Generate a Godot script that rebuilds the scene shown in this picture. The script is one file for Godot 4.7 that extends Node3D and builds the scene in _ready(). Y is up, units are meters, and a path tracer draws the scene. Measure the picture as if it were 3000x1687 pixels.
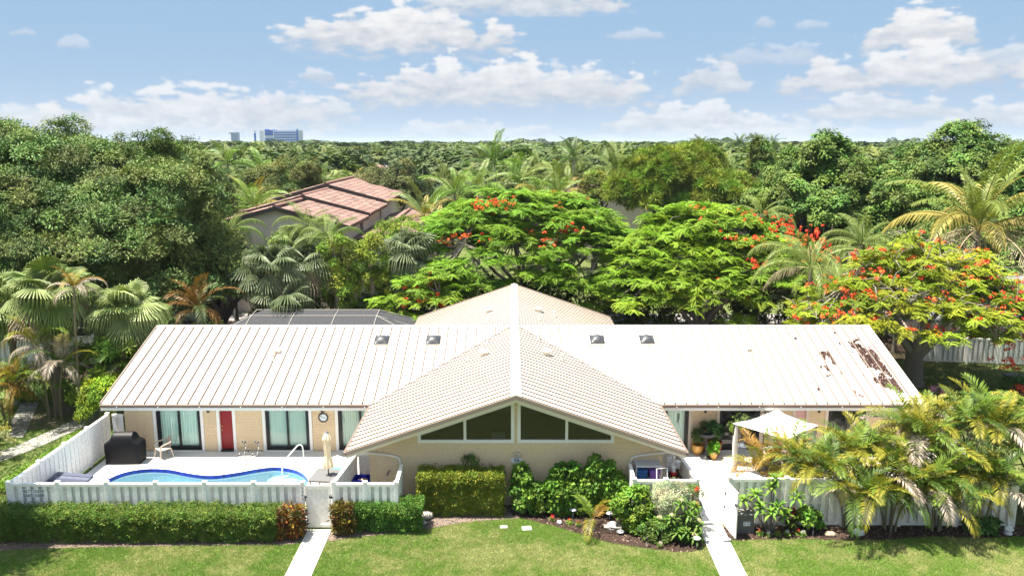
extends Node3D
# A villa court with pool patio, white fences and palms, seen from above the lawn.
# y is up, the camera looks along -z; "d" below is the distance in front of the camera (z = -d).

const SLOPE := 0.345
var rng := RandomNumberGenerator.new()
var taken := {}
var mats := {}
var tex := {}

# ------------------------------------------------------------------ mesh builder
class MB:
	var v := PackedVector3Array()
	var n := PackedVector3Array()
	var c := PackedColorArray()
	var tint := Color(1, 1, 1)
	var colored := false
	func tri(a: Vector3, b: Vector3, e: Vector3) -> void:   # counter-clockwise seen from outside
		var nn := (b - a).cross(e - a).normalized()
		v.append(a); v.append(e); v.append(b)
		n.append(nn); n.append(nn); n.append(nn)
		if colored:
			c.append(tint); c.append(tint); c.append(tint)
	func quad(a: Vector3, b: Vector3, e: Vector3, f: Vector3) -> void:
		tri(a, b, e)
		tri(a, e, f)
	func vert(p: Vector3, nn: Vector3) -> void:
		v.append(p); n.append(nn)
		if colored: c.append(tint)
	func box(lo: Vector3, hi: Vector3, bevel := 0.0) -> void:
		obox((lo + hi) * 0.5, hi - lo, Basis(), bevel)
	func obox(at: Vector3, size: Vector3, b := Basis(), bevel := 0.0) -> void:
		var h := size * 0.5
		if bevel <= 0.0:
			var p := []
			for k in 8:
				p.append(at + b * Vector3(h.x if k & 1 else -h.x, h.y if k & 2 else -h.y, h.z if k & 4 else -h.z))
			quad(p[4], p[5], p[7], p[6]); quad(p[1], p[0], p[2], p[3])
			quad(p[5], p[1], p[3], p[7]); quad(p[0], p[4], p[6], p[2])
			quad(p[6], p[7], p[3], p[2]); quad(p[0], p[1], p[5], p[4])
			return
		var r := minf(bevel, minf(h.x, minf(h.y, h.z)) * 0.98)
		# chamfered box: six faces, twelve edge strips, eight corners
		for ax in 3:
			for s in [-1.0, 1.0]:
				var q := []
				for k in [[-1, -1], [1, -1], [1, 1], [-1, 1]]:
					var w := Vector3()
					w[ax] = s * h[ax]
					w[(ax + 1) % 3] = k[0] * (h[(ax + 1) % 3] - r)
					w[(ax + 2) % 3] = k[1] * (h[(ax + 2) % 3] - r)
					q.append(at + b * w)
				if s > 0: quad(q[0], q[1], q[2], q[3])
				else: quad(q[3], q[2], q[1], q[0])
		for ax in 3:
			var i := (ax + 1) % 3
			var j := (ax + 2) % 3
			for si in [-1.0, 1.0]:
				for sj in [-1.0, 1.0]:
					var q := []
					for k in [[-1, 0], [1, 0], [1, 1], [-1, 1]]:
						var w := Vector3()
						w[ax] = k[0] * (h[ax] - r)
						w[i] = si * (h[i] - (r if k[1] else 0.0))
						w[j] = sj * (h[j] - (0.0 if k[1] else r))
						q.append(at + b * w)
					if si * sj > 0: quad(q[3], q[2], q[1], q[0])
					else: quad(q[0], q[1], q[2], q[3])
		for sx in [-1.0, 1.0]:
			for sy in [-1.0, 1.0]:
				for sz in [-1.0, 1.0]:
					var a := at + b * Vector3(sx * h.x, sy * (h.y - r), sz * (h.z - r))
					var e := at + b * Vector3(sx * (h.x - r), sy * h.y, sz * (h.z - r))
					var f := at + b * Vector3(sx * (h.x - r), sy * (h.y - r), sz * h.z)
					if sx * sy * sz > 0: tri(a, e, f)
					else: tri(a, f, e)
	func prism(poly: PackedVector2Array, y0: float, y1: float) -> void:   # plan polygon (x, z) between two heights
		var ids := Geometry2D.triangulate_polygon(poly)
		for k in range(0, ids.size(), 3):
			var a := poly[ids[k]]
			var b := poly[ids[k + 1]]
			var e := poly[ids[k + 2]]
			if (b - a).cross(e - a) > 0.0:
				var s := b
				b = e
				e = s
			tri(Vector3(a.x, y1, a.y), Vector3(b.x, y1, b.y), Vector3(e.x, y1, e.y))
		var cw := 1.0 if Geometry2D.is_polygon_clockwise(poly) else -1.0
		for k in poly.size():
			var a := poly[k]
			var b := poly[(k + 1) % poly.size()]
			if cw > 0: quad(Vector3(b.x, y0, b.y), Vector3(a.x, y0, a.y), Vector3(a.x, y1, a.y), Vector3(b.x, y1, b.y))
			else: quad(Vector3(a.x, y0, a.y), Vector3(b.x, y0, b.y), Vector3(b.x, y1, b.y), Vector3(a.x, y1, a.y))
	func slab(poly: Array, down: Vector3) -> void:   # a flat 3-d polygon (counter-clockwise from its face) with thickness
		var m := poly.size()
		for k in range(1, m - 1):
			tri(poly[0], poly[k], poly[k + 1])
			tri(poly[0] + down, poly[k + 1] + down, poly[k] + down)
		for k in m:
			var a: Vector3 = poly[k]
			var b: Vector3 = poly[(k + 1) % m]
			quad(a + down, b + down, b, a)
	func grid(rows: Array, close_u := false) -> void:   # rows of equal length, smooth normals; u runs along a row
		var R := rows.size()
		var C: int = rows[0].size()
		var nn := []
		for r in R:
			var line := PackedVector3Array()
			var ra: PackedVector3Array = rows[maxi(r - 1, 0)]
			var rb: PackedVector3Array = rows[mini(r + 1, R - 1)]
			var row: PackedVector3Array = rows[r]
			for k in C:
				var l := row[(k - 1 + C) % C if close_u else maxi(k - 1, 0)]
				var q := row[(k + 1) % C if close_u else mini(k + 1, C - 1)]
				var w := (q - l).cross(rb[k] - ra[k])
				line.append(w.normalized() if w.length_squared() > 1e-16 else Vector3.UP)
			nn.append(line)
		for r in R - 1:
			for k in (C if close_u else C - 1):
				var j := (k + 1) % C
				var a: Vector3 = rows[r][k]
				var b: Vector3 = rows[r][j]
				var e: Vector3 = rows[r + 1][j]
				var f: Vector3 = rows[r + 1][k]
				vert(a, nn[r][k]); vert(e, nn[r + 1][j]); vert(b, nn[r][j])
				vert(a, nn[r][k]); vert(f, nn[r + 1][k]); vert(e, nn[r + 1][j])
	func tube(path: Array, radii: Array, sides := 7, cap := true) -> void:
		var rows := []
		var m := path.size()
		var up := Vector3(0.13, 0.31, 0.94)
		for k in m:
			var t: Vector3 = (path[mini(k + 1, m - 1)] - path[maxi(k - 1, 0)]).normalized()
			if absf(t.dot(up)) > 0.95: up = Vector3(0.9, 0.1, -0.3)
			var a := t.cross(up).normalized()
			var b := a.cross(t).normalized()
			up = b
			var rad: float = radii[k] if radii.size() > 1 else radii[0]
			var line := PackedVector3Array()
			for s in sides:
				var w := TAU * s / sides
				line.append(path[k] + (a * cos(w) - b * sin(w)) * rad)
			rows.append(line)
		grid(rows, true)
		if cap:
			for e in [0, m - 1]:
				for s in sides:
					var p: Vector3 = rows[e][s]
					var q: Vector3 = rows[e][(s + 1) % sides]
					if e == 0: tri(path[e], p, q)
					else: tri(path[e], q, p)
	func lathe(profile: Array, at := Vector3.ZERO, sides := 20) -> void:   # profile of Vector2(radius, height), bottom to top
		var rows := []
		for p in profile:
			var line := PackedVector3Array()
			for s in sides:
				var w := TAU * s / sides
				line.append(at + Vector3(cos(w) * p.x, p.y, -sin(w) * p.x))
			rows.append(line)
		grid(rows, true)
	func mesh() -> ArrayMesh:
		var arr := []
		arr.resize(Mesh.ARRAY_MAX)
		arr[Mesh.ARRAY_VERTEX] = v
		arr[Mesh.ARRAY_NORMAL] = n
		if colored: arr[Mesh.ARRAY_COLOR] = c
		var m := ArrayMesh.new()
		if v.size() > 0:
			m.add_surface_from_arrays(Mesh.PRIMITIVE_TRIANGLES, arr)
		return m

# ------------------------------------------------------------------ nodes
func numbered(called: String) -> String:
	if not taken.has(called):
		taken[called] = 0
		return called
	taken[called] += 1
	return "%s_%03d" % [called, taken[called]]

func tag(o: Node, label: String, category := "", group := "", kind := "") -> Node:
	if label: o.set_meta("label", label)
	if category: o.set_meta("category", category)
	if group: o.set_meta("group", group)
	if kind: o.set_meta("kind", kind)
	return o

func thing(called: String, label: String, category: String, at := Vector3.ZERO, turn := 0.0, group := "") -> Node3D:
	var o := Node3D.new()
	o.name = numbered(called)
	add_child(o)
	o.position = at
	o.rotation.y = turn
	tag(o, label, category, group)
	return o

func part(m: Variant, called: String, material: Material, parent: Node, at := Vector3.ZERO) -> MeshInstance3D:
	var o := MeshInstance3D.new()
	o.name = called
	o.mesh = m.mesh() if m is MB else m
	o.material_override = material
	o.position = at
	parent.add_child(o, true)
	return o

func single(m: Variant, called: String, material: Material, label: String, category: String, at := Vector3.ZERO, turn := 0.0, group := "") -> MeshInstance3D:
	var o := part(m, numbered(called), material, self, at)
	o.rotation.y = turn
	tag(o, label, category, group)
	return o

func structure(m: Variant, called: String, material: Material, label := "", category := "") -> MeshInstance3D:
	var o := part(m, numbered(called), material, self)
	tag(o, label, category, "", "structure")
	return o

func scatter(mesh: Mesh, called: String, material: Material, parent: Node, xf: Array, cols: PackedColorArray, stuff := true) -> MultiMeshInstance3D:
	var mm := MultiMesh.new()
	mm.transform_format = MultiMesh.TRANSFORM_3D
	mm.use_colors = cols.size() > 0
	mm.mesh = mesh
	mm.instance_count = xf.size()
	for k in xf.size():
		mm.set_instance_transform(k, xf[k])
		if cols.size() > 0: mm.set_instance_color(k, cols[k])
	var o := MultiMeshInstance3D.new()
	o.name = called
	o.multimesh = mm
	o.material_override = material
	parent.add_child(o, true)
	if stuff: o.set_meta("kind", "stuff")
	return o

# ------------------------------------------------------------------ materials (colours are linear base colours)
func lin(r: float, g: float, b: float) -> Color:
	return Color(r, g, b).linear_to_srgb()

func noise_tex(key: String, freq: float, lo: float, hi: float, size := 512, kind := FastNoiseLite.TYPE_SIMPLEX_SMOOTH, oct := 5, sd := 1) -> NoiseTexture2D:
	if tex.has(key): return tex[key]
	var f := FastNoiseLite.new()
	f.seed = sd
	f.noise_type = kind
	f.frequency = freq
	f.fractal_octaves = oct
	var t := NoiseTexture2D.new()
	t.width = size; t.height = size
	t.seamless = true
	t.noise = f
	var gr := Gradient.new()
	gr.offsets = PackedFloat32Array([0.0, 1.0])
	gr.colors = PackedColorArray([Color(lo, lo, lo), Color(hi, hi, hi)])
	t.color_ramp = gr
	tex[key] = t
	return t

func ramp_tex(key: String, freq: float, cols: Array, size := 512, oct := 5, sd := 1, kind := FastNoiseLite.TYPE_SIMPLEX_SMOOTH) -> NoiseTexture2D:
	if tex.has(key): return tex[key]
	var t: NoiseTexture2D = noise_tex(key, freq, 0, 1, size, kind, oct, sd)
	var gr := Gradient.new()
	var off := PackedFloat32Array()
	var cc := PackedColorArray()
	for k in cols.size():
		off.append(0.2 + 0.6 * float(k) / (cols.size() - 1))
		cc.append(lin(cols[k][0], cols[k][1], cols[k][2]))
	gr.offsets = off
	gr.colors = cc
	t.color_ramp = gr
	return t

func normal_tex(key: String, freq: float, strength: float, size := 512, oct := 5, sd := 3) -> NoiseTexture2D:
	if tex.has(key): return tex[key]
	var f := FastNoiseLite.new()
	f.seed = sd
	f.frequency = freq
	f.fractal_octaves = oct
	var t := NoiseTexture2D.new()
	t.width = size; t.height = size
	t.seamless = true
	t.noise = f
	t.as_normal_map = true
	t.bump_strength = strength
	tex[key] = t
	return t

# key, linear rgb, roughness, extra settings
func mat(key: String, r := 0.5, g := 0.5, b := 0.5, rough := 0.8, extra := {}) -> StandardMaterial3D:
	if mats.has(key): return mats[key]
	var m := StandardMaterial3D.new()
	m.resource_name = key
	m.albedo_color = lin(r, g, b)
	m.roughness = rough
	m.metallic_specular = 0.4
	if extra.has("grain"):   # [texture, metres per repeat]
		m.albedo_texture = extra.grain[0]
		m.uv1_triplanar = true
		m.uv1_world_triplanar = not extra.has("own")
		var s: float = 1.0 / float(extra.grain[1])
		m.uv1_scale = Vector3(s, s, s)
	if extra.has("bump"):
		m.normal_enabled = true
		m.normal_texture = extra.bump[0]
		m.normal_scale = extra.bump[1]
		if not extra.has("grain"):
			m.uv1_triplanar = true
			m.uv1_world_triplanar = not extra.has("own")
			var s2: float = 1.0 / float(extra.bump[2])
			m.uv1_scale = Vector3(s2, s2, s2)
	if extra.has("metal"): m.metallic = extra.metal
	if extra.has("spec"): m.metallic_specular = extra.spec
	if extra.has("alpha"):
		m.transparency = BaseMaterial3D.TRANSPARENCY_ALPHA
		m.albedo_color.a = extra.alpha
	if extra.has("back"):
		m.backlight_enabled = true
		m.backlight = Color(extra.back[0], extra.back[1], extra.back[2])
	if extra.has("vertex"): m.vertex_color_use_as_albedo = true
	if extra.has("coat"):
		m.clearcoat_enabled = true
		m.clearcoat = extra.coat
	m.cull_mode = BaseMaterial3D.CULL_DISABLED
	mats[key] = m
	return m

func rnd(a: float, b: float) -> float:
	return rng.randf_range(a, b)

func P(x: float, y: float, d: float) -> Vector3:
	return Vector3(x, y, -d)

# ------------------------------------------------------------------ sky
const EXPO := 3.5
const LEAF := 1.4

func sky_image() -> Image:
	var W := 4096
	var HH := 2048
	var im := Image.create(W, HH, false, Image.FORMAT_RGBF)
	# clear air: pale at the horizon, deeper overhead
	for y in HH:
		var el := 90.0 - (y + 0.5) * 180.0 / HH
		var c: Color
		if el < 0.0:
			c = Color(0.30, 0.34, 0.30)
		else:
			var t := clampf(el / 90.0, 0, 1)
			var a := Color(0.53, 0.625, 0.735).lerp(Color(0.295, 0.462, 0.665), 1.0 - exp(-el / 3.5))
			c = a.lerp(Color(0.30, 0.465, 0.70), 1.0 - exp(-maxf(el - 8.0, 0.0) / 40.0)) if t > 0 else a
		im.fill_rect(Rect2i(0, y, W, 1), Color(c.r, c.g, c.b))
	var sunward := Vector3(-0.32, 1.0, 0.03).normalized()
	for y in range(0, 900, 8):      # air brightened round the sun, out of view, as added fill light
		var el := deg_to_rad(90.0 - (y + 4.0) * 180.0 / HH)
		var air := im.get_pixel(0, y + 4)
		for x in range(0, W, 8):
			var az := (x + 4.0) * TAU / W
			var q := pow(maxf(Vector3(sin(az) * cos(el), sin(el), -cos(az) * cos(el)).dot(sunward), 0.0), 5.0)
			if q > 0.004: im.fill_rect(Rect2i(x, y, 8, 8), Color(air.r * (1.0 + 1.5 * q), air.g * (1.0 + 1.2 * q), air.b * (1.0 + 0.8 * q)))
	var f := FastNoiseLite.new()
	f.seed = 11; f.frequency = 1.0; f.fractal_octaves = 6; f.fractal_gain = 0.52
	var f2 := FastNoiseLite.new()
	f2.seed = 23; f2.frequency = 1.0; f2.fractal_octaves = 4
	# clouds: azimuth (deg from -z, to the right), base and top elevation, half width, opacity
	var cl := [[-7.3, 6.21, 9.11, 8.8, 1.0], [0.9, 8.81, 10.7, 7.6, 0.85], [-1.2, 2.79, 5.74, 11.4, 0.95], [-13.3, 4.11, 4.96, 1.6, 0.6], [3.1, 3.0, 5.54, 6.9, 0.5], [-22.7, 0.62, 3.7, 10.8, 0.85], [-15.2, 1.58, 3.81, 4.4, 0.7], [-30.2, 0.94, 2.32, 3.2, 0.6], [26.2, 5.86, 8.1, 3.7, 1.0], [25.4, 3.38, 5.79, 8.1, 0.95], [31.6, 4.4, 5.9, 3.0, 0.6], [13.8, 3.5, 5.58, 2.7, 0.75], [12.1, 0.74, 2.88, 6.7, 0.8], [24.1, 1.5, 3.14, 5.4, 0.75], [17.3, 0.38, 1.7, 5.9, 0.6],
		[-2.3, 0.26, 1.56, 7.1, 0.55], [31.1, 0.93, 2.58, 2.5, 0.75], [28.0, 0.35, 1.45, 2.7, 0.5], [-30.6, 6.3, 6.82, 0.7, 0.45], [-28.0, 5.77, 6.46, 0.9, 0.4], [8.2, 6.98, 7.75, 2.4, 0.45], [16.9, 7.49, 8.14, 0.8, 0.45], [19.8, 7.37, 7.86, 1.2, 0.4], [17.4, 5.17, 6.68, 3.5, 0.4], [-20.0, 0.25, 0.97, 1.9, 0.5], [-13.9, 0.26, 1.11, 1.2, 0.6], [-3.2, 0.95, 1.64, 2.1, 0.4], [-24.2, 0.24, 1.49, 8.1, 0.45], [16.3, 0.2, 1.04, 16.0, 0.4]]
	var rg := RandomNumberGenerator.new()
	rg.seed = 77
	for k in 95:   # the same kind of sky goes on all around
		var az := rg.randf_range(40, 320)
		var el := 0.5 + 22.0 * pow(rg.randf(), 1.7)
		cl.append([az, el, el + rg.randf_range(1.2, 2.8) * (1.0 + el * 0.06), rg.randf_range(4, 12), rg.randf_range(0.55, 1.0)])
	for k in 110:  # more clouds overhead, out of view, added for extra fill light
		var az := rg.randf_range(0, 360)
		var el := rg.randf_range(16, 60)
		cl.append([az, el, el + rg.randf_range(3, 8), rg.randf_range(5, 14) / cos(deg_to_rad(el)), rg.randf_range(0.5, 0.95)])
	for e in cl:
		var mid: float = e[0]
		var lo: float = e[1]
		var hi: float = e[2]
		var hw: float = e[3]
		var big := hi > 20.0
		var step := 2 if big else 1
		var y0 := int((90.0 - hi - (hi - lo) * 0.25) * HH / 180.0)
		var y1 := int((90.0 - lo + (hi - lo) * 0.35) * HH / 180.0)
		var x0 := int((mid - hw * 1.05) * W / 360.0)
		var x1 := int((mid + hw * 1.05) * W / 360.0)
		for y in range(y0, y1, step):
			var el := 90.0 - (y + 0.5) * 180.0 / HH
			var v := (el - lo) / (hi - lo)      # 0 at the base, 1 at the top
			var ce := cos(deg_to_rad(el))
			for x in range(x0, x1, step):
				var az := (x + 0.5) * 360.0 / W
				var u := (az - mid) / hw
				var nx := az * ce
				var crest := 1.05 - u * u * 0.8 + 0.55 * f2.get_noise_2d(nx * 0.3, mid + lo * 3.0)
				var bump := f.get_noise_3d(nx * 0.42, el * 1.4, mid)
				var up := crest * 0.95 - v + bump * 0.62
				var side := (1.0 - absf(u)) * 3.0 + bump * 1.2
				var down := v * 3.2 + 0.35 + bump * 1.1
				var a: float = smoothstep(0.0, 0.22, up) * smoothstep(0.0, 0.7, side) * smoothstep(-0.3, 0.95, down) * e[4]
				if a <= 0.004: continue
				var shade := clampf(v * 0.75 + 0.25 + bump * 0.6 + 0.25 * f.get_noise_3d(nx * 1.4, el * 2.4, mid + 9.0), 0.0, 1.0)
				var cc := Color(0.45, 0.495, 0.565).lerp(Color(0.78, 0.785, 0.795), shade)
				# clouds near the sun brightened too, to add fill light to the shade
				var away := Vector3(sin(deg_to_rad(az)) * ce, sin(deg_to_rad(el)), -cos(deg_to_rad(az)) * ce).dot(sunward)
				cc = cc * (1.0 + 1.1 * pow(maxf(away, 0.0), 3.0))
				for yy in step:
					for xx in step:
						var px := posmod(x + xx, W)
						var py := clampi(y + yy, 0, HH / 2 - 1)
						var old := im.get_pixel(px, py)
						im.set_pixel(px, py, old.lerp(cc, a))
	return im

func light_and_lens() -> void:
	var cam := Camera3D.new()
	cam.name = "camera"
	add_child(cam)
	cam.position = Vector3(0, 13.3, 0)
	cam.rotation = Vector3(-atan(365.0 / 2000.0), 0, 0)
	cam.keep_aspect = Camera3D.KEEP_HEIGHT
	cam.fov = 39.82
	cam.near = 0.1
	cam.far = 20000.0
	cam.current = true
	var env := Environment.new()
	env.background_mode = Environment.BG_SKY
	var sky := Sky.new()
	var pm := PanoramaSkyMaterial.new()
	pm.panorama = ImageTexture.create_from_image(sky_image())
	sky.sky_material = pm
	env.sky = sky
	env.background_energy_multiplier = 0.335
	env.tonemap_mode = Environment.TONE_MAPPER_LINEAR
	env.tonemap_exposure = EXPO
	env.sdfgi_enabled = true
	env.ssao_enabled = true
	env.ssil_enabled = true
	env.fog_enabled = true
	env.fog_density = 0.0001
	env.fog_light_color = Color(0.80, 0.87, 0.95)
	var we := WorldEnvironment.new()
	we.name = "environment"
	we.environment = env
	add_child(we)
	var sun := DirectionalLight3D.new()
	sun.name = "sun"
	add_child(sun)
	sun.look_at_from_position(Vector3.ZERO, -Vector3(-0.32, 1.0, 0.03), Vector3(0, 0, -1))
	sun.light_energy = 1.5
	sun.light_color = Color(1.0, 0.965, 0.90)
	sun.light_angular_distance = 0.53
	sun.shadow_enabled = true

# ------------------------------------------------------------------ ground, paths, patios, pool
const POOL := [[-16.35, 29.3], [-16.25, 29.85], [-15.86, 30.62], [-15.1, 30.97], [-14.18, 30.9], [-13.45, 30.62], [-12.74, 30.38], [-12.22, 30.3], [-11.77, 30.39], [-11.13, 30.66], [-10.5, 30.98], [-9.8, 31.15], [-9.05, 30.92], [-8.57, 30.52], [-8.22, 30.0], [-8.1, 29.4], [-8.3, 28.6], [-8.9, 27.9], [-9.9, 27.5], [-11.2, 27.55], [-12.4, 27.9], [-13.4, 27.75], [-14.6, 27.45], [-15.6, 27.75], [-16.2, 28.5]]

func smooth_loop(pts: Array, per := 5) -> PackedVector2Array:
	var out := PackedVector2Array()
	var m := pts.size()
	for k in m:
		var a := Vector2(pts[(k - 1 + m) % m][0], -pts[(k - 1 + m) % m][1])
		var b := Vector2(pts[k][0], -pts[k][1])
		var c := Vector2(pts[(k + 1) % m][0], -pts[(k + 1) % m][1])
		var e := Vector2(pts[(k + 2) % m][0], -pts[(k + 2) % m][1])
		for s in per:
			out.append(b.cubic_interpolate(c, a, e, float(s) / per))
	return out

func flat(pts: Array) -> PackedVector2Array:
	var out := PackedVector2Array()
	for p in pts: out.append(Vector2(p[0], -p[1]))
	return out

func with_hole(outer: PackedVector2Array, hole: PackedVector2Array) -> PackedVector2Array:
	# joins the hole to the outline by a slit
	var o := outer.duplicate()
	var h := hole.duplicate()
	if Geometry2D.is_polygon_clockwise(o) == Geometry2D.is_polygon_clockwise(h): h.reverse()
	var bi := 0
	var bj := 0
	var best := 1e9
	for i in o.size():
		for j in h.size():
			var q := o[i].distance_squared_to(h[j])
			if q < best:
				best = q
				bi = i
				bj = j
	var out := PackedVector2Array()
	for k in bi + 1: out.append(o[k])
	for k in h.size() + 1: out.append(h[(bj + k) % h.size()])
	for k in range(bi, o.size()): out.append(o[k])
	return out

func build_ground() -> void:
	var soil := mat("ground_grass", 1, 1, 1, 0.95, {grain = [ramp_tex("ground_tones", 0.012, [[0.055, 0.075, 0.018], [0.075, 0.10, 0.024], [0.09, 0.115, 0.03], [0.115, 0.125, 0.045]], 1024, 6, 5), 7.0]})
	var hole := smooth_loop(POOL)
	var m := MB.new()
	var w := 9000.0
	m.prism(with_hole(PackedVector2Array([Vector2(-w, 60), Vector2(w, 60), Vector2(w, -w), Vector2(-w, -w)]), hole), -0.03, 0.0)
	structure(m, "ground", soil, "grassy ground reaching to the horizon", "ground")
	# concrete paths
	var conc := mat("concrete", 0.66, 0.64, 0.61, 0.85, {grain = [noise_tex("concrete_grain", 0.03, 0.80, 1.0, 512, FastNoiseLite.TYPE_SIMPLEX_SMOOTH, 6, 8), 2.2], bump = [normal_tex("fine_bump", 0.09, 3.0), 0.35, 1.0]})
	var concd := mat("concrete_worn", 0.40, 0.385, 0.37, 0.9, {grain = [noise_tex("concrete_stain", 0.02, 0.62, 1.0, 512, FastNoiseLite.TYPE_SIMPLEX_SMOOTH, 6, 9), 2.6]})
	for run in [["front_path", [[-7.13, 25.76], [-6.31, 25.78]], [[-7.02, 18.0], [-6.20, 18.0]], 7.0, "pale concrete path running from the white gate across the lawn"], ["front_path", [[6.56, 26.1], [7.42, 26.1]], [[6.42, 18.0], [7.22, 18.0]], 7.0, "pale concrete path running from the open gate across the lawn"]]:
		var root := thing(run[0], run[4], "path")
		root.set_meta("kind", "structure")
		var n := 6
		for k in n:
			var a := float(k) / n + (0.003 if k else 0.0)
			var b := float(k + 1) / n
			var q := []
			for e in [[0, a], [1, a], [1, b], [0, b]]:
				var s: Array = run[1][e[0]]
				var t: Array = run[2][e[0]]
				q.append(Vector2(lerpf(s[0], t[0], e[1]), -lerpf(s[1], t[1], e[1])))
			var mb := MB.new()
			mb.prism(PackedVector2Array(q), -0.02, 0.035)
			part(mb, "slab", conc, root)
	# side paths left of the court
	var sp := thing("side_path", "worn grey concrete path outside the long white fence", "path")
	sp.set_meta("kind", "structure")
	var run := [[-24.6, 27.0], [-22.4, 31.4], [-21.55, 33.6], [-21.05, 35.6], [-20.75, 37.6], [-20.4, 40.5]]
	for k in run.size() - 1:
		for h in 2:
			var a := Vector2(run[k][0], -run[k][1]).lerp(Vector2(run[k + 1][0], -run[k + 1][1]), h * 0.5)
			var b := Vector2(run[k][0], -run[k][1]).lerp(Vector2(run[k + 1][0], -run[k + 1][1]), h * 0.5 + 0.492)
			var side := (b - a).normalized().orthogonal() * 0.55
			var mb := MB.new()
			mb.prism(PackedVector2Array([a - side, b - side, b + side, a + side]), -0.02, 0.03)
			part(mb, "slab", concd, sp)
	var sp2 := thing("side_path", "grey path leading under the palms beyond the fence corner", "path")
	sp2.set_meta("kind", "structure")
	for k in 5:
		var mb := MB.new()
		var d0 := 34.6 + k * 1.0
		var x0 := lerpf(-23.3, -25.5, k / 5.0)
		mb.prism(flat([[x0 - 0.05, d0], [x0 + 0.85, d0], [x0 + 0.45, d0 + 0.985], [x0 - 0.48, d0 + 0.985]]), -0.02, 0.032)
		part(mb, "slab", concd, sp2)
	# patios
	var deck := mat("deck_coating", 0.70, 0.675, 0.655, 0.75, {grain = [noise_tex("deck_grain", 0.05, 0.86, 1.0, 512, FastNoiseLite.TYPE_SIMPLEX_SMOOTH, 5, 4), 1.6], bump = [normal_tex("fine_bump", 0.09, 3.0), 0.25, 1.0]})
	m = MB.new()
	m.prism(with_hole(flat([[-17.35, 26.0], [-5.55, 26.0], [-5.55, 32.9], [-17.35, 32.9]]), hole), 0.0, 0.05)
	structure(m, "pool_patio", deck, "pale coated patio around the kidney pool", "patio")
	m = MB.new()
	m.prism(flat([[5.65, 26.15], [17.45, 26.15], [17.45, 32.9], [5.65, 32.9]]), -0.02, 0.05)
	structure(m, "side_patio", deck, "white concrete patio behind the open gate", "patio")
	# pool: basin, steps, tile band, water
	var pool := thing("swimming_pool", "kidney shaped swimming pool with dark blue tile band", "pool")
	pool.set_meta("kind", "structure")
	var loop := hole
	var basin := MB.new()
	var rows := []
	var n := loop.size()
	var cen := Vector2(-12.2, -29.2)
	for lev in [[0.0, -0.17], [0.0, -0.7], [0.06, -1.15], [0.35, -1.4], [0.9, -1.45]]:
		var line := PackedVector3Array()
		for k in n:
			var q := loop[k].lerp(Vector2(clampf(loop[k].x, -15.2, -9.4), -29.2), lev[0])
			line.append(Vector3(q.x, lev[1], q.y))
		rows.append(line)
	basin.grid(rows, true)
	var plaster := mat("pool_plaster", 0.10, 0.40, 0.54, 0.8, {grain = [noise_tex("concrete_grain", 0.03, 0.80, 1.0), 2.0]})
	part(basin, "basin", plaster, pool)
	var fl := MB.new()
	var inner := PackedVector2Array()
	for k in n: inner.append(loop[k].lerp(Vector2(clampf(loop[k].x, -15.2, -9.4), -29.2), 0.88))
	fl.prism(inner, -1.6, -1.445)
	part(fl, "basin_floor", plaster, pool)
	# band of small tiles round the rim, each a piece
	var tile_tones := [mat("tile_a", 0.010, 0.030, 0.33, 0.15, {coat = 0.5}), mat("tile_b", 0.014, 0.045, 0.42, 0.15, {coat = 0.5}), mat("tile_c", 0.008, 0.020, 0.26, 0.15, {coat = 0.5})]
	var tm := MB.new()
	tm.box(Vector3(-0.074, -0.075, -0.006), Vector3(0.074, 0.075, 0.006))
	var tmesh := tm.mesh()
	var grout := MB.new()
	var lines := [PackedVector3Array(), PackedVector3Array()]
	for k in n:
		lines[0].append(Vector3(loop[k].x, -0.20, loop[k].y))
		lines[1].append(Vector3(loop[k].x, 0.049, loop[k].y))
	grout.grid(lines, true)
	var band := part(grout, "rim_wall", mat("grout", 0.55, 0.58, 0.62, 0.8), pool)
	var along := 0.0
	var i := 0
	var carry := 0.0
	for k in n:
		var a := loop[k]
		var b := loop[(k + 1) % n]
		var l := a.distance_to(b)
		var dir := (b - a) / l
		var s := carry
		while s < l:
			var q := a + dir * s
			var inw := (Vector2(clampf(q.x, -15.0, -9.5), -29.2) - q).normalized()
			var nrm := dir.orthogonal()
			if nrm.dot(inw) < 0: nrm = -nrm
			var o := part(tmesh, "tile", tile_tones[(i * 7 + i / 3) % 3], band, Vector3(q.x + nrm.x * 0.006, -0.032, q.y + nrm.y * 0.006))
			o.rotation.y = atan2(nrm.x, nrm.y)
			i += 1
			s += 0.152
		carry = s - l
	# steps and bench in the shallow end
	var stepm := mat("pool_step", 0.16, 0.46, 0.56, 0.8)
	var edge := mat("step_edge", 0.05, 0.22, 0.5, 0.4)
	var st := MB.new()
	st.prism(smooth_loop([[-10.05, 30.62], [-9.7, 30.4], [-9.2, 30.38], [-8.75, 30.6], [-9.0, 30.9], [-9.8, 31.12]], 4), -1.4, -0.32)
	part(st, "entry_step", stepm, pool)
	st = MB.new()
	st.prism(smooth_loop([[-11.0, 30.2], [-10.9, 29.85], [-10.0, 29.95], [-9.2, 29.7], [-8.6, 29.75], [-8.3, 29.9], [-8.6, 30.5], [-9.2, 30.7], [-10.0, 30.45]], 4), -1.4, -0.62)
	part(st, "wide_step", stepm, pool)
	st = MB.new()
	st.prism(smooth_loop([[-10.4, 29.6], [-9.8, 29.45], [-9.0, 29.3], [-8.3, 29.3], [-8.25, 29.75], [-8.7, 29.9], [-9.6, 29.9]], 4), -1.4, -0.86)
	part(st, "lower_step", stepm, pool)
	var wf := MB.new()
	var water_poly := loop
	wf.prism(water_poly, -0.112, -0.108)
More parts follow.
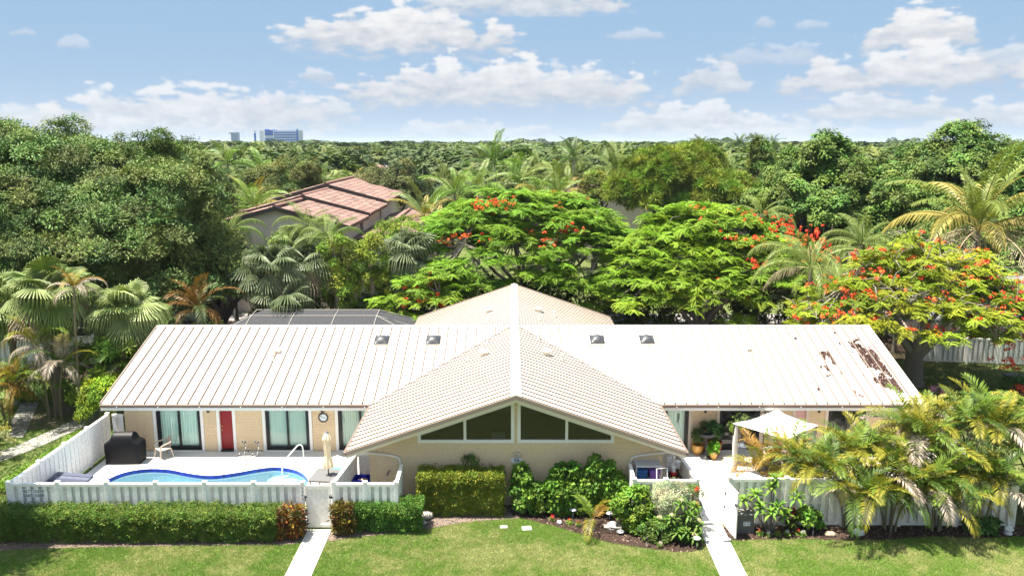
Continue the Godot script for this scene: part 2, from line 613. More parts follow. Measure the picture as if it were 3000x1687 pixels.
	part(wf, "water", mat("water", 0.45, 0.75, 0.85, 0.02, {alpha = 0.12, bump = [normal_tex("water_bump", 0.012, 2.0, 512, 3), 0.10, 3.0]}), pool)
	# round skimmer float
	var fm := MB.new()
	fm.lathe([Vector2(0.0, 0.0), Vector2(0.12, 0.0), Vector2(0.13, 0.03), Vector2(0.11, 0.06), Vector2(0.07, 0.07), Vector2(0.065, 0.1), Vector2(0.0, 0.11)], Vector3.ZERO, 16)
	single(fm, "pool_float", mat("float_white", 0.62, 0.75, 0.8, 0.4), "small round floating dispenser in the pool water", "pool float", P(-14.55, -0.13, 29.75))
	# beds of mulch and bare soil
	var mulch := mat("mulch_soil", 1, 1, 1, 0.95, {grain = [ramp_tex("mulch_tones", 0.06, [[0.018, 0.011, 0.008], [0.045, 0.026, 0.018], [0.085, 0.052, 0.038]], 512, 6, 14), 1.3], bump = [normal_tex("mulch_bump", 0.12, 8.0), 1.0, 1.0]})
	var dry := mat("dry_soil", 1, 1, 1, 0.95, {grain = [ramp_tex("dry_tones", 0.05, [[0.09, 0.06, 0.045], [0.19, 0.145, 0.115], [0.30, 0.25, 0.21]], 512, 6, 15), 1.2], bump = [normal_tex("mulch_bump", 0.12, 8.0), 0.8, 1.0]})
	for e in [
		["soil_bed", dry, smooth_loop([[-18.6, 24.25], [-16, 24.45], [-13, 24.62], [-10, 24.7], [-8.2, 24.72], [-7.25, 24.85], [-7.18, 25.85], [-12, 25.85], [-18.6, 25.85]], 4), "strip of bare soil under the long hedge"],
		["soil_bed", dry, smooth_loop([[-6.24, 25.0], [-5.6, 25.22], [-4.4, 25.45], [-3.2, 25.78], [-2.24, 26.15], [-1.35, 26.42], [-0.27, 26.58], [0.35, 26.75], [0.2, 27.6], [-3.5, 27.6], [-5.4, 26.2], [-6.2, 25.9]], 4), "pale bare soil bed before the gable wall"],
		["mulch_bed", mulch, smooth_loop([[0.0, 27.0], [0.43, 26.62], [1.32, 26.15], [2.33, 25.5], [3.29, 24.9], [4.5, 24.5], [5.64, 24.25], [6.3, 24.5], [6.42, 25.2], [6.4, 26.0], [5.6, 27.5], [3, 27.65], [0.2, 27.65]], 4), "curved dark mulch bed before the round-leaved shrubs"],
		["mulch_bed", mulch, smooth_loop([[7.55, 25.05], [8.3, 25.1], [10, 25.15], [11.3, 25.05], [13, 25.1], [14.5, 25.3], [16, 25.2], [17.6, 25.3], [20.5, 25.2], [21, 26.1], [14, 26.05], [7.55, 26.0]], 4), "dark mulch bed below the arching yellow-green palms"],
		["mulch_bed", dry, smooth_loop([[-23.0, 35.6], [-22.0, 35.9], [-21.4, 36.7], [-21.3, 38.0], [-22.4, 39.2], [-24.0, 39.0], [-24.4, 37.2]], 4), "small bark bed round the slender palms beyond the fence"]]:
		var mb := MB.new()
		mb.prism(e[2], -0.01, 0.014)
		structure(mb, e[0], e[1], e[3], "garden bed")

func in_poly(poly: PackedVector2Array, x: float, d: float) -> bool:
	return Geometry2D.is_point_in_polygon(Vector2(x, -d), poly)

func build_lawn() -> void:
	# grass tufts on the lawn, more than anyone could count
	var m := MB.new()
	m.colored = true
	var r := RandomNumberGenerator.new()
	r.seed = 5
	for k in 9:
		var a := r.randf() * TAU
		var o := Vector3(cos(a), 0, sin(a)) * r.randf_range(0.0, 0.045)
		var lean := Vector3(r.randf_range(-1, 1), 0, r.randf_range(-1, 1)) * 0.035
		var side := Vector3(cos(a + 1.4), 0, sin(a + 1.4)) * 0.0065
		var g := r.randf_range(0.75, 1.2)
		m.tint = Color(g, g, g * 0.9)
		m.tri(o - side, o + side, o + lean + Vector3(0, r.randf_range(0.03, 0.065), 0))
	var mesh := m.mesh()
	var keep_out := [smooth_loop([[-18.6, 24.25], [-16, 24.45], [-13, 24.62], [-10, 24.7], [-8.2, 24.72], [-7.25, 24.85], [-7.18, 25.85], [-12, 25.85], [-18.6, 25.85]], 4),
		smooth_loop([[-6.24, 25.0], [-5.6, 25.22], [-4.4, 25.45], [-3.2, 25.78], [-2.24, 26.15], [-1.35, 26.42], [-0.27, 26.58], [0.35, 26.75], [0.2, 27.6], [-3.5, 27.6], [-5.4, 26.2], [-6.2, 25.9]], 4),
		smooth_loop([[0.0, 27.0], [0.43, 26.62], [1.32, 26.15], [2.33, 25.5], [3.29, 24.9], [4.5, 24.5], [5.64, 24.25], [6.3, 24.5], [6.42, 25.2], [6.4, 26.0], [5.6, 27.5], [3, 27.65], [0.2, 27.65]], 4),
		smooth_loop([[7.55, 25.05], [8.3, 25.1], [10, 25.15], [11.3, 25.05], [13, 25.1], [14.5, 25.3], [16, 25.2], [17.6, 25.3], [20.5, 25.2], [21, 26.1], [14, 26.05], [7.55, 26.0]], 4)]
	var xf := []
	var cols := PackedColorArray()
	var f := FastNoiseLite.new()
	f.seed = 3; f.frequency = 0.35; f.fractal_octaves = 4
	var f2 := FastNoiseLite.new()
	f2.seed = 9; f2.frequency = 1.7; f2.fractal_octaves = 3
	var k := 0
	while k < 230000:
		k += 1
		var x := r.randf_range(-19.5, 19.5)
		var d := r.randf_range(21.4, 26.7)
		if d > 26.0 and (x < -3 or x > 2): continue
		var dx := -0.0136 * (25.77 - d)
		if (x > -7.15 - dx and x < -6.29 - dx) or (x > 6.54 + dx * 1.4 and x < 7.42 + dx * 1.8): continue
		var edge := Vector2(r.randf_range(-0.06, 0.06), r.randf_range(-0.05, 0.05))
		var bad := false
		for q in keep_out:
			if in_poly(q, x + edge.x, d + edge.y):
				bad = true
				break
		if bad: continue
		var dryness := clampf(f.get_noise_2d(x, d) * 1.3 + f2.get_noise_2d(x, d) * 0.75 + 0.36 + r.randf_range(-0.3, 0.3), 0.0, 1.0)
		if dryness > 0.75 and r.randf() < 0.45: continue
		var s := r.randf_range(0.6, 1.1)
		xf.append(Transform3D(Basis(Vector3.UP, r.randf() * TAU).scaled(Vector3(s, s * r.randf_range(0.6, 1.1), s)), P(x, 0.0, d)))
		var c := Color(0.165, 0.275, 0.042).lerp(Color(0.36, 0.36, 0.145), dryness)
		var b := r.randf_range(0.8, 1.25)
		cols.append(Color(c.r * b, c.g * b, c.b * b))
	k = 0
	while k < 16000:   # the strips of lawn outside the fence on the left
		k += 1
		var x := r.randf_range(-27, -17.8)
		var d := r.randf_range(27.5, 44)
		var c := Color(0.07, 0.16, 0.02).lerp(Color(0.16, 0.2, 0.05), clampf(f.get_noise_2d(x, d) + 0.4, 0, 1))
		xf.append(Transform3D(Basis(Vector3.UP, r.randf() * TAU).scaled(Vector3(1.6, 1.3, 1.6)), P(x, 0.0, d)))
		cols.append(c)
	k = 0
	while k < 12000:
		k += 1
		var x := r.randf_range(17.9, 34)
		var d := r.randf_range(36, 50)
		var c := Color(0.09, 0.15, 0.025).lerp(Color(0.22, 0.21, 0.08), clampf(f.get_noise_2d(x, d) + 0.4, 0, 1))
		xf.append(Transform3D(Basis(Vector3.UP, r.randf() * TAU).scaled(Vector3(1.8, 1.3, 1.8)), P(x, 0.0, d)))
		cols.append(c)
	var g := scatter(mesh, "lawn_grass", mat("grass_blades", 1, 1, 1, 0.7, {vertex = true, back = [0.5, 0.55, 0.3]}), self, xf, cols)
	tag(g, "short sunlit lawn grass with dry patches before the fences", "grass")
	# bark chips on the beds
	var cm := MB.new()
	cm.obox(Vector3.ZERO, Vector3(0.07, 0.012, 0.025))
	xf = []
	cols = PackedColorArray()
	for e in [[keep_out[2], 0.0, 6.5, 24.2, 27.6, 5200, false], [keep_out[3], 7.4, 21.0, 25.0, 26.0, 7000, false], [keep_out[1], -6.3, 0.3, 25.0, 27.5, 2600, true], [keep_out[0], -18.5, -7.2, 24.2, 25.7, 3600, true]]:
		for q in e[5]:
			var x := r.randf_range(e[1], e[2])
			var d := r.randf_range(e[3], e[4])
			if not in_poly(e[0], x + r.randf_range(-0.05, 0.05), d + r.randf_range(-0.05, 0.05)): continue
			xf.append(Transform3D(Basis.from_euler(Vector3(r.randf_range(-0.5, 0.5), r.randf() * TAU, r.randf_range(-0.5, 0.5))).scaled(Vector3.ONE * r.randf_range(0.5, 1.5)), P(x, 0.02, d)))
			var b := r.randf_range(0.5, 1.6)
			var chip := Color(0.16, 0.12, 0.10) if e[6] else (Color(0.05, 0.03, 0.022) if r.randf() < 0.9 else Color(0.22, 0.16, 0.12))
			cols.append(Color(chip.r * b, chip.g * b, chip.b * b))
	var ch := scatter(cm.mesh(), "bark_mulch", mat("bark_chips", 1, 1, 1, 0.9, {vertex = true}), self, xf, cols)
	tag(ch, "loose bark chips strewn over the garden beds", "mulch")

# ------------------------------------------------------------------ the villa
const XG := 0.14          # middle of the cross gable
const EAVE_D := 32.25
const EAVE_H := 2.40
const RIDGE_D := 38.1
const GR_H := 4.48        # gable ridge height
const GE := 6.1           # half width of the gable roof
const G0 := 26.95
const G1 := 49.5
const WALL_D := 32.95
const GWALL_D := 27.75

func wing_h(d: float) -> float:
	return EAVE_H + (d - EAVE_D) * SLOPE if d <= RIDGE_D else EAVE_H + (2.0 * RIDGE_D - EAVE_D - d) * SLOPE

func gab_h(x: float) -> float:
	return GR_H - absf(x - XG) * SLOPE

func rib(m: MB, a: Vector3, b: Vector3, up: Vector3, side: Vector3, w: float, h: float) -> void:
	var s := side * w * 0.5
	var u := up * h
	m.quad(a - s, b - s, b - s + u, a - s + u)
	m.quad(b + s, a + s, a + s + u, b + s + u)
	m.quad(a - s + u, b - s + u, b + s + u, a + s + u)
	m.quad(a + s, a - s, a - s + u, a + s + u)
	m.quad(b - s, b + s, b + s + u, b - s + u)

func wall_poly(m: MB, pts: Array, d: float, thick: float) -> void:   # polygon in x, y facing the camera
	var poly := PackedVector2Array()
	for p in pts: poly.append(Vector2(p[0], p[1]))
	if Geometry2D.is_polygon_clockwise(poly) == Geometry2D.is_polygon_clockwise(PackedVector2Array([Vector2(0, 0), Vector2(0, 1), Vector2(1, 0)])): poly.reverse()
	var q := []
	for p in poly: q.append(Vector3(p.x, p.y, -d))
	m.slab(q, Vector3(0, 0, -thick))

# courses of painted brick, too fine to pick apart one by one: real relief in one mesh
func bricks(parent: Node, a: Vector3, b: Vector3, h: float, face: Vector3, material: Material, sd: int) -> void:
	var r := RandomNumberGenerator.new()
	r.seed = sd
	var m := MB.new()
	var dir := (b - a).normalized()
	var l := a.distance_to(b)
	var rows := int(h / 0.0725)
	for k in rows:
		var y := k * 0.0725
		var s := -(0.105 if k % 2 else 0.0)
		while s < l:
			var s0 := maxf(s, 0.0)
			var s1 := minf(s + 0.203, l)
			if s1 - s0 > 0.02:
				var out := r.randf_range(0.006, 0.019)
				var j := r.randf_range(-0.003, 0.003)
				var p0 := a + dir * s0 + Vector3(0, y + j, 0)
				var p1 := a + dir * s1 + Vector3(0, y + r.randf_range(-0.003, 0.003), 0)
				var up := Vector3(0, 0.060, 0)
				var o := face * out
				var i := dir * 0.004 + Vector3(0, 0.004, 0)
				var i2 := -dir * 0.004 + Vector3(0, 0.004, 0)
				var q0 := p0 + o + i
				var q1 := p1 + o + i2
				var q2 := p1 + o + up - i
				var q3 := p0 + o + up - i2
				m.quad(q0, q1, q2, q3)
				m.quad(p0, p1, q1, q0)
				m.quad(p1, p1 + up, q2, q1)
				m.quad(p1 + up, p0 + up, q3, q2)
				m.quad(p0 + up, p0, q0, q3)
			s += 0.213
	var o2 := part(m, "bricks", material, parent)
	o2.set_meta("kind", "stuff")

func slider(house: Node, x0: float, x1: float, d: float, blind: String, sd: int) -> void:
	var dark := mat("bronze_frame", 0.012, 0.013, 0.016, 0.35)
	var white := mat("white_trim", 0.74, 0.73, 0.71, 0.6)
	var glass := mat("glass", 0.05, 0.08, 0.07, 0.01, {alpha = 0.04, spec = 0.5})
	var door := Node3D.new()
	door.name = "sliding_door"
	house.add_child(door, true)
	var top := 2.20
	var m := MB.new()
	m.box(P(x0, 0.06, d + 0.10), P(x0 + 0.07, top, d - 0.0)); m.box(P(x1 - 0.07, 0.06, d + 0.10), P(x1, top, d - 0.0))
	m.box(P(x0 + 0.07, top - 0.08, d + 0.10), P(x1 - 0.07, top, d - 0.0)); m.box(P(x0 + 0.07, 0.06, d + 0.10), P(x1 - 0.07, 0.12, d - 0.0))
	part(m, "frame", dark, door)
	var mid := (x0 + x1) * 0.5
	for s in 2:
		var a: float = x0 + 0.07 if s == 0 else mid - 0.04
		var b: float = mid + 0.04 if s == 0 else x1 - 0.07
		var dd := d + 0.025 + 0.035 * s
		m = MB.new()
		m.box(P(a, 0.121, dd + 0.03), P(a + 0.085, top - 0.081, dd)); m.box(P(b - 0.085, 0.121, dd + 0.03), P(b, top - 0.081, dd))
		m.box(P(a + 0.085, 0.121, dd + 0.03), P(b - 0.085, 0.26, dd)); m.box(P(a + 0.085, top - 0.15, dd + 0.03), P(b - 0.085, top - 0.081, dd))
		var sash := part(m, "sash", dark, door)
		m = MB.new()
		m.quad(P(a + 0.085, 0.26, dd + 0.015), P(b - 0.085, 0.26, dd + 0.015), P(b - 0.085, top - 0.15, dd + 0.015), P(a + 0.085, top - 0.15, dd + 0.015))
		part(m, "pane", glass, sash)
		if s == 0:
			m = MB.new()
			m.box(P(a + 0.02, 0.95, dd), P(a + 0.06, 1.2, dd - 0.03), 0.008)
			part(m, "handle", dark, sash)
	m = MB.new()
	m.box(P(x0, 0.05, d + 0.02), P(x1, 0.075, d - 0.10))
	part(m, "sill", white, door)
	var r := RandomNumberGenerator.new()
	r.seed = sd
	if blind == "slats":
		m = MB.new()
		var x := x0 + 0.12
		while x < x1 - 0.1:
			m.obox(P(x, 1.1, d + 0.17), Vector3(0.088, 2.0, 0.004), Basis(Vector3.UP, 0.75 + r.randf_range(-0.06, 0.06)))
			x += 0.086
		part(m, "vertical_blind", mat("blind", 0.60, 0.86, 0.76, 0.7, {back = [0.4, 0.4, 0.4]}), door)
	elif blind == "curtain":
		var rows := []
		for k in 2:
			var line := PackedVector3Array()
			for q in 90:
				var t := q / 89.0
				line.append(P(lerpf(x0 + 0.1, x1 - 0.1, t), 0.12 if k == 0 else 2.1, d + 0.17 + 0.018 * sin(t * 95.0) + 0.01 * sin(t * 41.0)))
			rows.append(line)
		m = MB.new()
		m.grid(rows)
		part(m, "curtain", mat("sheer", 0.55, 0.80, 0.70, 0.8, {back = [0.4, 0.4, 0.4]}), door)

func build_house() -> void:
	var house := thing("villa", "long low villa with cream metal roof, brick walls and central gable", "house")
	var brickm := mat("painted_brick", 0.86, 0.675, 0.45, 0.8, {grain = [noise_tex("brick_grain", 0.04, 0.80, 1.0, 512, FastNoiseLite.TYPE_SIMPLEX_SMOOTH, 6, 21), 1.1]})
	var stucco := mat("stucco", 0.80, 0.63, 0.42, 0.85, {grain = [noise_tex("brick_grain", 0.04, 0.80, 1.0), 1.4], bump = [normal_tex("fine_bump", 0.09, 3.0), 0.3, 1.0]})
	var white := mat("white_trim", 0.74, 0.73, 0.71, 0.6)
	var taupe := mat("taupe_metal", 0.17, 0.125, 0.105, 0.5)
	var cream := mat("cream_metal", 0.74, 0.685, 0.61, 0.42, {grain = [noise_tex("roof_dust", 0.012, 0.90, 1.0, 512, FastNoiseLite.TYPE_SIMPLEX_SMOOTH, 5, 31), 3.0], spec = 0.4})
	var cream2 := mat("cream_metal_b", 0.70, 0.645, 0.575, 0.46, {grain = [noise_tex("roof_dust", 0.012, 0.90, 1.0), 3.0], spec = 0.4})
	var cream3 := mat("cream_metal_c", 0.76, 0.71, 0.64, 0.40, {grain = [noise_tex("roof_dust", 0.012, 0.90, 1.0), 3.0], spec = 0.4})
	var room_wall := mat("interior", 0.50, 0.47, 0.43, 0.9)
	var m: MB
	# --- wing walls between the openings (x ranges), headers over the openings
	var solid := [[-16.85, -15.62], [-13.42, -12.84], [-12.04, -10.87], [-8.70, -7.70], [7.82, 8.90], [10.92, 12.20], [12.90, 13.62], [15.50, 16.95]]
	var k := 0
	for s in solid:
		m = MB.new()
		m.box(P(s[0], 0.0, WALL_D + 0.2), P(s[1], 2.30, WALL_D))
		var w := part(m, "wall", stucco, house)
		bricks(w, P(s[0], 0.06, WALL_D), P(s[1], 0.06, WALL_D), 2.25, Vector3(0, 0, 1), brickm, 100 + k)
		k += 1
	for s in [[-15.62, -13.42], [-12.84, -12.04], [-10.87, -8.70], [-7.70, -5.26], [5.54, 7.82], [8.90, 10.92], [12.20, 12.90], [13.62, 15.50]]:
		m = MB.new()
		m.box(P(s[0], 2.20, WALL_D + 0.2), P(s[1], 2.42, WALL_D + 0.002))
		part(m, "header", stucco, house)
	for e in [[-16.85, -16.65], [16.75, 16.95]]:   # end walls under the gables
		m = MB.new()
		m.slab([P(e[1] if e[0] > 0 else e[0], 0, 43.2), P(e[1] if e[0] > 0 else e[0], 0, WALL_D + 0.2), P(e[1] if e[0] > 0 else e[0], 2.35, WALL_D + 0.2), P(e[1] if e[0] > 0 else e[0], 4.25, RIDGE_D), P(e[1] if e[0] > 0 else e[0], 2.35, 43.2)], Vector3(0.2 if e[0] < 0 else -0.2, 0, 0))
		part(m, "wall", stucco, house)
	m = MB.new()
	m.box(P(-16.85, 0, 43.4), P(16.95, 2.4, 43.2))
	part(m, "wall", stucco, house)
	m = MB.new()
	m.box(P(-16.6, 0.0, 43.2), P(16.7, 0.045, WALL_D + 0.05))
	m.box(P(-5.2, 0.046, WALL_D), P(5.5, 0.05, GWALL_D + 0.3))
	part(m, "inside_floor", mat("inside_floor", 0.28, 0.25, 0.21, 0.6), house)
	m = MB.new()   # partition a room deep behind the glass
	m.box(P(-16.6, 0.05, 37.2), P(16.7, 2.4, 37.1))
	for x in [-13.0, -11.4, -8.2, 8.3, 11.8, 13.3]: m.box(P(x - 0.05, 0.05, 37.1), P(x + 0.05, 2.4, WALL_D + 0.2))
	part(m, "partition", room_wall, house)
	# --- gable block
	m = MB.new()
	wall_poly(m, [[XG - 5.4, 0], [XG + 5.4, 0], [XG + 5.4, 2.44], [XG - 5.4, 2.44]], GWALL_D, 0.2)
	var gw := part(m, "wall", stucco, house)
	bricks(gw, P(XG - 5.4, 0.0, GWALL_D), P(XG + 5.4, 0.0, GWALL_D), 2.43, Vector3(0, 0, 1), brickm, 7)
	for s in [-1.0, 1.0]:
		m = MB.new()
		var xw: float = XG + s * 5.4
		m.box(P(minf(xw, xw - s * 0.2), 0, WALL_D), P(maxf(xw, xw - s * 0.2), 2.44, GWALL_D + 0.2))
		var sw := part(m, "wall", stucco, house)
		if s < 0: bricks(sw, P(xw, 0.05, WALL_D), P(xw, 0.05, GWALL_D), 2.3, Vector3(-1, 0, 0), brickm, 8)
		else: bricks(sw, P(xw, 0.05, GWALL_D), P(xw, 0.05, WALL_D), 2.3, Vector3(1, 0, 0), brickm, 9)
		# upper gable wall, window and its panes
		var xi: float = XG + s * 0.055
		var xo: float = XG + s * 3.62
		m = MB.new()
		var roof_o := gab_h(xo) - 0.15
		wall_poly(m, [[XG + s * 5.4, 2.442], [xo, 2.442], [xo, roof_o]], GWALL_D + 0.004, 0.19)
		wall_poly(m, [[xo, 2.82], [xi, 4.06], [xi, gab_h(xi) - 0.15], [xo, roof_o]], GWALL_D + 0.004, 0.19)
		part(m, "gable_wall", stucco, house)
		var win := Node3D.new()
		win.name = "gable_window"
		house.add_child(win, true)
		m = MB.new()
		var f := 0.12
		wall_poly(m, [[xo, 2.445], [xi, 2.445], [xi, 2.445 + f], [xo, 2.445 + f]], GWALL_D - 0.03, 0.12)
		wall_poly(m, [[xo, 2.82 - f], [xi, 4.06 - f], [xi, 4.06], [xo, 2.82]], GWALL_D - 0.03, 0.12)
		wall_poly(m, [[xi, 2.445 + f], [xi - (-s) * f, 2.445 + f], [xi + s * f, 4.06 - f - f * 0.35], [xi, 4.06 - f]], GWALL_D - 0.03, 0.12)
		wall_poly(m, [[xo, 2.445 + f], [xo - s * f, 2.445 + f], [xo - s * f, 2.82 - f + f * 0.35], [xo, 2.82 - f]], GWALL_D - 0.03, 0.12)
		part(m, "frame", white, win)
		var xm: float = XG + s * 1.87
		var hm := lerpf(2.82, 4.06, 1.75 / 3.565) - f
		m = MB.new()
		wall_poly(m, [[xm - 0.05, 2.445 + f], [xm + 0.05, 2.445 + f], [xm + 0.05, hm + 0.0], [xm - 0.05, hm + 0.0]], GWALL_D - 0.025, 0.1)
		part(m, "mullion", white, win)
		var gl := mat("dim_tinted_glass", 0.010, 0.013, 0.008, 0.01, {alpha = 0.62, spec = 0.5})  # tint made dark to stand in for the dim room behind
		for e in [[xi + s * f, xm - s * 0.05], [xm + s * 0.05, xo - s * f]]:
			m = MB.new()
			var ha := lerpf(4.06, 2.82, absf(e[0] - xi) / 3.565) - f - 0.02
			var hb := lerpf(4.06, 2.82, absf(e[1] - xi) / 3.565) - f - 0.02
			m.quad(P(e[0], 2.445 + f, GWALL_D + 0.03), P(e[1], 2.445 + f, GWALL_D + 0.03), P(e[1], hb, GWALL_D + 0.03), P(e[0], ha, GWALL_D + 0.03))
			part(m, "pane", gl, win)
	m = MB.new()
	wall_poly(m, [[XG - 0.054, 2.442], [XG + 0.054, 2.442], [XG + 0.054, GR_H - 0.17], [XG - 0.054, GR_H - 0.17]], GWALL_D + 0.002, 0.19)
	part(m, "gable_wall", stucco, house)
	for s in [-1.0, 1.0]:   # rear gable
		m = MB.new()
		m.box(P(XG + s * 5.4 - 0.1, 0, G1 - 0.7), P(XG + s * 5.4 + 0.1, 2.44, 43.4))
		part(m, "wall", stucco, house)
	m = MB.new()
	wall_poly(m, [[XG - 5.3, 0], [XG + 5.3, 0], [XG + 5.3, 2.44], [XG, 4.3], [XG - 5.3, 2.44]], G1 - 0.7, 0.2)
	part(m, "wall", stucco, house)
	# a pale loft ledge and a box seen through the gable glass
	m = MB.new()
	m.box(P(-5.2, 2.2, 31.5), P(5.5, 2.28, GWALL_D + 0.25))
	part(m, "loft_floor", mat("loft", 0.20, 0.15, 0.10, 0.7), house)
	m = MB.new()
	m.box(P(-0.75, 2.28, GWALL_D + 0.62), P(-0.25, 2.62, GWALL_D + 0.35))
	part(m, "stored_carton", mat("carton", 0.42, 0.42, 0.38, 0.8), house)
	# --- sliding doors, front doors, trims
	slider(house, -15.46, -13.56, WALL_D, "curtain", 1)
	slider(house, -10.73, -8.84, WALL_D, "slats", 2)
	slider(house, -7.56, -5.66, WALL_D, "slats", 3)
	slider(house, 5.78, 7.68, WALL_D, "curtain", 4)
	slider(house, 9.03, 10.78, WALL_D, "none", 5)
	slider(house, 13.75, 15.37, WALL_D, "none", 6)
	var trim2 := mat("beige_trim", 0.62, 0.53, 0.45, 0.6)
	for x in [-15.61, -13.555, -10.865, -8.835, -7.695, 7.685, 8.895, 10.785, 13.615, 15.375]:
		m = MB.new()
		m.box(P(x, 0.05, WALL_D + 0.02), P(x + 0.13, 2.25, WALL_D - 0.045), 0.006)
		part(m, "casing", white if x < 0 else trim2, house)
	for e in [[-12.72, -12.16, "red"], [12.32, 12.78, "pink"]]:
		var door := Node3D.new()
		door.name = "entry_door"
		house.add_child(door, true)
		tag(door, "red entry door" if e[2] == "red" else "pale pink entry door")
		m = MB.new()
		m.box(P(e[0], 0.12, WALL_D + 0.10), P(e[1], 2.2, WALL_D + 0.055), 0.006)
		part(m, "door_leaf", mat("door_red", 0.23, 0.006, 0.008, 0.4) if e[2] == "red" else mat("door_pink", 0.62, 0.36, 0.36, 0.5), door)
		m = MB.new()
		m.box(P(e[0] - 0.13, 0.05, WALL_D + 0.12), P(e[0] - 0.002, 2.25, WALL_D - 0.045)); m.box(P(e[1] + 0.002, 0.05, WALL_D + 0.12), P(e[1] + 0.13, 2.25, WALL_D - 0.045))
		part(m, "door_frame", white if e[2] == "red" else trim2, door)
		m = MB.new()
		m.box(P(e[0], 0.05, WALL_D + 0.12), P(e[1], 0.118, WALL_D - 0.13), 0.01)
		part(m, "threshold", mat("rubber_black", 0.012, 0.012, 0.014, 0.6), door)
		for h in [1.0, 1.17]:
			m = MB.new()
			m.lathe([Vector2(0.0, -0.02), Vector2(0.035, -0.018), Vector2(0.02, 0.005), Vector2(0.034, 0.03), Vector2(0.025, 0.055), Vector2(0.0, 0.06)], Vector3.ZERO, 12)
			var kn := part(m, "knob", mat("brass", 0.75, 0.52, 0.22, 0.25, {metal = 0.9}), door, P(e[0] + 0.07, h, WALL_D + 0.06))
			kn.rotation.x = PI / 2
	# --- roof deck, panels with standing seams
	var roof := Node3D.new()
	roof.name = "roof"
	house.add_child(roof)
	m = MB.new()
	var xl := -17.45
	var xr := 17.55
	var down := Vector3(0, -0.10, 0)
	for dd in [1, -1]:
		var e0 := EAVE_D if dd == 1 else 2.0 * RIDGE_D - EAVE_D
		var vx := 5.94
		for e in [[xl, XG - vx, XG - 0.16], [XG + 0.16, XG + vx, xr]]:
			var q: Array
			if e[0] == xl: q = [P(xl, EAVE_H, e0), P(XG - vx, EAVE_H, e0), P(XG - 0.1, wing_h(RIDGE_D), RIDGE_D), P(xl, wing_h(RIDGE_D), RIDGE_D)]
			else: q = [P(XG + vx, EAVE_H, e0), P(xr, EAVE_H, e0), P(xr, wing_h(RIDGE_D), RIDGE_D), P(XG + 0.1, wing_h(RIDGE_D), RIDGE_D)]
			if dd == -1: q.reverse()
			m.slab(q, down)
	for s in [-1.0, 1.0]:
		for z in [[G0, EAVE_D, 1], [2.0 * RIDGE_D - EAVE_D, G1, 1]]:
			var q := [P(XG, GR_H, z[0]), P(XG, GR_H, z[1]), P(XG + s * GE, gab_h(XG + GE), z[1]), P(XG + s * GE, gab_h(XG + GE), z[0])]
			if s > 0: q.reverse()
			m.slab(q, down)
		for dd in [1, -1]:
			var e0 := EAVE_D if dd == 1 else 2.0 * RIDGE_D - EAVE_D
			var q := [P(XG, GR_H, e0), P(XG, GR_H, RIDGE_D), P(XG + s * GE, gab_h(XG + GE), e0)]
			if s * dd > 0: q.reverse()
			m.slab(q, down)
	part(m, "roof_deck", mat("soffit", 0.62, 0.60, 0.56, 0.8), roof)
	var upw := Vector3(0, 1, SLOPE).normalized()
	var lift := Vector3(0, 0.024, 0)
	var skin := Vector3(0, -0.02, 0)
	var pitch := 0.462
	var full := {}
	var seamc := mat("seam_tan", 0.205, 0.165, 0.14, 0.55)
	for side in [-1, 1]:
		var x: float = xl if side == -1 else xr
		var done := false
		while not done:
			var xa := x if side == -1 else x - pitch
			var xb := xa + pitch
			if side == -1 and xb > XG - 0.2:
				xb = XG - 0.2
				done = true
			if side == 1 and xa < XG + 0.2:
				xa = XG + 0.2
				done = true
			if xb - xa < 0.05: break
			var da := maxf(EAVE_D, RIDGE_D + 0.17 - absf(xa - XG))
			var db := maxf(EAVE_D, RIDGE_D + 0.17 - absf(xb - XG))
			m = MB.new()
			var o := Vector3(xa, 0, 0)
			m.slab([P(xa + 0.003, wing_h(da), da) + lift - o, P(xb - 0.003, wing_h(db), db) + lift - o, P(xb - 0.003, wing_h(RIDGE_D), RIDGE_D) + lift - o, P(xa + 0.003, wing_h(RIDGE_D), RIDGE_D) + lift - o], skin)
			var sm := MB.new()
			rib(sm, P(xa, wing_h(da), da) + lift - o, P(xa, wing_h(RIDGE_D), RIDGE_D) + lift - o, upw, Vector3(1, 0, 0), 0.042, 0.075)
			var mesh: Mesh
			if da == EAVE_D and db == EAVE_D and not done:
				if not full.has(0):
					full[0] = m.mesh()
					full[1] = sm.mesh()
				mesh = full[0]
				part(full[1], "seam", seamc, roof, o)
			else:
				mesh = m.mesh()
				part(sm, "seam", seamc, roof, o)
			part(mesh, "roof_panel", [cream, cream2, cream3][(roof.get_child_count() * 7 / 3) % 3], roof, o)
			x += pitch if side == -1 else -pitch
	m = MB.new()   # rear slopes, out of sight
	for e in [[xl, XG - 5.94, XG - 0.2], [xr, XG + 5.94, XG + 0.2]]:
		var rd := 2.0 * RIDGE_D - EAVE_D
		var q := [P(e[0], EAVE_H, rd) + lift, P(e[1], EAVE_H, rd) + lift, P(e[2], wing_h(RIDGE_D), RIDGE_D + 0.05) + lift, P(e[0], wing_h(RIDGE_D), RIDGE_D + 0.05) + lift]
		if e[0] < 0: q.reverse()
		m.slab(q, skin)
	part(m, "rear_roof_panel", cream, roof)
	var gfull := {}
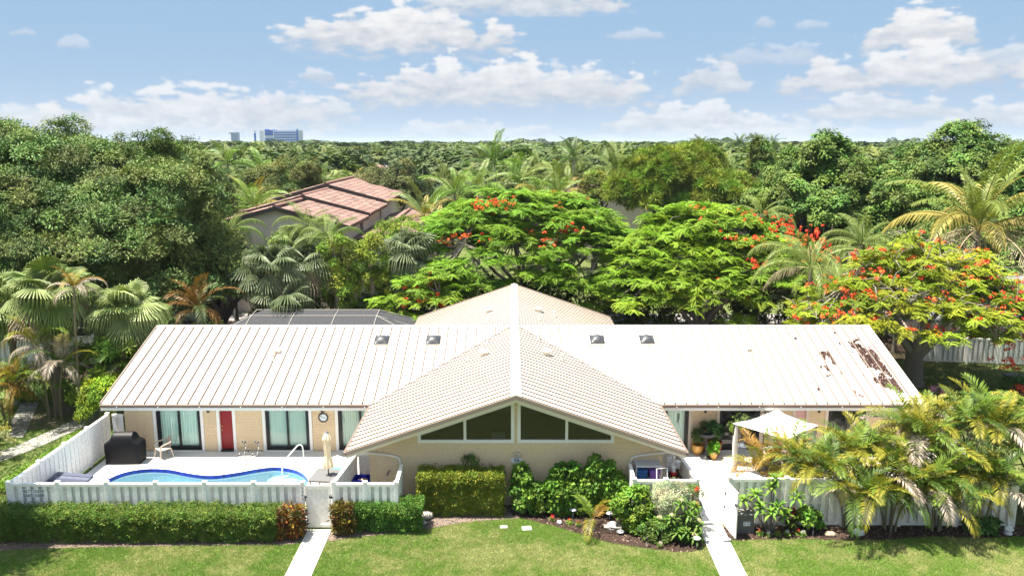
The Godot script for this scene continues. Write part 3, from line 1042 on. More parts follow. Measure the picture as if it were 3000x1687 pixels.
	for s in [-1.0, 1.0]:
		var d := G0
		while d < G1 - 0.05:
			var d2 := minf(d + pitch, G1)
			var reach := func(dd: float) -> float:
				var lim := GE
				if dd > EAVE_D and dd <= RIDGE_D: lim = minf(GE, RIDGE_D + 0.17 - dd)
				elif dd > RIDGE_D and dd < 2.0 * RIDGE_D - EAVE_D: lim = minf(GE, 0.17 + dd - RIDGE_D)
				return maxf(lim, 0.16)
			var xa: float = reach.call(d)
			var xb: float = reach.call(d2)
			var o := P(XG, 0, d)
			m = MB.new()
			var q := [P(XG + s * 0.02, GR_H, d + 0.003) + lift - o, P(XG + s * 0.02, GR_H, d2 - 0.003) + lift - o, P(XG + s * xb, GR_H - xb * SLOPE, d2 - 0.003) + lift - o, P(XG + s * xa, GR_H - xa * SLOPE, d + 0.003) + lift - o]
			if s > 0: q.reverse()
			m.slab(q, skin)
			var sm := MB.new()
			rib(sm, P(XG + s * 0.1, GR_H - 0.1 * SLOPE, d + 0.012) + lift - o, P(XG + s * xa, GR_H - xa * SLOPE, d + 0.012) + lift - o, Vector3(s * SLOPE, 1, 0).normalized(), Vector3(0, 0, 1), 0.034, 0.058)
			var key := "%d" % int(s)
			var mesh: Mesh
			if xa == GE and xb == GE and d2 - d > pitch - 0.001:
				if not gfull.has(key):
					gfull[key] = m.mesh()
					gfull[key + "s"] = sm.mesh()
				mesh = gfull[key]
				part(gfull[key + "s"], "seam", seamc, roof, o)
			else:
				mesh = m.mesh()
				part(sm, "seam", seamc, roof, o)
			part(mesh, "roof_panel", [cream, cream2, cream3][(roof.get_child_count() * 7 / 3) % 3], roof, o)
			d = d2
	# ridge caps and valley flashing
	m = MB.new()
	for s in [-1.0, 1.0]:
		var q := [P(XG, GR_H + 0.085, G0 - 0.05), P(XG, GR_H + 0.085, G1 + 0.05), P(XG + s * 0.20, GR_H + 0.085 - 0.2 * SLOPE, G1 + 0.05), P(XG + s * 0.20, GR_H + 0.085 - 0.2 * SLOPE, G0 - 0.05)]
		if s > 0: q.reverse()
		m.slab(q, Vector3(0, -0.05, 0))
	part(m, "ridge_cap", cream, roof)
	for e in [[xl - 0.02, XG - 0.25], [XG + 0.25, xr + 0.02]]:
		m = MB.new()
		var rh := wing_h(RIDGE_D) + 0.085
		m.slab([P(e[0], rh - 0.18 * SLOPE, RIDGE_D - 0.18), P(e[1], rh - 0.18 * SLOPE, RIDGE_D - 0.18), P(e[1], rh, RIDGE_D), P(e[0], rh, RIDGE_D)], Vector3(0, -0.045, 0))
		m.slab([P(e[0], rh, RIDGE_D), P(e[1], rh, RIDGE_D), P(e[1], rh - 0.18 * SLOPE, RIDGE_D + 0.18), P(e[0], rh - 0.18 * SLOPE, RIDGE_D + 0.18)], Vector3(0, -0.045, 0))
		part(m, "ridge_cap", cream, roof)
	for s in [-1.0, 1.0]:
		m = MB.new()
		var a := P(XG + s * 6.0, EAVE_H + 0.03, EAVE_D)
		var b := P(XG + s * 0.25, wing_h(RIDGE_D - 0.08) + 0.03, RIDGE_D - 0.08)
		var o1 := Vector3(s * 0.11, 0.035, 0)
		var o2 := Vector3(0, 0.035, 0.11)
		var q := [a + o1 + Vector3(0, 0.0, 0), a, b, b + o1]
		if s > 0: q.reverse()
		q.reverse()
		m.slab(q, Vector3(0, -0.01, 0))
		q = [a, a + o2, b + o2, b]
		if s < 0: q.reverse()
		m.slab(q, Vector3(0, -0.01, 0))
		part(m, "valley_flashing", cream, roof)
	# gutters, fascia, rakes
	for e in [[xl, XG - 6.12], [XG + 6.12, xr]]:
		m = MB.new()
		m.box(P(e[0], EAVE_H - 0.12, EAVE_D + 0.02), P(e[1], EAVE_H + 0.0, EAVE_D - 0.11), 0.01)
		part(m, "gutter", taupe, roof)
		m = MB.new()
		m.box(P(e[0] + 0.01, EAVE_H - 0.26, EAVE_D + 0.05), P(e[1] - 0.01, EAVE_H - 0.122, EAVE_D - 0.06), 0.006)
		part(m, "fascia", white, roof)
		m = MB.new()   # soffit boards back to the wall
		m.box(P(e[0] + 0.02, EAVE_H - 0.17, WALL_D), P(e[1] - 0.02, EAVE_H - 0.15, EAVE_D + 0.055))
		part(m, "soffit", white, roof)
		var x: float = e[0] + 0.7
		while x < e[1]:
			m = MB.new()
			m.box(P(x, EAVE_H - 0.10, EAVE_D - 0.025), P(x + 0.035, EAVE_H - 0.065, EAVE_D - 0.135))
			part(m, "gutter_bracket", white, roof)
			x += 1.75
	for x in [xl - 0.005, xr + 0.005]:
		m = MB.new()
		for dd in [EAVE_D - 0.02, 2.0 * RIDGE_D - EAVE_D + 0.02]:
			var q := [P(x - 0.03, EAVE_H + 0.05, dd), P(x + 0.03, EAVE_H + 0.05, dd), P(x + 0.03, wing_h(RIDGE_D) + 0.05, RIDGE_D), P(x - 0.03, wing_h(RIDGE_D) + 0.05, RIDGE_D)]
			if dd > RIDGE_D: q.reverse()
			m.slab(q, Vector3(0, -0.22, 0))
		part(m, "rake_trim", cream, roof)
	for s in [-1.0, 1.0]:
		for dd in [G0 - 0.03, G1 + 0.03]:
			m = MB.new()
			var y0 := GR_H + 0.05
			var y1 := gab_h(XG + GE) + 0.05
			var q := [P(XG, y0, dd - 0.03), P(XG, y0, dd + 0.03), P(XG + s * GE, y1, dd + 0.03), P(XG + s * GE, y1, dd - 0.03)]
			if s > 0: q.reverse()
			m.slab(q, Vector3(0, -0.15, 0))
			part(m, "rake_trim", mat("rake_taupe", 0.30, 0.235, 0.195, 0.5), roof)
		m = MB.new()
		var q2 := [P(XG, GR_H - 0.095, G0 + 0.0), P(XG, GR_H - 0.095, G0 + 0.06), P(XG + s * GE, gab_h(XG + GE) - 0.095, G0 + 0.06), P(XG + s * GE, gab_h(XG + GE) - 0.095, G0 + 0.0)]
		if s > 0: q2.reverse()
		m.slab(q2, Vector3(0, -0.12, 0))
		part(m, "fascia", mat("cream_trim", 0.66, 0.60, 0.50, 0.6), roof)
		# gutter along the gable eave with the spout to the ground
		m = MB.new()
		var xe: float = XG + s * GE
		m.box(P(minf(xe, xe + s * 0.11), gab_h(XG + GE) - 0.09, EAVE_D - 0.15), P(maxf(xe, xe + s * 0.11), gab_h(XG + GE) + 0.01, G0), 0.01)
		part(m, "gutter", taupe, roof)
		m = MB.new()
		var xd: float = -4.12 if s < 0 else 4.36
		var dw := GWALL_D - 0.05
		var path := [P(xe - s * 0.0, 2.22, 28.0), P(xe - s * 0.25, 2.14, dw), P(lerpf(xe, xd, 0.82), 1.97, dw), P(xd + s * 0.1, 1.9, dw), P(xd + s * 0.02, 1.8, dw), P(xd, 1.62, dw), P(xd, 0.12, dw)]
		m.tube(path, [0.055, 0.055, 0.055, 0.055, 0.055, 0.055, 0.055], 6)
		part(m, "downspout", mat("spout", 0.70, 0.66, 0.60, 0.5), roof)
	# --- skylights and vents
	var curb := cream
	for c in [[-6.2, 36.75], [-3.75, 36.75], [4.05, 36.8], [6.42, 36.8]]:
		var sk := Node3D.new()
		sk.name = "skylight"
		roof.add_child(sk, true)
		sk.position = P(c[0], wing_h(c[1]) + 0.03, c[1])
		sk.rotation.x = atan(SLOPE)
		m = MB.new()
		m.box(Vector3(-0.45, 0.0, -0.5), Vector3(0.45, 0.035, 0.5), 0.006)
		m.box(Vector3(-0.36, 0.035, -0.38), Vector3(0.36, 0.11, 0.38), 0.01)
		part(m, "curb", curb, sk)
		m = MB.new()
		m.box(Vector3(-0.34, 0.111, -0.36), Vector3(0.34, 0.15, 0.36), 0.012)
		part(m, "frame", mat("bronze_frame", 0.012, 0.013, 0.016, 0.35), sk)
		m = MB.new()
		var rows := []
		for a in 9:
			var line := PackedVector3Array()
			for b in 9:
				var u := a / 4.0 - 1.0
				var w := b / 4.0 - 1.0
				line.append(Vector3(w * 0.31, 0.15 + 0.16 * (1 - pow(absf(u), 2.5)) * (1 - pow(absf(w), 2.5)), -u * 0.33))
			rows.append(line)
		m.grid(rows)
		part(m, "dome", mat("smoked_dome", 0.035, 0.037, 0.042, 0.12, {coat = 1.0}), sk)
	var vm := mat("vent_metal", 0.66, 0.60, 0.52, 0.5)
	var hood := MB.new()
	hood.box(Vector3(-0.16, 0.0, -0.14), Vector3(0.16, 0.17, 0.14), 0.02)
	var hoodm := hood.mesh()
	var stack := MB.new()
	stack.lathe([Vector2(0.11, -0.03), Vector2(0.10, 0.02), Vector2(0.05, 0.05), Vector2(0.045, 0.26), Vector2(0.055, 0.26), Vector2(0.055, 0.30), Vector2(0.0, 0.30)], Vector3.ZERO, 10)
	var stackm := stack.mesh()
	var tb := MB.new()
	tb.lathe([Vector2(0.15, -0.06), Vector2(0.15, 0.10), Vector2(0.235, 0.11), Vector2(0.235, 0.15), Vector2(0.18, 0.21), Vector2(0.08, 0.235), Vector2(0.0, 0.24)], Vector3.ZERO, 16)
	var turm := tb.mesh()
	for e in [[-10.95, 35.95], [11.16, 36.12]]:
		var o := part(hoodm, "vent_hood", vm, roof, P(e[0], wing_h(e[1]) + 0.03, e[1]))
		o.rotation.x = atan(SLOPE)
	for e in [[-10.95, 35.3], [11.14, 35.55]]: part(stackm, "vent_pipe", vm, roof, P(e[0], wing_h(e[1]) + 0.03, e[1]))
	for e in [[-1.24, 34.2], [1.55, 34.35], [-1.29, 43.35], [1.5, 43.5]]: part(turm, "roof_vent", vm, roof, P(e[0], gab_h(e[0]) + 0.05, e[1]))
	for e in [[-1.97, 34.0], [-1.16, 36.2], [2.22, 34.1], [1.28, 36.45], [-1.93, 43.4], [-1.24, 41.1], [2.37, 43.5], [1.44, 41.1]]: part(stackm, "vent_pipe", vm, roof, P(e[0], gab_h(e[0]) + 0.03, e[1]))
	# --- unlit wall lanterns, sensor box
	var lm := MB.new()
	lm.box(Vector3(-0.05, -0.02, 0.0), Vector3(0.05, 0.12, 0.03), 0.008)
	lm.tube([Vector3(0, 0.05, 0.02), Vector3(0, 0.10, 0.10), Vector3(0, 0.04, 0.15)], [0.012, 0.012, 0.012], 5)
	lm.lathe([Vector2(0.0, -0.17), Vector2(0.03, -0.16), Vector2(0.07, -0.10), Vector2(0.08, -0.02), Vector2(0.03, 0.03), Vector2(0.0, 0.05)], Vector3(0, 0, 0.15), 10)
	var lmesh := lm.mesh()
	for x in [-13.13, -8.2, 8.36, 13.27]: part(lmesh, "wall_lantern", mat("lantern_bronze", 0.045, 0.03, 0.02, 0.4, {metal = 0.5}), house, P(x, 2.0, WALL_D - 0.02))
	m = MB.new()
	m.box(P(0.05, 1.93, GWALL_D), P(0.30, 2.10, GWALL_D - 0.12), 0.01)
	var bx := part(m, "wall_box", mat("box_tan", 0.50, 0.42, 0.32, 0.6), house)
	m = MB.new()
	m.lathe([Vector2(0.025, 0), Vector2(0.025, 0.01), Vector2(0, 0.01)], Vector3.ZERO, 10)
	var hole := part(m, "sensor_eye", mat("rubber_black"), bx, P(0.16, 2.02, GWALL_D - 0.119))
	hole.rotation.x = PI / 2
	# water pipe on the gable wall
	m = MB.new()
	m.tube([P(-0.28, 0.05, 27.66), P(-0.28, 0.62, 27.66), P(-0.2, 0.68, 27.66), P(0.12, 0.68, 27.66), P(0.16, 0.62, 27.6)], [0.02, 0.02, 0.02, 0.02, 0.02], 6)
	m.tube([P(-0.15, 0.05, 27.6), P(-0.15, 0.3, 27.6)], [0.03, 0.03], 6)
	part(m, "water_pipe", mat("pipe_grey", 0.6, 0.57, 0.52, 0.4), house)
	# leaf litter blown onto the end of the roof
	var r := RandomNumberGenerator.new()
	r.seed = 41
	var lf := MB.new()
	lf.quad(Vector3(-0.035, 0, -0.012), Vector3(-0.035, 0.004, 0.012), Vector3(0.035, 0.008, 0.012), Vector3(0.035, 0, -0.012))
	var xf := []
	var cols := PackedColorArray()
	var nz := FastNoiseLite.new()
	nz.seed = 4; nz.frequency = 0.9; nz.fractal_octaves = 4
	for q in 26000:
		var x := r.randf_range(13.3, 17.2)
		var d := r.randf_range(32.4, 37.7)
		var seam := fposmod(xr - x, pitch) / pitch     # near 0 and 1 = along the seams
		var t := (x - 13.3) / 3.9
		var along := (36.9 - d) / 4.4     # the drift widens toward the eave
		var drift := 16.38 + 0.5 * along
		var keep := 0.34 - absf(x - drift) / (0.36 + 0.26 * sin(PI * clampf(along, 0, 1))) * 0.5 + nz.get_noise_2d(x * 1.7, d) * 0.75
		if d > 37.0 or d < 33.0: keep = -1.0
		if x > 16.98: keep -= 1.0
		keep = maxf(keep, 0.30 * smoothstep(0.86, 0.97, seam) * smoothstep(0.3, 0.8, t) + nz.get_noise_2d(x * 3.0, d * 1.6) * 0.55 - 0.30)
		if x > 14.35 and x < 14.85 and d > 35.0 and d < 36.0: keep = maxf(keep, 0.12 + nz.get_noise_2d(x * 2.0, d))
		if x > 14.0 and x < 14.35 and d > 34.1 and d < 34.9: keep = maxf(keep, 0.05 + nz.get_noise_2d(x * 2.0, d))
		if keep < 0.0 or seam < 0.04: continue
		xf.append(Transform3D(Basis.from_euler(Vector3(-0.0, r.randf() * TAU, r.randf_range(-0.3, 0.3))).scaled(Vector3.ONE * r.randf_range(0.7, 1.5)), P(x, wing_h(d) + 0.03 + r.randf() * 0.015, d)))
		var b := r.randf_range(0.6, 1.5)
		cols.append(Color(0.060 * b, 0.026 * b, 0.020 * b) if r.randf() < 0.8 else Color(0.12 * b, 0.05 * b, 0.036 * b))
	var lit := scatter(lf.mesh(), "leaf_litter", mat("dead_leaves", 1, 1, 1, 0.9, {vertex = true}), self, xf, cols)
	tag(lit, "rusty brown leaf litter lying on the roof end by the flowering tree", "leaf litter")

# ------------------------------------------------------------------ fences and gates
func fence(label: String, a: Vector2, b: Vector2, h: float, opts := {}) -> Node3D:
	# a, b as (x, d). Boards stand alternately on the two sides of the rails.
	var vinyl := mat("vinyl_" + str(opts.get("tone", 0)), 0.93, 0.915, 0.90, 0.5, {grain = [noise_tex("vinyl_grain", 0.02, 0.90, 1.0, 512, FastNoiseLite.TYPE_SIMPLEX_SMOOTH, 5, 51), 1.7]}) if opts.get("tone", 0) == 0 else mat("vinyl_old", 0.88, 0.84, 0.77, 0.55, {grain = [noise_tex("vinyl_grain", 0.02, 0.90, 1.0), 1.7]})
	var A := P(a.x, 0, a.y)
	var B := P(b.x, 0, b.y)
	var dir := (B - A).normalized()
	var l := A.distance_to(B)
	var root := thing("slatted_fence", label, "fence", A, atan2(-dir.z, dir.x))
	var m := MB.new()
	m.box(Vector3(-0.065, 0, -0.065), Vector3(0.065, h + 0.04, 0.065), 0.008)
	var postm := m.mesh()
	m = MB.new()
	m.box(Vector3(-0.082, 0, -0.082), Vector3(0.082, 0.022, 0.082), 0.005)
	m.slab([Vector3(-0.07, 0.022, 0.07), Vector3(0.07, 0.022, 0.07), Vector3(0, 0.06, 0)], Vector3(0, -0.001, 0))
	m.slab([Vector3(0.07, 0.022, 0.07), Vector3(0.07, 0.022, -0.07), Vector3(0, 0.06, 0)], Vector3(0, -0.001, 0))
	m.slab([Vector3(0.07, 0.022, -0.07), Vector3(-0.07, 0.022, -0.07), Vector3(0, 0.06, 0)], Vector3(0, -0.001, 0))
	m.slab([Vector3(-0.07, 0.022, -0.07), Vector3(-0.07, 0.022, 0.07), Vector3(0, 0.06, 0)], Vector3(0, -0.001, 0))
	var capm := m.mesh()
	var n := maxi(1, roundi(l / opts.get("bay", 1.83)))
	var bay := l / n
	m = MB.new()
	m.box(Vector3(-0.077, 0.13, -0.011), Vector3(0.077, h - 0.10, 0.011), 0.004)
	var slatm := m.mesh()
	m = MB.new()
	m.box(Vector3(-0.138, 0.13, -0.011), Vector3(0.138, h - 0.10, 0.011), 0.004)
	var backm := m.mesh()
	for k in n + 1:
		if (k == 0 and opts.get("no_first", false)) or (k == n and opts.get("no_last", false)): continue
		var p := part(postm, "post", vinyl, root, Vector3(k * bay, 0, 0))
		part(capm, "post_cap", vinyl, p, Vector3(0, h + 0.04, 0))
	for k in n:
		m = MB.new()
		m.box(Vector3(k * bay + 0.066, h - 0.12, -0.064), Vector3((k + 1) * bay - 0.066, h - 0.0, 0.064), 0.01)
		part(m, "top_rail", vinyl, root)
		m = MB.new()
		m.box(Vector3(k * bay + 0.066, 0.06, -0.035), Vector3((k + 1) * bay - 0.066, 0.16, 0.035), 0.006)
		part(m, "bottom_rail", vinyl, root)
		m = MB.new()
		m.box(Vector3(k * bay + 0.066, h * 0.5 - 0.04, -0.02), Vector3((k + 1) * bay - 0.066, h * 0.5 + 0.02, 0.02), 0.004)
		part(m, "middle_rail", vinyl, root)
		var usable := bay - 0.14
		var cnt := int(usable / 0.286) * 2 + 1
		for s in cnt:
			var x := k * bay + 0.07 + (s + 0.5) * usable / cnt
			var o := part(slatm if s % 2 == 0 else backm, "slat", vinyl, root, Vector3(clampf(x, k * bay + 0.066 + 0.138, (k + 1) * bay - 0.066 - 0.138) if s % 2 else x, 0, (0.047 if s % 2 == 0 else -0.05) if not opts.get("flush", false) else (0.013 if s % 2 == 0 else -0.011)))
			o.rotation.y = rng.randf_range(-0.008, 0.008)
	return root

func lettering(text: String, height: float, material: Material, parent: Node, at: Vector3, called := "lettering", serif := true, bold := 700) -> MeshInstance3D:
	var t := TextMesh.new()
	var f := SystemFont.new()
	f.font_names = PackedStringArray(["Droid Serif" if serif else "Droid Sans"])
	f.font_weight = bold
	t.font = f
	t.text = text
	t.font_size = 64
	t.pixel_size = height / 46.0
	t.depth = 0.006
	t.curve_step = 2.0
	return part(t, called, material, parent, at)

func build_fences() -> void:
	fence("long white slatted fence between pool patio and long hedge", Vector2(-17.5, 25.9), Vector2(-7.28, 25.9), 1.70)
	fence("white slatted fence running back from the lawn beside the pool", Vector2(-17.5, 26.04), Vector2(-17.62, 33.0), 1.70, {no_first = true, flush = true})
	fence("short white fence piece joining the brick wall behind the covered grill", Vector2(-17.48, 33.02), Vector2(-16.86, 33.02), 1.70, {no_first = true, bay = 0.62, no_last = true})
	fence("white slatted fence between the closed gate and gable wall", Vector2(-6.2, 25.9), Vector2(-4.02, 25.9), 1.70, {bay = 1.1})
	fence("narrow white fence return meeting the gable wall by its spout", Vector2(-4.02, 26.05), Vector2(-4.06, 27.62), 1.70, {no_first = true, no_last = true})
	fence("white slatted partition between umbrella table and blue crate", Vector2(-6.2, 26.05), Vector2(-5.95, 28.5), 1.70, {no_first = true, flush = true})
	fence("white slatted cross piece behind the blue crate", Vector2(-5.88, 28.5), Vector2(-5.30, 28.5), 1.70, {no_first = true, no_last = true, bay = 0.58})
	var o1 := {tone = 1}
	fence("long off-white slatted fence behind the yellow-green palms", Vector2(7.62, 26.12), Vector2(17.62, 26.02), 1.78, o1)
	fence("off-white fence section behind the silvery bush", Vector2(4.28, 26.12), Vector2(6.5, 26.12), 1.72, {tone = 1, bay = 1.1})
	fence("narrow white fence return beside the storage shelf", Vector2(4.28, 26.26), Vector2(4.34, 27.62), 1.72, {no_first = true, no_last = true})
	fence("grey-white slatted partition beside the open patio walk", Vector2(6.5, 26.26), Vector2(6.32, 28.7), 1.72, {tone = 1, no_first = true, flush = true})
	fence("short white fence piece behind the stacked buckets", Vector2(6.24, 28.7), Vector2(5.60, 28.7), 1.72, {no_first = true, no_last = true, bay = 0.64})
	fence("side fence closing the patio behind the tallest yellow-green palms", Vector2(17.62, 26.16), Vector2(17.6, 33.0), 1.75, {tone = 1, no_first = true})
	fence("weathered board fence far beyond the slender palms", Vector2(-34, 44.5), Vector2(-25.5, 47.0), 1.8, {tone = 1})
	# gates
	var black := mat("black_iron", 0.010, 0.010, 0.012, 0.4)
	var gm := mat("gate_vinyl", 0.90, 0.865, 0.82, 0.5, {grain = [noise_tex("vinyl_grain", 0.02, 0.90, 1.0), 1.7]})
	for e in [[P(-7.19, 0, 25.9), 0.0, 0.90, 1.62, "closed white panel gate with black latch at the path end"], [P(7.50, 0, 26.05), -PI / 2 + 0.12, 1.0, 1.72, "white panel gate standing open beside the grey utility box"]]:
		var w: float = e[2]
		var h: float = e[3]
		var g := thing("garden_gate", e[4], "gate", e[0], e[1])
		var m := MB.new()
		for x in [0.0, w - 0.1]: m.box(Vector3(x, 0.05, -0.022), Vector3(x + 0.1, h, 0.022), 0.006)
		m.box(Vector3(0.101, h - 0.14, -0.022), Vector3(w - 0.101, h, 0.022), 0.006)
		m.box(Vector3(0.101, 0.05, -0.022), Vector3(w - 0.101, 0.19, 0.022), 0.006)
		part(m, "frame", gm, g)
		var cnt := 5
		var pw := (w - 0.2) / cnt
		for k in cnt:
			m = MB.new()
			m.box(Vector3(0.1 + k * pw + 0.001, 0.19, -0.012), Vector3(0.1 + (k + 1) * pw - 0.001, h - 0.14, 0.010), 0.003)
			part(m, "board", gm, g)
		m = MB.new()
		m.box(Vector3(-0.06, h * 0.42, 0.023), Vector3(0.05, h * 0.42 + 0.05, 0.05), 0.006)
		m.box(Vector3(-0.03, h * 0.42 - 0.04, 0.023), Vector3(0.0, h * 0.42 + 0.09, 0.045), 0.006)
		part(m, "hinge", black, g)
		m = MB.new()
		m.box(Vector3(-0.06, h * 0.72, 0.023), Vector3(0.06, h * 0.72 + 0.045, 0.05), 0.006)
		m.box(Vector3(-0.03, h * 0.72 - 0.13, 0.023), Vector3(0.005, h * 0.72 + 0.08, 0.045), 0.006)
		part(m, "hinge", black, g)
		m = MB.new()
		m.lathe([Vector2(0.0, 0.0), Vector2(0.06, 0.0), Vector2(0.075, 0.02), Vector2(0.05, 0.05), Vector2(0.0, 0.055)], Vector3.ZERO, 12)
		var lt := part(m, "latch", black, g, Vector3(w - 0.0, h * 0.74, 0.03))
		lt.rotation.x = PI / 2
		lt.scale = Vector3(1.1, 1, 0.75)
	# numbers
	var ink := mat("number_ink", 0.035, 0.037, 0.042, 0.5)
	var s := thing("address_sign", "grey address plate reading 5477 5473 5465 5469 on the fence corner", "sign", P(-16.62, 1.34, 25.845))
	var m2 := MB.new()
	m2.box(Vector3(-0.45, -0.165, -0.012), Vector3(0.45, 0.165, 0.0), 0.006)
	part(m2, "plate", mat("sign_plate", 0.58, 0.60, 0.63, 0.5), s)
	lettering("5477  5473", 0.105, ink, s, Vector3(0, 0.075, 0.002))
	lettering("5465  5469", 0.105, ink, s, Vector3(0, -0.075, 0.002))
	s = thing("post_number", "black house number 5465 running down the post beside the closed gate", "house number", P(-7.28, 1.55, 25.83))
	for k in 4: lettering("5465"[k], 0.085, ink, s, Vector3(0, -0.14 * k, 0), "digit", false, 500)
	s = thing("post_number", "black house number 5469 running down the post by the open walk", "house number", P(6.5, 1.58, 26.05))
	for k in 4: lettering("5469"[k], 0.085, ink, s, Vector3(0, -0.14 * k, 0), "digit", false, 500)
	s = thing("number_plaque", "small white oval plaque reading 98 on the gable wall", "sign", P(0.17, 1.78, GWALL_D - 0.03))
	m2 = MB.new()
	m2.prism(PackedVector2Array([Vector2(-0.23, 0.0), Vector2(-0.17, 0.07), Vector2(-0.19, 0.10), Vector2(0.19, 0.10), Vector2(0.17, 0.07), Vector2(0.23, 0.0), Vector2(0.17, -0.07), Vector2(0.19, -0.10), Vector2(-0.19, -0.10), Vector2(-0.17, -0.07)]), 0.0, 0.02)
	var pl := part(m2, "plate", mat("plaque_white", 0.70, 0.72, 0.70, 0.5), s)
	pl.rotation.x = PI / 2
	lettering("98", 0.13, ink, s, Vector3(0, 0.0, 0.022))

# ------------------------------------------------------------------ things on the patios
func leafy(parent: Node, at: Vector3, size: Vector3, count: int, sprig: Mesh, material: Material, base: Color, vary: float, sd: int, called := "foliage", shell := 0.35, sc := 1.0) -> MultiMeshInstance3D:
	var r := RandomNumberGenerator.new()
	r.seed = sd
	var xf := []
	var cols := PackedColorArray()
	for k in count:
		var q := Vector3(r.randfn(), r.randfn(), r.randfn()).normalized()
		if q.y < -0.55: q.y *= 0.4
		var rad := pow(r.randf(), shell)
		var p := at + q * size * rad
		var b := Basis.looking_at(-(q + Vector3(0, 0.35, 0)).normalized(), Vector3(r.randfn(), r.randfn(), r.randfn()).normalized())
		b = b * Basis(Vector3.BACK, r.randf() * TAU)
		xf.append(Transform3D(b.scaled(Vector3.ONE * sc * r.randf_range(0.75, 1.3)), p))
		var g := r.randf_range(1.0 - vary, 1.0 + vary)
		cols.append(Color(base.r * g * r.randf_range(0.85, 1.2), base.g * g, base.b * g) * LEAF)
	return scatter(sprig, called, material, parent, xf, cols)

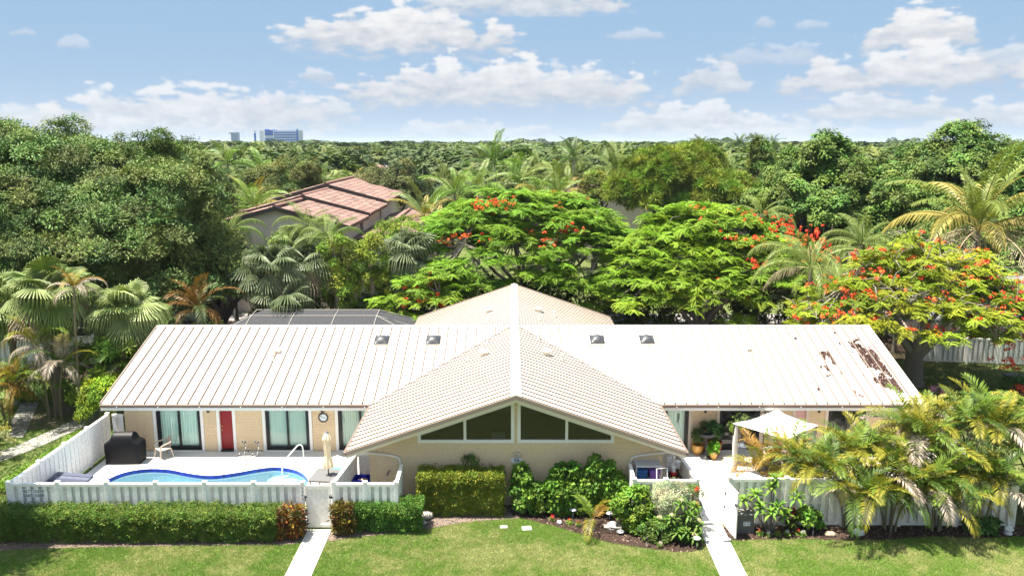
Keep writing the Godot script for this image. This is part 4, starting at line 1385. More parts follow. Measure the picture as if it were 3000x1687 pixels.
func build_patio_left() -> void:
	var m: MB
	# grill under its cover: lofted drape with sagging folds
	var g := thing("covered_grill", "barbecue grill under a draped black vinyl cover", "grill", P(-16.32, 0.05, 31.75), 0.03)
	var rows := []
	var prof := [[0.0, 0.72, 0.36], [0.25, 0.73, 0.36], [0.55, 0.74, 0.36], [0.82, 0.75, 0.36], [0.90, 0.73, 0.35], [0.94, 0.66, 0.34], [1.0, 0.52, 0.33], [1.12, 0.47, 0.31], [1.24, 0.44, 0.22], [1.30, 0.42, 0.12], [1.335, 0.40, 0.03], [1.34, 0.0, 0.0]]
	for lv in prof:
		var line := PackedVector3Array()
		for k in 72:
			var a := TAU * k / 72.0
			var c := cos(a)
			var s := -sin(a)
			var ex := 0.2
			var px = signf(c) * pow(absf(c), ex) * lv[1]
			var pz = signf(s) * pow(absf(s), ex) * lv[2]
			var y: float = lv[0]
			var fold := 0.0
			if y < 0.86: fold = 0.028 * sin(a * 11.0 + y * 5.0) * (0.9 - y) + 0.016 * sin(a * 17.0 - y * 9.0)
			if y < 0.9 and pz > 0.2: y -= 0.05 * (1.0 - absf(px) / 0.75) * (1.0 if y > 0.3 else 0.0)
			if lv[0] < 0.86 and pz > 0.2: fold += 0.03 * sin((1.0 - pow(px / 0.75, 2.0)) * 9.0 + lv[0] * 14.0)
			line.append(Vector3(px * (1.0 + fold * 0.4), maxf(y, 0.01), pz * (1.0 + fold)))
		rows.append(line)
	m = MB.new()
	m.grid(rows, true)
	part(m, "cover", mat("black_vinyl", 0.007, 0.007, 0.009, 0.45, {spec = 0.28, bump = [normal_tex("cloth_bump", 0.012, 5.0, 512, 4, 61), 0.35, 0.9]}), g)
	m = MB.new()
	for x in [-0.55, 0.55]:
		for z in [-0.22, 0.22]: m.lathe([Vector2(0.0, -0.0), Vector2(0.05, 0.0), Vector2(0.05, 0.06), Vector2(0.0, 0.06)], Vector3(x, 0.0, z), 8)
	part(m, "caster", mat("rubber_black"), g)
	# plastic armchair
	var ch := thing("patio_chair", "tan plastic patio armchair before the sliding door", "chair", P(-14.92, 0.05, 32.2), -0.75)
	var plastic := mat("tan_plastic", 0.42, 0.35, 0.29, 0.45)
	m = MB.new()
	m.box(Vector3(-0.25, 0.39, -0.24), Vector3(0.25, 0.425, 0.26), 0.015)
	part(m, "seat", plastic, ch)
	for x in [-1.0, 1.0]:
		for z in [-1.0, 1.0]:
			m = MB.new()
			m.tube([Vector3(x * 0.24, 0.40, z * 0.22), Vector3(x * 0.27, 0.2, z * 0.25), Vector3(x * 0.30, 0.0, z * 0.29)], [0.04, 0.032, 0.024], 6)
			part(m, "leg", plastic, ch)
		m = MB.new()
		m.tube([Vector3(x * 0.26, 0.38, 0.22), Vector3(x * 0.29, 0.60, 0.24), Vector3(x * 0.31, 0.655, 0.12), Vector3(x * 0.30, 0.68, -0.1), Vector3(x * 0.24, 0.72, -0.26)], [0.03, 0.028, 0.03, 0.03, 0.03], 6)
		part(m, "arm", plastic, ch)
	rows = []
	for k in 9:
		var t := k / 8.0
		var line := PackedVector3Array()
		for q in 11:
			var u := q / 5.0 - 1.0
			var hw := 0.25 * (1.0 - 0.35 * pow(t, 3.0))
			line.append(Vector3(u * hw, 0.40 + t * 0.50 * (1.0 - 0.12 * u * u), -0.24 - t * 0.11 + 0.05 * u * u))
		rows.append(line)
	m = MB.new()
	m.grid(rows)
	part(m, "backrest", plastic, ch)
	# rack of white and black pipes
	var rk := thing("pipe_rack", "low rack of white pipes with black bands beside the red door", "rack", P(-11.25, 0.05, 32.3), 0.0)
	var wp := mat("white_pipe", 0.74, 0.73, 0.72, 0.4)
	var bp := mat("pipe_band", 0.015, 0.015, 0.016, 0.5)
	for x in [-0.28, 0.28]:
		var fr := [Vector3(x - 0.05, 0.02, 0.30), Vector3(x - 0.02, 0.05, -0.02), Vector3(x + 0.0, 0.08, -0.25)]
		m = MB.new()
		m.tube([Vector3(x - 0.10, 0.02, 0.28), Vector3(x - 0.02, 0.06, -0.1), Vector3(x + 0.05, 0.08, -0.3)], [0.022], 6)
		m.tube([Vector3(x - 0.1, 0.02, 0.28), Vector3(x - 0.09, 0.24, 0.28)], [0.022], 6)
		m.tube([Vector3(x, 0.05, 0.0), Vector3(x + 0.06, 0.32, -0.1), Vector3(x + 0.04, 0.52, -0.15), Vector3(x - 0.06, 0.56, -0.15), Vector3(x - 0.1, 0.68, -0.16)], [0.022], 6)
		m.tube([Vector3(x + 0.04, 0.52, -0.15), Vector3(x + 0.06, 0.64, -0.16)], [0.022], 6)
		m.tube([Vector3(x + 0.1, 0.07, -0.25), Vector3(x + 0.12, 0.25, -0.26)], [0.022], 6)
		part(m, "upright", wp, rk)
		m = MB.new()
		for q in [Vector3(x - 0.09, 0.17, 0.28), Vector3(x + 0.05, 0.24, -0.07), Vector3(x + 0.045, 0.43, -0.13), Vector3(x + 0.05, 0.585, -0.155), Vector3(x - 0.08, 0.60, -0.15), Vector3(x + 0.11, 0.17, -0.255)]:
			m.tube([q - Vector3(0, 0.035, 0), q + Vector3(0, 0.035, 0)], [0.028], 6)
		m.tube([Vector3(x + 0.02, 0.525, -0.15), Vector3(x - 0.03, 0.545, -0.15)], [0.028], 6)
		part(m, "band", bp, rk)
	m = MB.new()
	for z in [0.2, 0.02, -0.2]: m.tube([Vector3(-0.32, 0.05, z), Vector3(0.24, 0.05, z)], [0.02], 6)
	part(m, "crossbar", wp, rk)
	# handrail into the pool
	m = MB.new()
	var hp := [Vector3(0, 0, 0), Vector3(0, 0.55, 0), Vector3(-0.02, 0.80, 0.01), Vector3(-0.10, 0.90, 0.02), Vector3(-0.22, 0.86, 0.06), Vector3(-0.62, 0.42, 0.3), Vector3(-0.78, 0.05, 0.42), Vector3(-0.80, -0.22, 0.45), Vector3(-0.72, -0.33, 0.5), Vector3(-0.5, -0.30, 0.36)]
	m.tube(hp, [0.028], 8)
	single(m, "pool_handrail", mat("rail_white", 0.78, 0.77, 0.75, 0.35), "bent white handrail leading down the pool steps", "handrail", P(-8.72, 0.05, 31.4))
	# table with umbrella
	var tb := thing("patio_table", "square grey patio table between pool and partition", "table", P(-7.05, 0.05, 28.72), -0.10)
	var tmat := mat("table_grey", 0.13, 0.13, 0.135, 0.45)
	for k in 9:
		m = MB.new()
		m.box(Vector3(-0.62, 0.70, -0.585 + k * 0.131), Vector3(0.62, 0.725, -0.585 + k * 0.131 + 0.126), 0.004)
		part(m, "slat", tmat, tb)
	m = MB.new()
	m.box(Vector3(-0.6, 0.64, -0.56), Vector3(0.6, 0.698, -0.52)); m.box(Vector3(-0.6, 0.64, 0.52), Vector3(0.6, 0.698, 0.56))
	part(m, "apron", tmat, tb)
	for x in [-0.55, 0.55]:
		for z in [-0.5, 0.5]:
			m = MB.new()
			m.box(Vector3(x - 0.025, 0, z - 0.025), Vector3(x + 0.025, 0.64, z + 0.025), 0.004)
			part(m, "leg", tmat, tb)
	var um := thing("patio_umbrella", "furled cream umbrella rising through the grey table", "umbrella", P(-7.05, 0.05, 28.72))
	m = MB.new()
	m.tube([Vector3(0, 0.0, 0), Vector3(0, 2.45, 0)], [0.021], 8)
	part(m, "pole", mat("black_iron"), um)
	m = MB.new()
	m.lathe([Vector2(0.0, 0.0), Vector2(0.24, 0.0), Vector2(0.24, 0.04), Vector2(0.05, 0.09), Vector2(0.035, 0.3), Vector2(0.0, 0.3)], Vector3.ZERO, 16)
	part(m, "foot", mat("black_iron"), um)
	rows = []
	for lv in [[1.02, 0.17], [1.10, 0.18], [1.25, 0.165], [1.45, 0.115], [1.52, 0.10], [1.58, 0.105], [1.8, 0.12], [2.0, 0.105], [2.12, 0.095], [2.14, 0.16], [2.2, 0.15], [2.35, 0.105], [2.42, 0.06], [2.43, 0.0]]:
		var line := PackedVector3Array()
		for k in 48:
			var a := TAU * k / 48.0
			var f := 1.0 + 0.24 * sin(a * 8.0 + lv[0] * 1.5) * (1.0 if lv[0] < 2.3 else 0.4)
			line.append(Vector3(cos(a), 0, -sin(a)) * lv[1] * f + Vector3(0, lv[0] + 0.015 * sin(a * 3.0), 0))
		rows.append(line)
	m = MB.new()
	m.grid(rows, true)
	part(m, "canopy", mat("cream_canvas", 0.70, 0.61, 0.44, 0.85, {back = [0.3, 0.28, 0.2]}), um)
	m = MB.new()
	m.lathe([Vector2(0.07, 2.41), Vector2(0.075, 2.44), Vector2(0.05, 2.47), Vector2(0.0, 2.475)], Vector3.ZERO, 12)
	part(m, "cap", mat("cap_grey", 0.09, 0.10, 0.11, 0.5), um)
	# chairs round the table: one strap chair behind, two woven ones before it
	var woven := mat("woven_tan", 0.50, 0.40, 0.31, 0.7)
	var k2 := 0
	for e in [[-7.0, 29.75, 0.0, "strap"], [-7.35, 27.75, PI, "woven"], [-6.55, 27.85, PI - 0.5, "woven"]]:
		var c := thing("garden_chair", ["white strap garden chair with turquoise cushion behind the umbrella table", "tan woven garden chair with white pattern before the umbrella table", "tan garden chair turned beside the closed gate"][k2], "chair", P(e[0], 0.05, e[1]), e[2])
		k2 += 1
		var fm2 := mat("white_pipe") if e[3] == "strap" else woven
		m = MB.new()
		m.box(Vector3(-0.25, 0.40, -0.25), Vector3(0.25, 0.43, 0.25), 0.01)
		part(m, "seat", fm2, c)
		m = MB.new()
		m.tube([Vector3(-0.26, 0.42, -0.24), Vector3(-0.28, 0.68, -0.31), Vector3(-0.2, 0.86, -0.36), Vector3(0.0, 0.92, -0.38), Vector3(0.2, 0.86, -0.36), Vector3(0.28, 0.68, -0.31), Vector3(0.26, 0.42, -0.24)], [0.018], 6)
		part(m, "back_frame", fm2, c)
		for q in 9:
			m = MB.new()
			var x := -0.2 + q * 0.05
			m.tube([Vector3(x, 0.42, -0.25), Vector3(x * 1.1, 0.66, -0.315), Vector3(x, 0.90 - 0.9 * x * x, -0.375)], [0.010], 4)
			part(m, "strap" if e[3] == "strap" else "cane", fm2, c)
		for x in [-0.25, 0.25]:
			for z in [-0.24, 0.24]:
				m = MB.new()
				m.tube([Vector3(x, 0.41, z), Vector3(x * 1.06, 0.0, z * 1.06)], [0.018, 0.015], 6)
				part(m, "leg", fm2, c)
			m = MB.new()
			m.tube([Vector3(x, 0.41, 0.24), Vector3(x * 1.1, 0.63, 0.2), Vector3(x * 1.1, 0.66, -0.1), Vector3(x * 1.05, 0.68, -0.3)], [0.018], 6)
			part(m, "arm", fm2, c)
		if e[3] == "strap":
			m = MB.new()
			m.box(Vector3(-0.27, 0.431, -0.22), Vector3(0.27, 0.50, 0.27), 0.03)
			part(m, "cushion", mat("turquoise", 0.06, 0.50, 0.66, 0.8), c)
	# clock
	var ck := thing("wall_clock", "round wall clock with dark rim and white dial", "clock", P(-8.2, 1.58, WALL_D - 0.03))
	m = MB.new()
	m.lathe([Vector2(0.175, 0.0), Vector2(0.205, 0.0), Vector2(0.215, 0.025), Vector2(0.195, 0.045), Vector2(0.172, 0.035), Vector2(0.172, 0.0)], Vector3.ZERO, 28)
	part(m, "rim", mat("clock_rim", 0.018, 0.012, 0.014, 0.35), ck).rotation.x = PI / 2
	m = MB.new()
	m.lathe([Vector2(0.176, 0.0), Vector2(0.174, 0.012), Vector2(0.0, 0.012)], Vector3.ZERO, 28)
	part(m, "dial", mat("dial", 0.66, 0.70, 0.76, 0.4), ck).rotation.x = PI / 2
	m = MB.new()
	for h in 12: m.obox(Vector3(sin(h * TAU / 12), cos(h * TAU / 12), 0) * 0.15 + Vector3(0, 0, 0.016), Vector3(0.014, 0.03, 0.004), Basis(Vector3.BACK, -h * TAU / 12))
	part(m, "hour_marks", mat("rubber_black"), ck)
	for h in [[0.10, 1.75, "hour_hand"], [0.14, -1.05, "minute_hand"]]:
		m = MB.new()
		m.obox(Vector3(sin(h[1]), cos(h[1]), 0) * h[0] * 0.45 + Vector3(0, 0, 0.021), Vector3(0.011, h[0], 0.004), Basis(Vector3.BACK, -h[1]))
		part(m, h[2], mat("rubber_black"), ck)
	# blue crate with bags, broom
	var cr := thing("blue_crate", "bright blue plastic crate holding tan bags behind the fence", "crate", P(-5.62, 0.05, 28.1))
	var bl := mat("blue_plastic", 0.008, 0.015, 0.42, 0.35)
	m = MB.new()
	m.box(Vector3(-0.30, 0.5, -0.22), Vector3(0.30, 0.54, 0.22), 0.005)
	for s in [-1, 1]:
		m.slab([Vector3(-0.34, 0.88, 0.26 * s), Vector3(-0.30, 0.54, 0.22 * s), Vector3(0.30, 0.54, 0.22 * s), Vector3(0.34, 0.88, 0.26 * s)], Vector3(0, 0, -0.015 * s))
		m.slab([Vector3(0.34 * s, 0.88, -0.26), Vector3(0.30 * s, 0.54, -0.22), Vector3(0.30 * s, 0.54, 0.22), Vector3(0.34 * s, 0.88, 0.26)], Vector3(-0.015 * s, 0, 0))
	m.box(Vector3(-0.36, 0.86, 0.25), Vector3(0.36, 0.89, 0.28)); m.box(Vector3(-0.36, 0.86, -0.28), Vector3(0.36, 0.89, -0.25))
	part(m, "bin", bl, cr)
	m = MB.new()
	m.box(Vector3(-0.3, 0.0, -0.22), Vector3(0.3, 0.498, 0.22), 0.02)
	part(m, "lower_bin", bl, cr)
	m = MB.new()
	m.obox(Vector3(0.0, 0.72, 0.05), Vector3(0.42, 0.2, 0.3), Basis(Vector3(0.3, 1, 0).normalized(), 0.3), 0.06)
	part(m, "bag", mat("paper_tan", 0.52, 0.34, 0.22, 0.8), cr)
	m = MB.new()
	m.tube([Vector3(-0.45, 0.0, 0.12), Vector3(0.22, 1.35, -0.10)], [0.014], 6)
	var br := thing("pool_brush", "long pole with dark blue grip leaning on the gable wall", "brush pole", P(-4.75, 0.05, 27.55))
	part(m, "pole", mat("pole_grey", 0.6, 0.58, 0.56, 0.4), br)
	m = MB.new()
	m.tube([Vector3(0.13, 1.17, -0.07), Vector3(0.23, 1.37, -0.104)], [0.022], 6)
	part(m, "grip", mat("navy", 0.02, 0.02, 0.16, 0.5), br)
	m = MB.new()
	m.box(Vector3(-0.62, 0.0, 0.05), Vector3(-0.3, 0.05, 0.2), 0.01)
	part(m, "head", mat("navy"), br)
	# shed-like slatted cover by the fence corner
	var sh := thing("pool_heater_cover", "low box under slate grey tiles in the fence corner", "storage box", P(-16.78, 0.05, 27.9), 0.05)
	m = MB.new()
	m.box(Vector3(-0.62, 0, -0.75), Vector3(0.52, 0.62, 0.75), 0.01)
	part(m, "body", mat("shed_grey", 0.16, 0.17, 0.20, 0.7), sh)
	var slate := [mat("slate_a", 0.075, 0.085, 0.13, 0.55), mat("slate_b", 0.10, 0.11, 0.16, 0.55), mat("slate_c", 0.055, 0.06, 0.10, 0.55)]
	for a in 5:
		for b in 7:
			m = MB.new()
			m.obox(Vector3(-0.50 + a * 0.262, 0.80 - a * 0.026 - 0.02 * (b % 2), 0.80 - b * 0.262), Vector3(0.285, 0.02, 0.255), Basis(Vector3.BACK, -0.16), 0.004)
			part(m, "lid_tile", slate[(a * 3 + b * 5) % 3], sh)
	m = MB.new()
	m.slab([Vector3(-0.66, 0.80, 0.92), Vector3(0.66, 0.64, 0.92), Vector3(0.66, 0.64, -0.92), Vector3(-0.66, 0.80, -0.92)], Vector3(0, -0.1, 0))
	part(m, "lid", mat("shed_grey"), sh)

func pot_profile(r0: float, h: float, bulge: float) -> Array:
	return [Vector2(0.0, 0.0), Vector2(r0 * 0.68, 0.0), Vector2(r0 * (0.85 + bulge), h * 0.45), Vector2(r0 * (0.92 + bulge * 0.5), h * 0.82), Vector2(r0, h * 0.92), Vector2(r0 * 1.06, h), Vector2(r0 * 0.92, h), Vector2(r0 * 0.88, h * 0.85), Vector2(0.0, h * 0.84)]

func build_patio_right(sp_small: Mesh, sp_broad: Mesh, leafm: Material) -> void:
	var m: MB
	var yellow := mat("glazed_yellow", 0.62, 0.33, 0.08, 0.25, {coat = 0.6})
	var terra := mat("terracotta", 0.42, 0.115, 0.045, 0.75)
	for e in [["potted_bamboo", "bushy plant in a round ochre pot by the brick wall", P(8.04, 0.05, 32.62), 0.24, 0.42, 0.25, yellow, Vector3(0.30, 0.42, 0.28), 0.85, Color(0.05, 0.085, 0.02), 70, 0],
		["potted_rubber_plant", "broad-leaved plant in a large terracotta pot", P(8.72, 0.05, 32.5), 0.34, 0.62, 0.02, terra, Vector3(0.34, 0.42, 0.30), 1.10, Color(0.03, 0.075, 0.018), 46, 1],
		["potted_herb", "small bright green plant in a yellow pot with cut handles", P(8.6, 0.05, 32.05), 0.19, 0.36, 0.02, yellow, Vector3(0.22, 0.18, 0.22), 0.5, Color(0.10, 0.24, 0.02), 34, 1]]:
		var t := thing(e[0], e[1], "potted plant", e[2])
		m = MB.new()
		m.lathe(pot_profile(e[3], e[4], e[5]), Vector3.ZERO, 20)
		part(m, "pot", e[6], t)
		m = MB.new()
		for k in 5: m.tube([Vector3(0.03 * (k - 2), e[4] * 0.8, 0.02 * ((k * 3) % 5 - 2)), Vector3(0.09 * (k - 2), e[8] + 0.2, 0.06 * ((k * 3) % 5 - 2))], [0.012, 0.005], 4)
		part(m, "stems", mat("plant_stem", 0.14, 0.12, 0.05, 0.8), t)
		leafy(t, Vector3(0, e[8], 0), e[7], e[10], sp_small if e[11] == 0 else sp_broad, leafm, e[9], 0.3, 300 + e[10], "foliage", 0.45, 1.0)
	# tall tapered planter with a young tree
	var t2 := thing("planter_tree", "young citrus tree in a tall grey tapered planter", "potted tree", P(9.5, 0.05, 31.45))
	m = MB.new()
	var rows := []
	for lv in [[0.0, 0.15], [0.0, 0.16], [0.80, 0.235], [0.84, 0.245], [0.84, 0.205], [0.74, 0.20], [0.74, 0.0]]:
		var line := PackedVector3Array()
		for q in [[1, 1], [1, -1], [-1, -1], [-1, 1]]:
			for j in 3: line.append(Vector3(q[0] * lv[1], lv[0], q[1] * lv[1]))
		rows.append(line)
	m.grid(rows, true)
	part(m, "planter", mat("planter_grey", 0.13, 0.15, 0.18, 0.5), t2)
	m = MB.new()
	m.tube([Vector3(0, 0.7, 0), Vector3(0.01, 1.2, 0.0), Vector3(-0.03, 1.6, 0.02)], [0.022, 0.018, 0.010], 6)
	for q in [[-0.38, 1.85, 0.0], [-0.22, 2.05, 0.1], [0.12, 2.1, -0.05], [0.28, 1.9, 0.08], [-0.1, 1.95, 0.2], [-0.45, 1.6, 0.1]]:
		m.tube([Vector3(0.0, 1.15 + 0.1 * q[2], 0), Vector3(q[0] * 0.5, lerpf(1.2, q[1], 0.55), q[2] * 0.5), Vector3(q[0], q[1], q[2])], [0.012, 0.008, 0.004], 4)
	part(m, "trunk", mat("pale_bark", 0.34, 0.29, 0.23, 0.9), t2)
	leafy(t2, Vector3(-0.05, 1.78, 0.05), Vector3(0.56, 0.5, 0.36), 40, sp_small, leafm, Color(0.12, 0.19, 0.03), 0.3, 333, "crown", 0.5, 0.8)
	# black bird bath, hanging basket, wind chime
	m = MB.new()
	m.lathe([Vector2(0.0, 0.0), Vector2(0.26, 0.0), Vector2(0.25, 0.03), Vector2(0.10, 0.08), Vector2(0.045, 0.14), Vector2(0.04, 0.85), Vector2(0.07, 0.92), Vector2(0.24, 0.97), Vector2(0.32, 1.03), Vector2(0.31, 1.04), Vector2(0.2, 0.99), Vector2(0.0, 0.985)], Vector3.ZERO, 24)
	single(m, "bird_bath", mat("black_metal", 0.02, 0.021, 0.024, 0.35), "black pedestal bird bath between the potted plants", "bird bath", P(8.3, 0.05, 32.1))
	var hb := thing("hanging_basket", "dark basket of trailing leaves hung on the brick wall", "hanging plant", P(8.35, 1.2, WALL_D - 0.16))
	m = MB.new()
	m.lathe([Vector2(0.0, -0.1), Vector2(0.11, -0.09), Vector2(0.15, 0.08), Vector2(0.0, 0.08)], Vector3.ZERO, 12)
	part(m, "basket", mat("black_metal"), hb)
	m = MB.new()
	m.tube([Vector3(0, 0.30, 0.14 - 0.3), Vector3(0, 0.32, 0.0), Vector3(0, 0.1, 0)], [0.006], 4)
	part(m, "bracket", mat("black_metal"), hb)
	leafy(hb, Vector3(0, 0.12, 0), Vector3(0.24, 0.14, 0.18), 26, sp_small, leafm, Color(0.08, 0.10, 0.03), 0.3, 340, "foliage", 0.5, 0.8)
	var wc := thing("wind_chime", "dark wind chime hanging under the eave by the glass door", "wind chime", P(7.1, 2.2, 32.35))
	m = MB.new()
	m.tube([Vector3(0, 0.0, 0), Vector3(0, -0.25, 0)], [0.003], 4)
	m.lathe([Vector2(0.0, -0.27), Vector2(0.06, -0.25), Vector2(0.0, -0.22)], Vector3.ZERO, 10)
	part(m, "top_disc", mat("black_metal"), wc)
	for k in 5:
		m = MB.new()
		var a := TAU * k / 5
		m.tube([Vector3(cos(a) * 0.045, -0.27, sin(a) * 0.045), Vector3(cos(a) * 0.045, -0.5 - 0.06 * k, sin(a) * 0.045)], [0.009], 5)
		part(m, "chime_tube", mat("black_metal"), wc)
	# pop-up canopy
	var cp := thing("canopy_tent", "white pop-up canopy with tilted roof over the patio seats", "canopy", P(10.65, 0.05, 30.6), 0.72)
	var cloth := mat("white_canvas", 0.78, 0.775, 0.77, 0.8, {back = [0.25, 0.25, 0.25]})
	var fr2 := mat("tent_frame", 0.03, 0.03, 0.035, 0.4, {metal = 0.4})
	var hw := 1.15
	for e in [[-1, 1], [1, 1], [1, -1], [-1, -1]]:
		m = MB.new()
		m.box(Vector3(e[0] * hw - 0.02, 0, e[1] * 1.15 - 0.02), Vector3(e[0] * hw + 0.02, 2.05, e[1] * 1.15 + 0.02))
		part(m, "pole", fr2, cp)
	m = MB.new()
	for e in [[Vector3(-hw, 2.05, 1.15), Vector3(hw, 2.05, 1.15)], [Vector3(hw, 2.05, 1.15), Vector3(hw, 2.05, -1.15)], [Vector3(hw, 2.05, -1.15), Vector3(-hw, 2.05, -1.15)], [Vector3(-hw, 2.05, -1.15), Vector3(-hw, 2.05, 1.15)], [Vector3(hw, 2.05, -1.15), Vector3(0.2, 2.56, 0)], [Vector3(-hw, 2.05, -1.15), Vector3(0.2, 2.56, 0)], [Vector3(0.2, 2.56, 0), Vector3(hw, 2.05, 1.15)]]:
		m.tube([e[0], e[1]], [0.014], 5)
	part(m, "truss", fr2, cp)
	var top := Vector3(0.25, 2.6, -0.1)
	var panels := [[Vector3(-hw - 0.05, 2.07, 1.2), Vector3(hw + 0.05, 2.07, 1.2)], [Vector3(-hw - 0.05, 2.07, -1.2), Vector3(-hw - 0.05, 2.07, 1.2)], [Vector3(hw + 0.05, 2.07, 1.2), Vector3(hw + 0.05, 2.07, -1.2)]]
	for e in panels:
		rows = []
		for a in 9:
			var t := a / 8.0
			var line := PackedVector3Array()
			for b in 9:
				var p: Vector3 = e[0].lerp(e[1], b / 8.0).lerp(top, t)
				p.y -= 0.10 * sin(PI * t) * (0.6 + 0.4 * sin(PI * b / 8.0))
				line.append(p)
			rows.append(line)
		m = MB.new()
		m.grid(rows)
		part(m, "roof_cloth", cloth, cp)
	for e in [[-1, 1], [-1, -1], [1, 1]]:
		rows = []
		for a in 10:
			var t := a / 9.0
			var line := PackedVector3Array()
			for b in 17:
				var w := TAU * b / 16.0
				var rad := (0.05 + 0.13 * t * t + 0.04 * sin(t * 5.0)) * (1.0 + 0.18 * sin(w * 6.0))
				line.append(Vector3(e[0] * (hw - 0.06) + cos(w) * rad, 2.1 - 2.05 * t, e[1] * 1.1 - sin(w) * rad * 0.8))
			rows.append(line)
		m = MB.new()
		m.grid(rows)
		part(m, "tied_curtain", mat("curtain_cloth", 0.60, 0.56, 0.50, 0.85, {back = [0.25, 0.25, 0.22]}), cp)
	# grey sofa and armchair, lantern table, basket under the canopy
	var wick := mat("grey_wicker", 0.065, 0.062, 0.065, 0.7, {bump = [normal_tex("wicker_bump", 0.15, 8.0, 256, 2, 71), 0.7, 0.25]})
	var kk := 0
	for e in [[10.9, 31.0, 0.35, 1.4], [11.3, 28.8, 2.6, 1.0]]:
		var so := thing("wicker_sofa", ["dark grey wicker sofa with pale pillow behind the tall planter", "dark grey wicker armchair with white back cushion near the fence"][kk], "sofa", P(e[0], 0.05, e[1]), e[2])
		kk += 1
		var w: float = e[3] * 0.5
		m = MB.new()
		m.box(Vector3(-w, 0.10, -0.35), Vector3(w, 0.38, 0.38), 0.02)
		part(m, "base", wick, so)
		m = MB.new()
		m.box(Vector3(-w, 0.10, -0.46), Vector3(w, 0.80, -0.351), 0.02)
		part(m, "backrest", wick, so)
		for s in [-1.0, 1.0]:
			m = MB.new()
			m.box(Vector3(minf(s * w, s * (w + 0.12)) + s * 0.001, 0.10, -0.46), Vector3(maxf(s * w, s * (w + 0.12)) + s * 0.001, 0.6, 0.38), 0.02)
			part(m, "arm", wick, so)
			m = MB.new()
			m.box(Vector3(s * (w - 0.03) - 0.03, 0, 0.28), Vector3(s * (w - 0.03) + 0.03, 0.10, 0.34))
			m.box(Vector3(s * (w - 0.03) - 0.03, 0, -0.42), Vector3(s * (w - 0.03) + 0.03, 0.10, -0.36))
			part(m, "foot", wick, so)
		m = MB.new()
		m.box(Vector3(-w + 0.02, 0.381, -0.34), Vector3(w - 0.02, 0.50, 0.37), 0.04)
		part(m, "seat_cushion", mat("cushion_grey", 0.5, 0.49, 0.48, 0.9), so)
		m = MB.new()
		m.obox(Vector3(-w * 0.3, 0.68, -0.22), Vector3(0.45, 0.42, 0.16), Basis(Vector3.RIGHT, -0.3), 0.06)
		part(m, "pillow", mat("cushion_white", 0.66, 0.65, 0.62, 0.9), so)
	var ln := thing("garden_lantern", "dark cylinder lantern standing on the white patio", "lantern", P(10.15, 0.05, 29.4))
	m = MB.new()
	m.lathe([Vector2(0.0, 0.0), Vector2(0.16, 0.0), Vector2(0.16, 0.42), Vector2(0.17, 0.44), Vector2(0.17, 0.52), Vector2(0.11, 0.52), Vector2(0.11, 0.44), Vector2(0.0, 0.44)], Vector3.ZERO, 18)
	part(m, "body", mat("lantern_dark", 0.045, 0.045, 0.05, 0.6), ln)
	m = MB.new()
	for k in 3: m.tube([Vector3(0.05 * (k - 1), 0.0, 0.165), Vector3(0.12 * (k - 1), 0.3, 0.168)], [0.006], 4)
	part(m, "ornament", mat("rubber_black"), ln)
	# --- storage corner: shelf, bins, step stool, buckets
	var gv := mat("shelf_grey", 0.46, 0.46, 0.48, 0.5)
	var sf := thing("storage_shelf", "grey plastic storage shelf beside the gable wall", "shelf", P(4.98, 0.05, 27.45))
	for y in [0.45, 1.14, 1.70]:
		for k in 7:
			m = MB.new()
			m.box(Vector3(-0.46, y, -0.24 + k * 0.07), Vector3(0.46, y + 0.025, -0.24 + k * 0.07 + 0.05), 0.004)
			part(m, "slat", gv, sf)
		m = MB.new()
		m.box(Vector3(-0.48, y - 0.03, 0.245), Vector3(0.48, y + 0.04, 0.275), 0.006)
		m.box(Vector3(-0.48, y - 0.03, -0.275), Vector3(0.48, y + 0.04, -0.245), 0.006)
		m.box(Vector3(-0.012, y - 0.03, -0.244), Vector3(0.012, y + 0.034, 0.244))
		part(m, "frame", gv, sf)
	for x in [-0.46, 0.46]:
		for z in [-0.25, 0.25]:
			m = MB.new()
			m.box(Vector3(x - 0.02, 0, z - 0.02), Vector3(x + 0.02, 1.67, z + 0.02))
			part(m, "leg", gv, sf)
	kk = 0
	for e in [[4.75, mat("bin_blue", 0.02, 0.10, 0.30, 0.4), "blue plastic bin on the grey storage shelf"], [5.2, mat("bin_purple", 0.18, 0.07, 0.34, 0.4), "purple plastic bin on the grey storage shelf"]]:
		var b := thing("storage_bin", e[2], "bin", P(e[0], 1.218, 27.42))
		m = MB.new()
		for s in [-1, 1]:
			m.slab([Vector3(-0.19, 0.34, 0.22 * s), Vector3(-0.15, 0.0, 0.18 * s), Vector3(0.15, 0.0, 0.18 * s), Vector3(0.19, 0.34, 0.22 * s)], Vector3(0, 0, -0.01 * s))
			m.slab([Vector3(0.19 * s, 0.34, -0.22), Vector3(0.15 * s, 0.0, -0.18), Vector3(0.15 * s, 0.0, 0.18), Vector3(0.19 * s, 0.34, 0.22)], Vector3(-0.01 * s, 0, 0))
		m.box(Vector3(-0.15, 0.0, -0.18), Vector3(0.15, 0.012, 0.18))
		part(m, "tub", e[1], b)
		m = MB.new()
		m.box(Vector3(-0.2, 0.341, -0.23), Vector3(0.2, 0.375, 0.23), 0.01)
		part(m, "lid", e[1], b)
	var stl := thing("step_ladder", "white folding step ladder before the storage shelf", "ladder", P(5.4, 0.05, 26.85), 0.25)
	stl.scale = Vector3(1.1, 1.85, 1.1)
	m = MB.new()
	m.tube([Vector3(-0.22, 0.0, 0.2), Vector3(-0.18, 0.95, -0.05), Vector3(0.18, 0.95, -0.05), Vector3(0.22, 0.0, 0.2)], [0.022], 6)
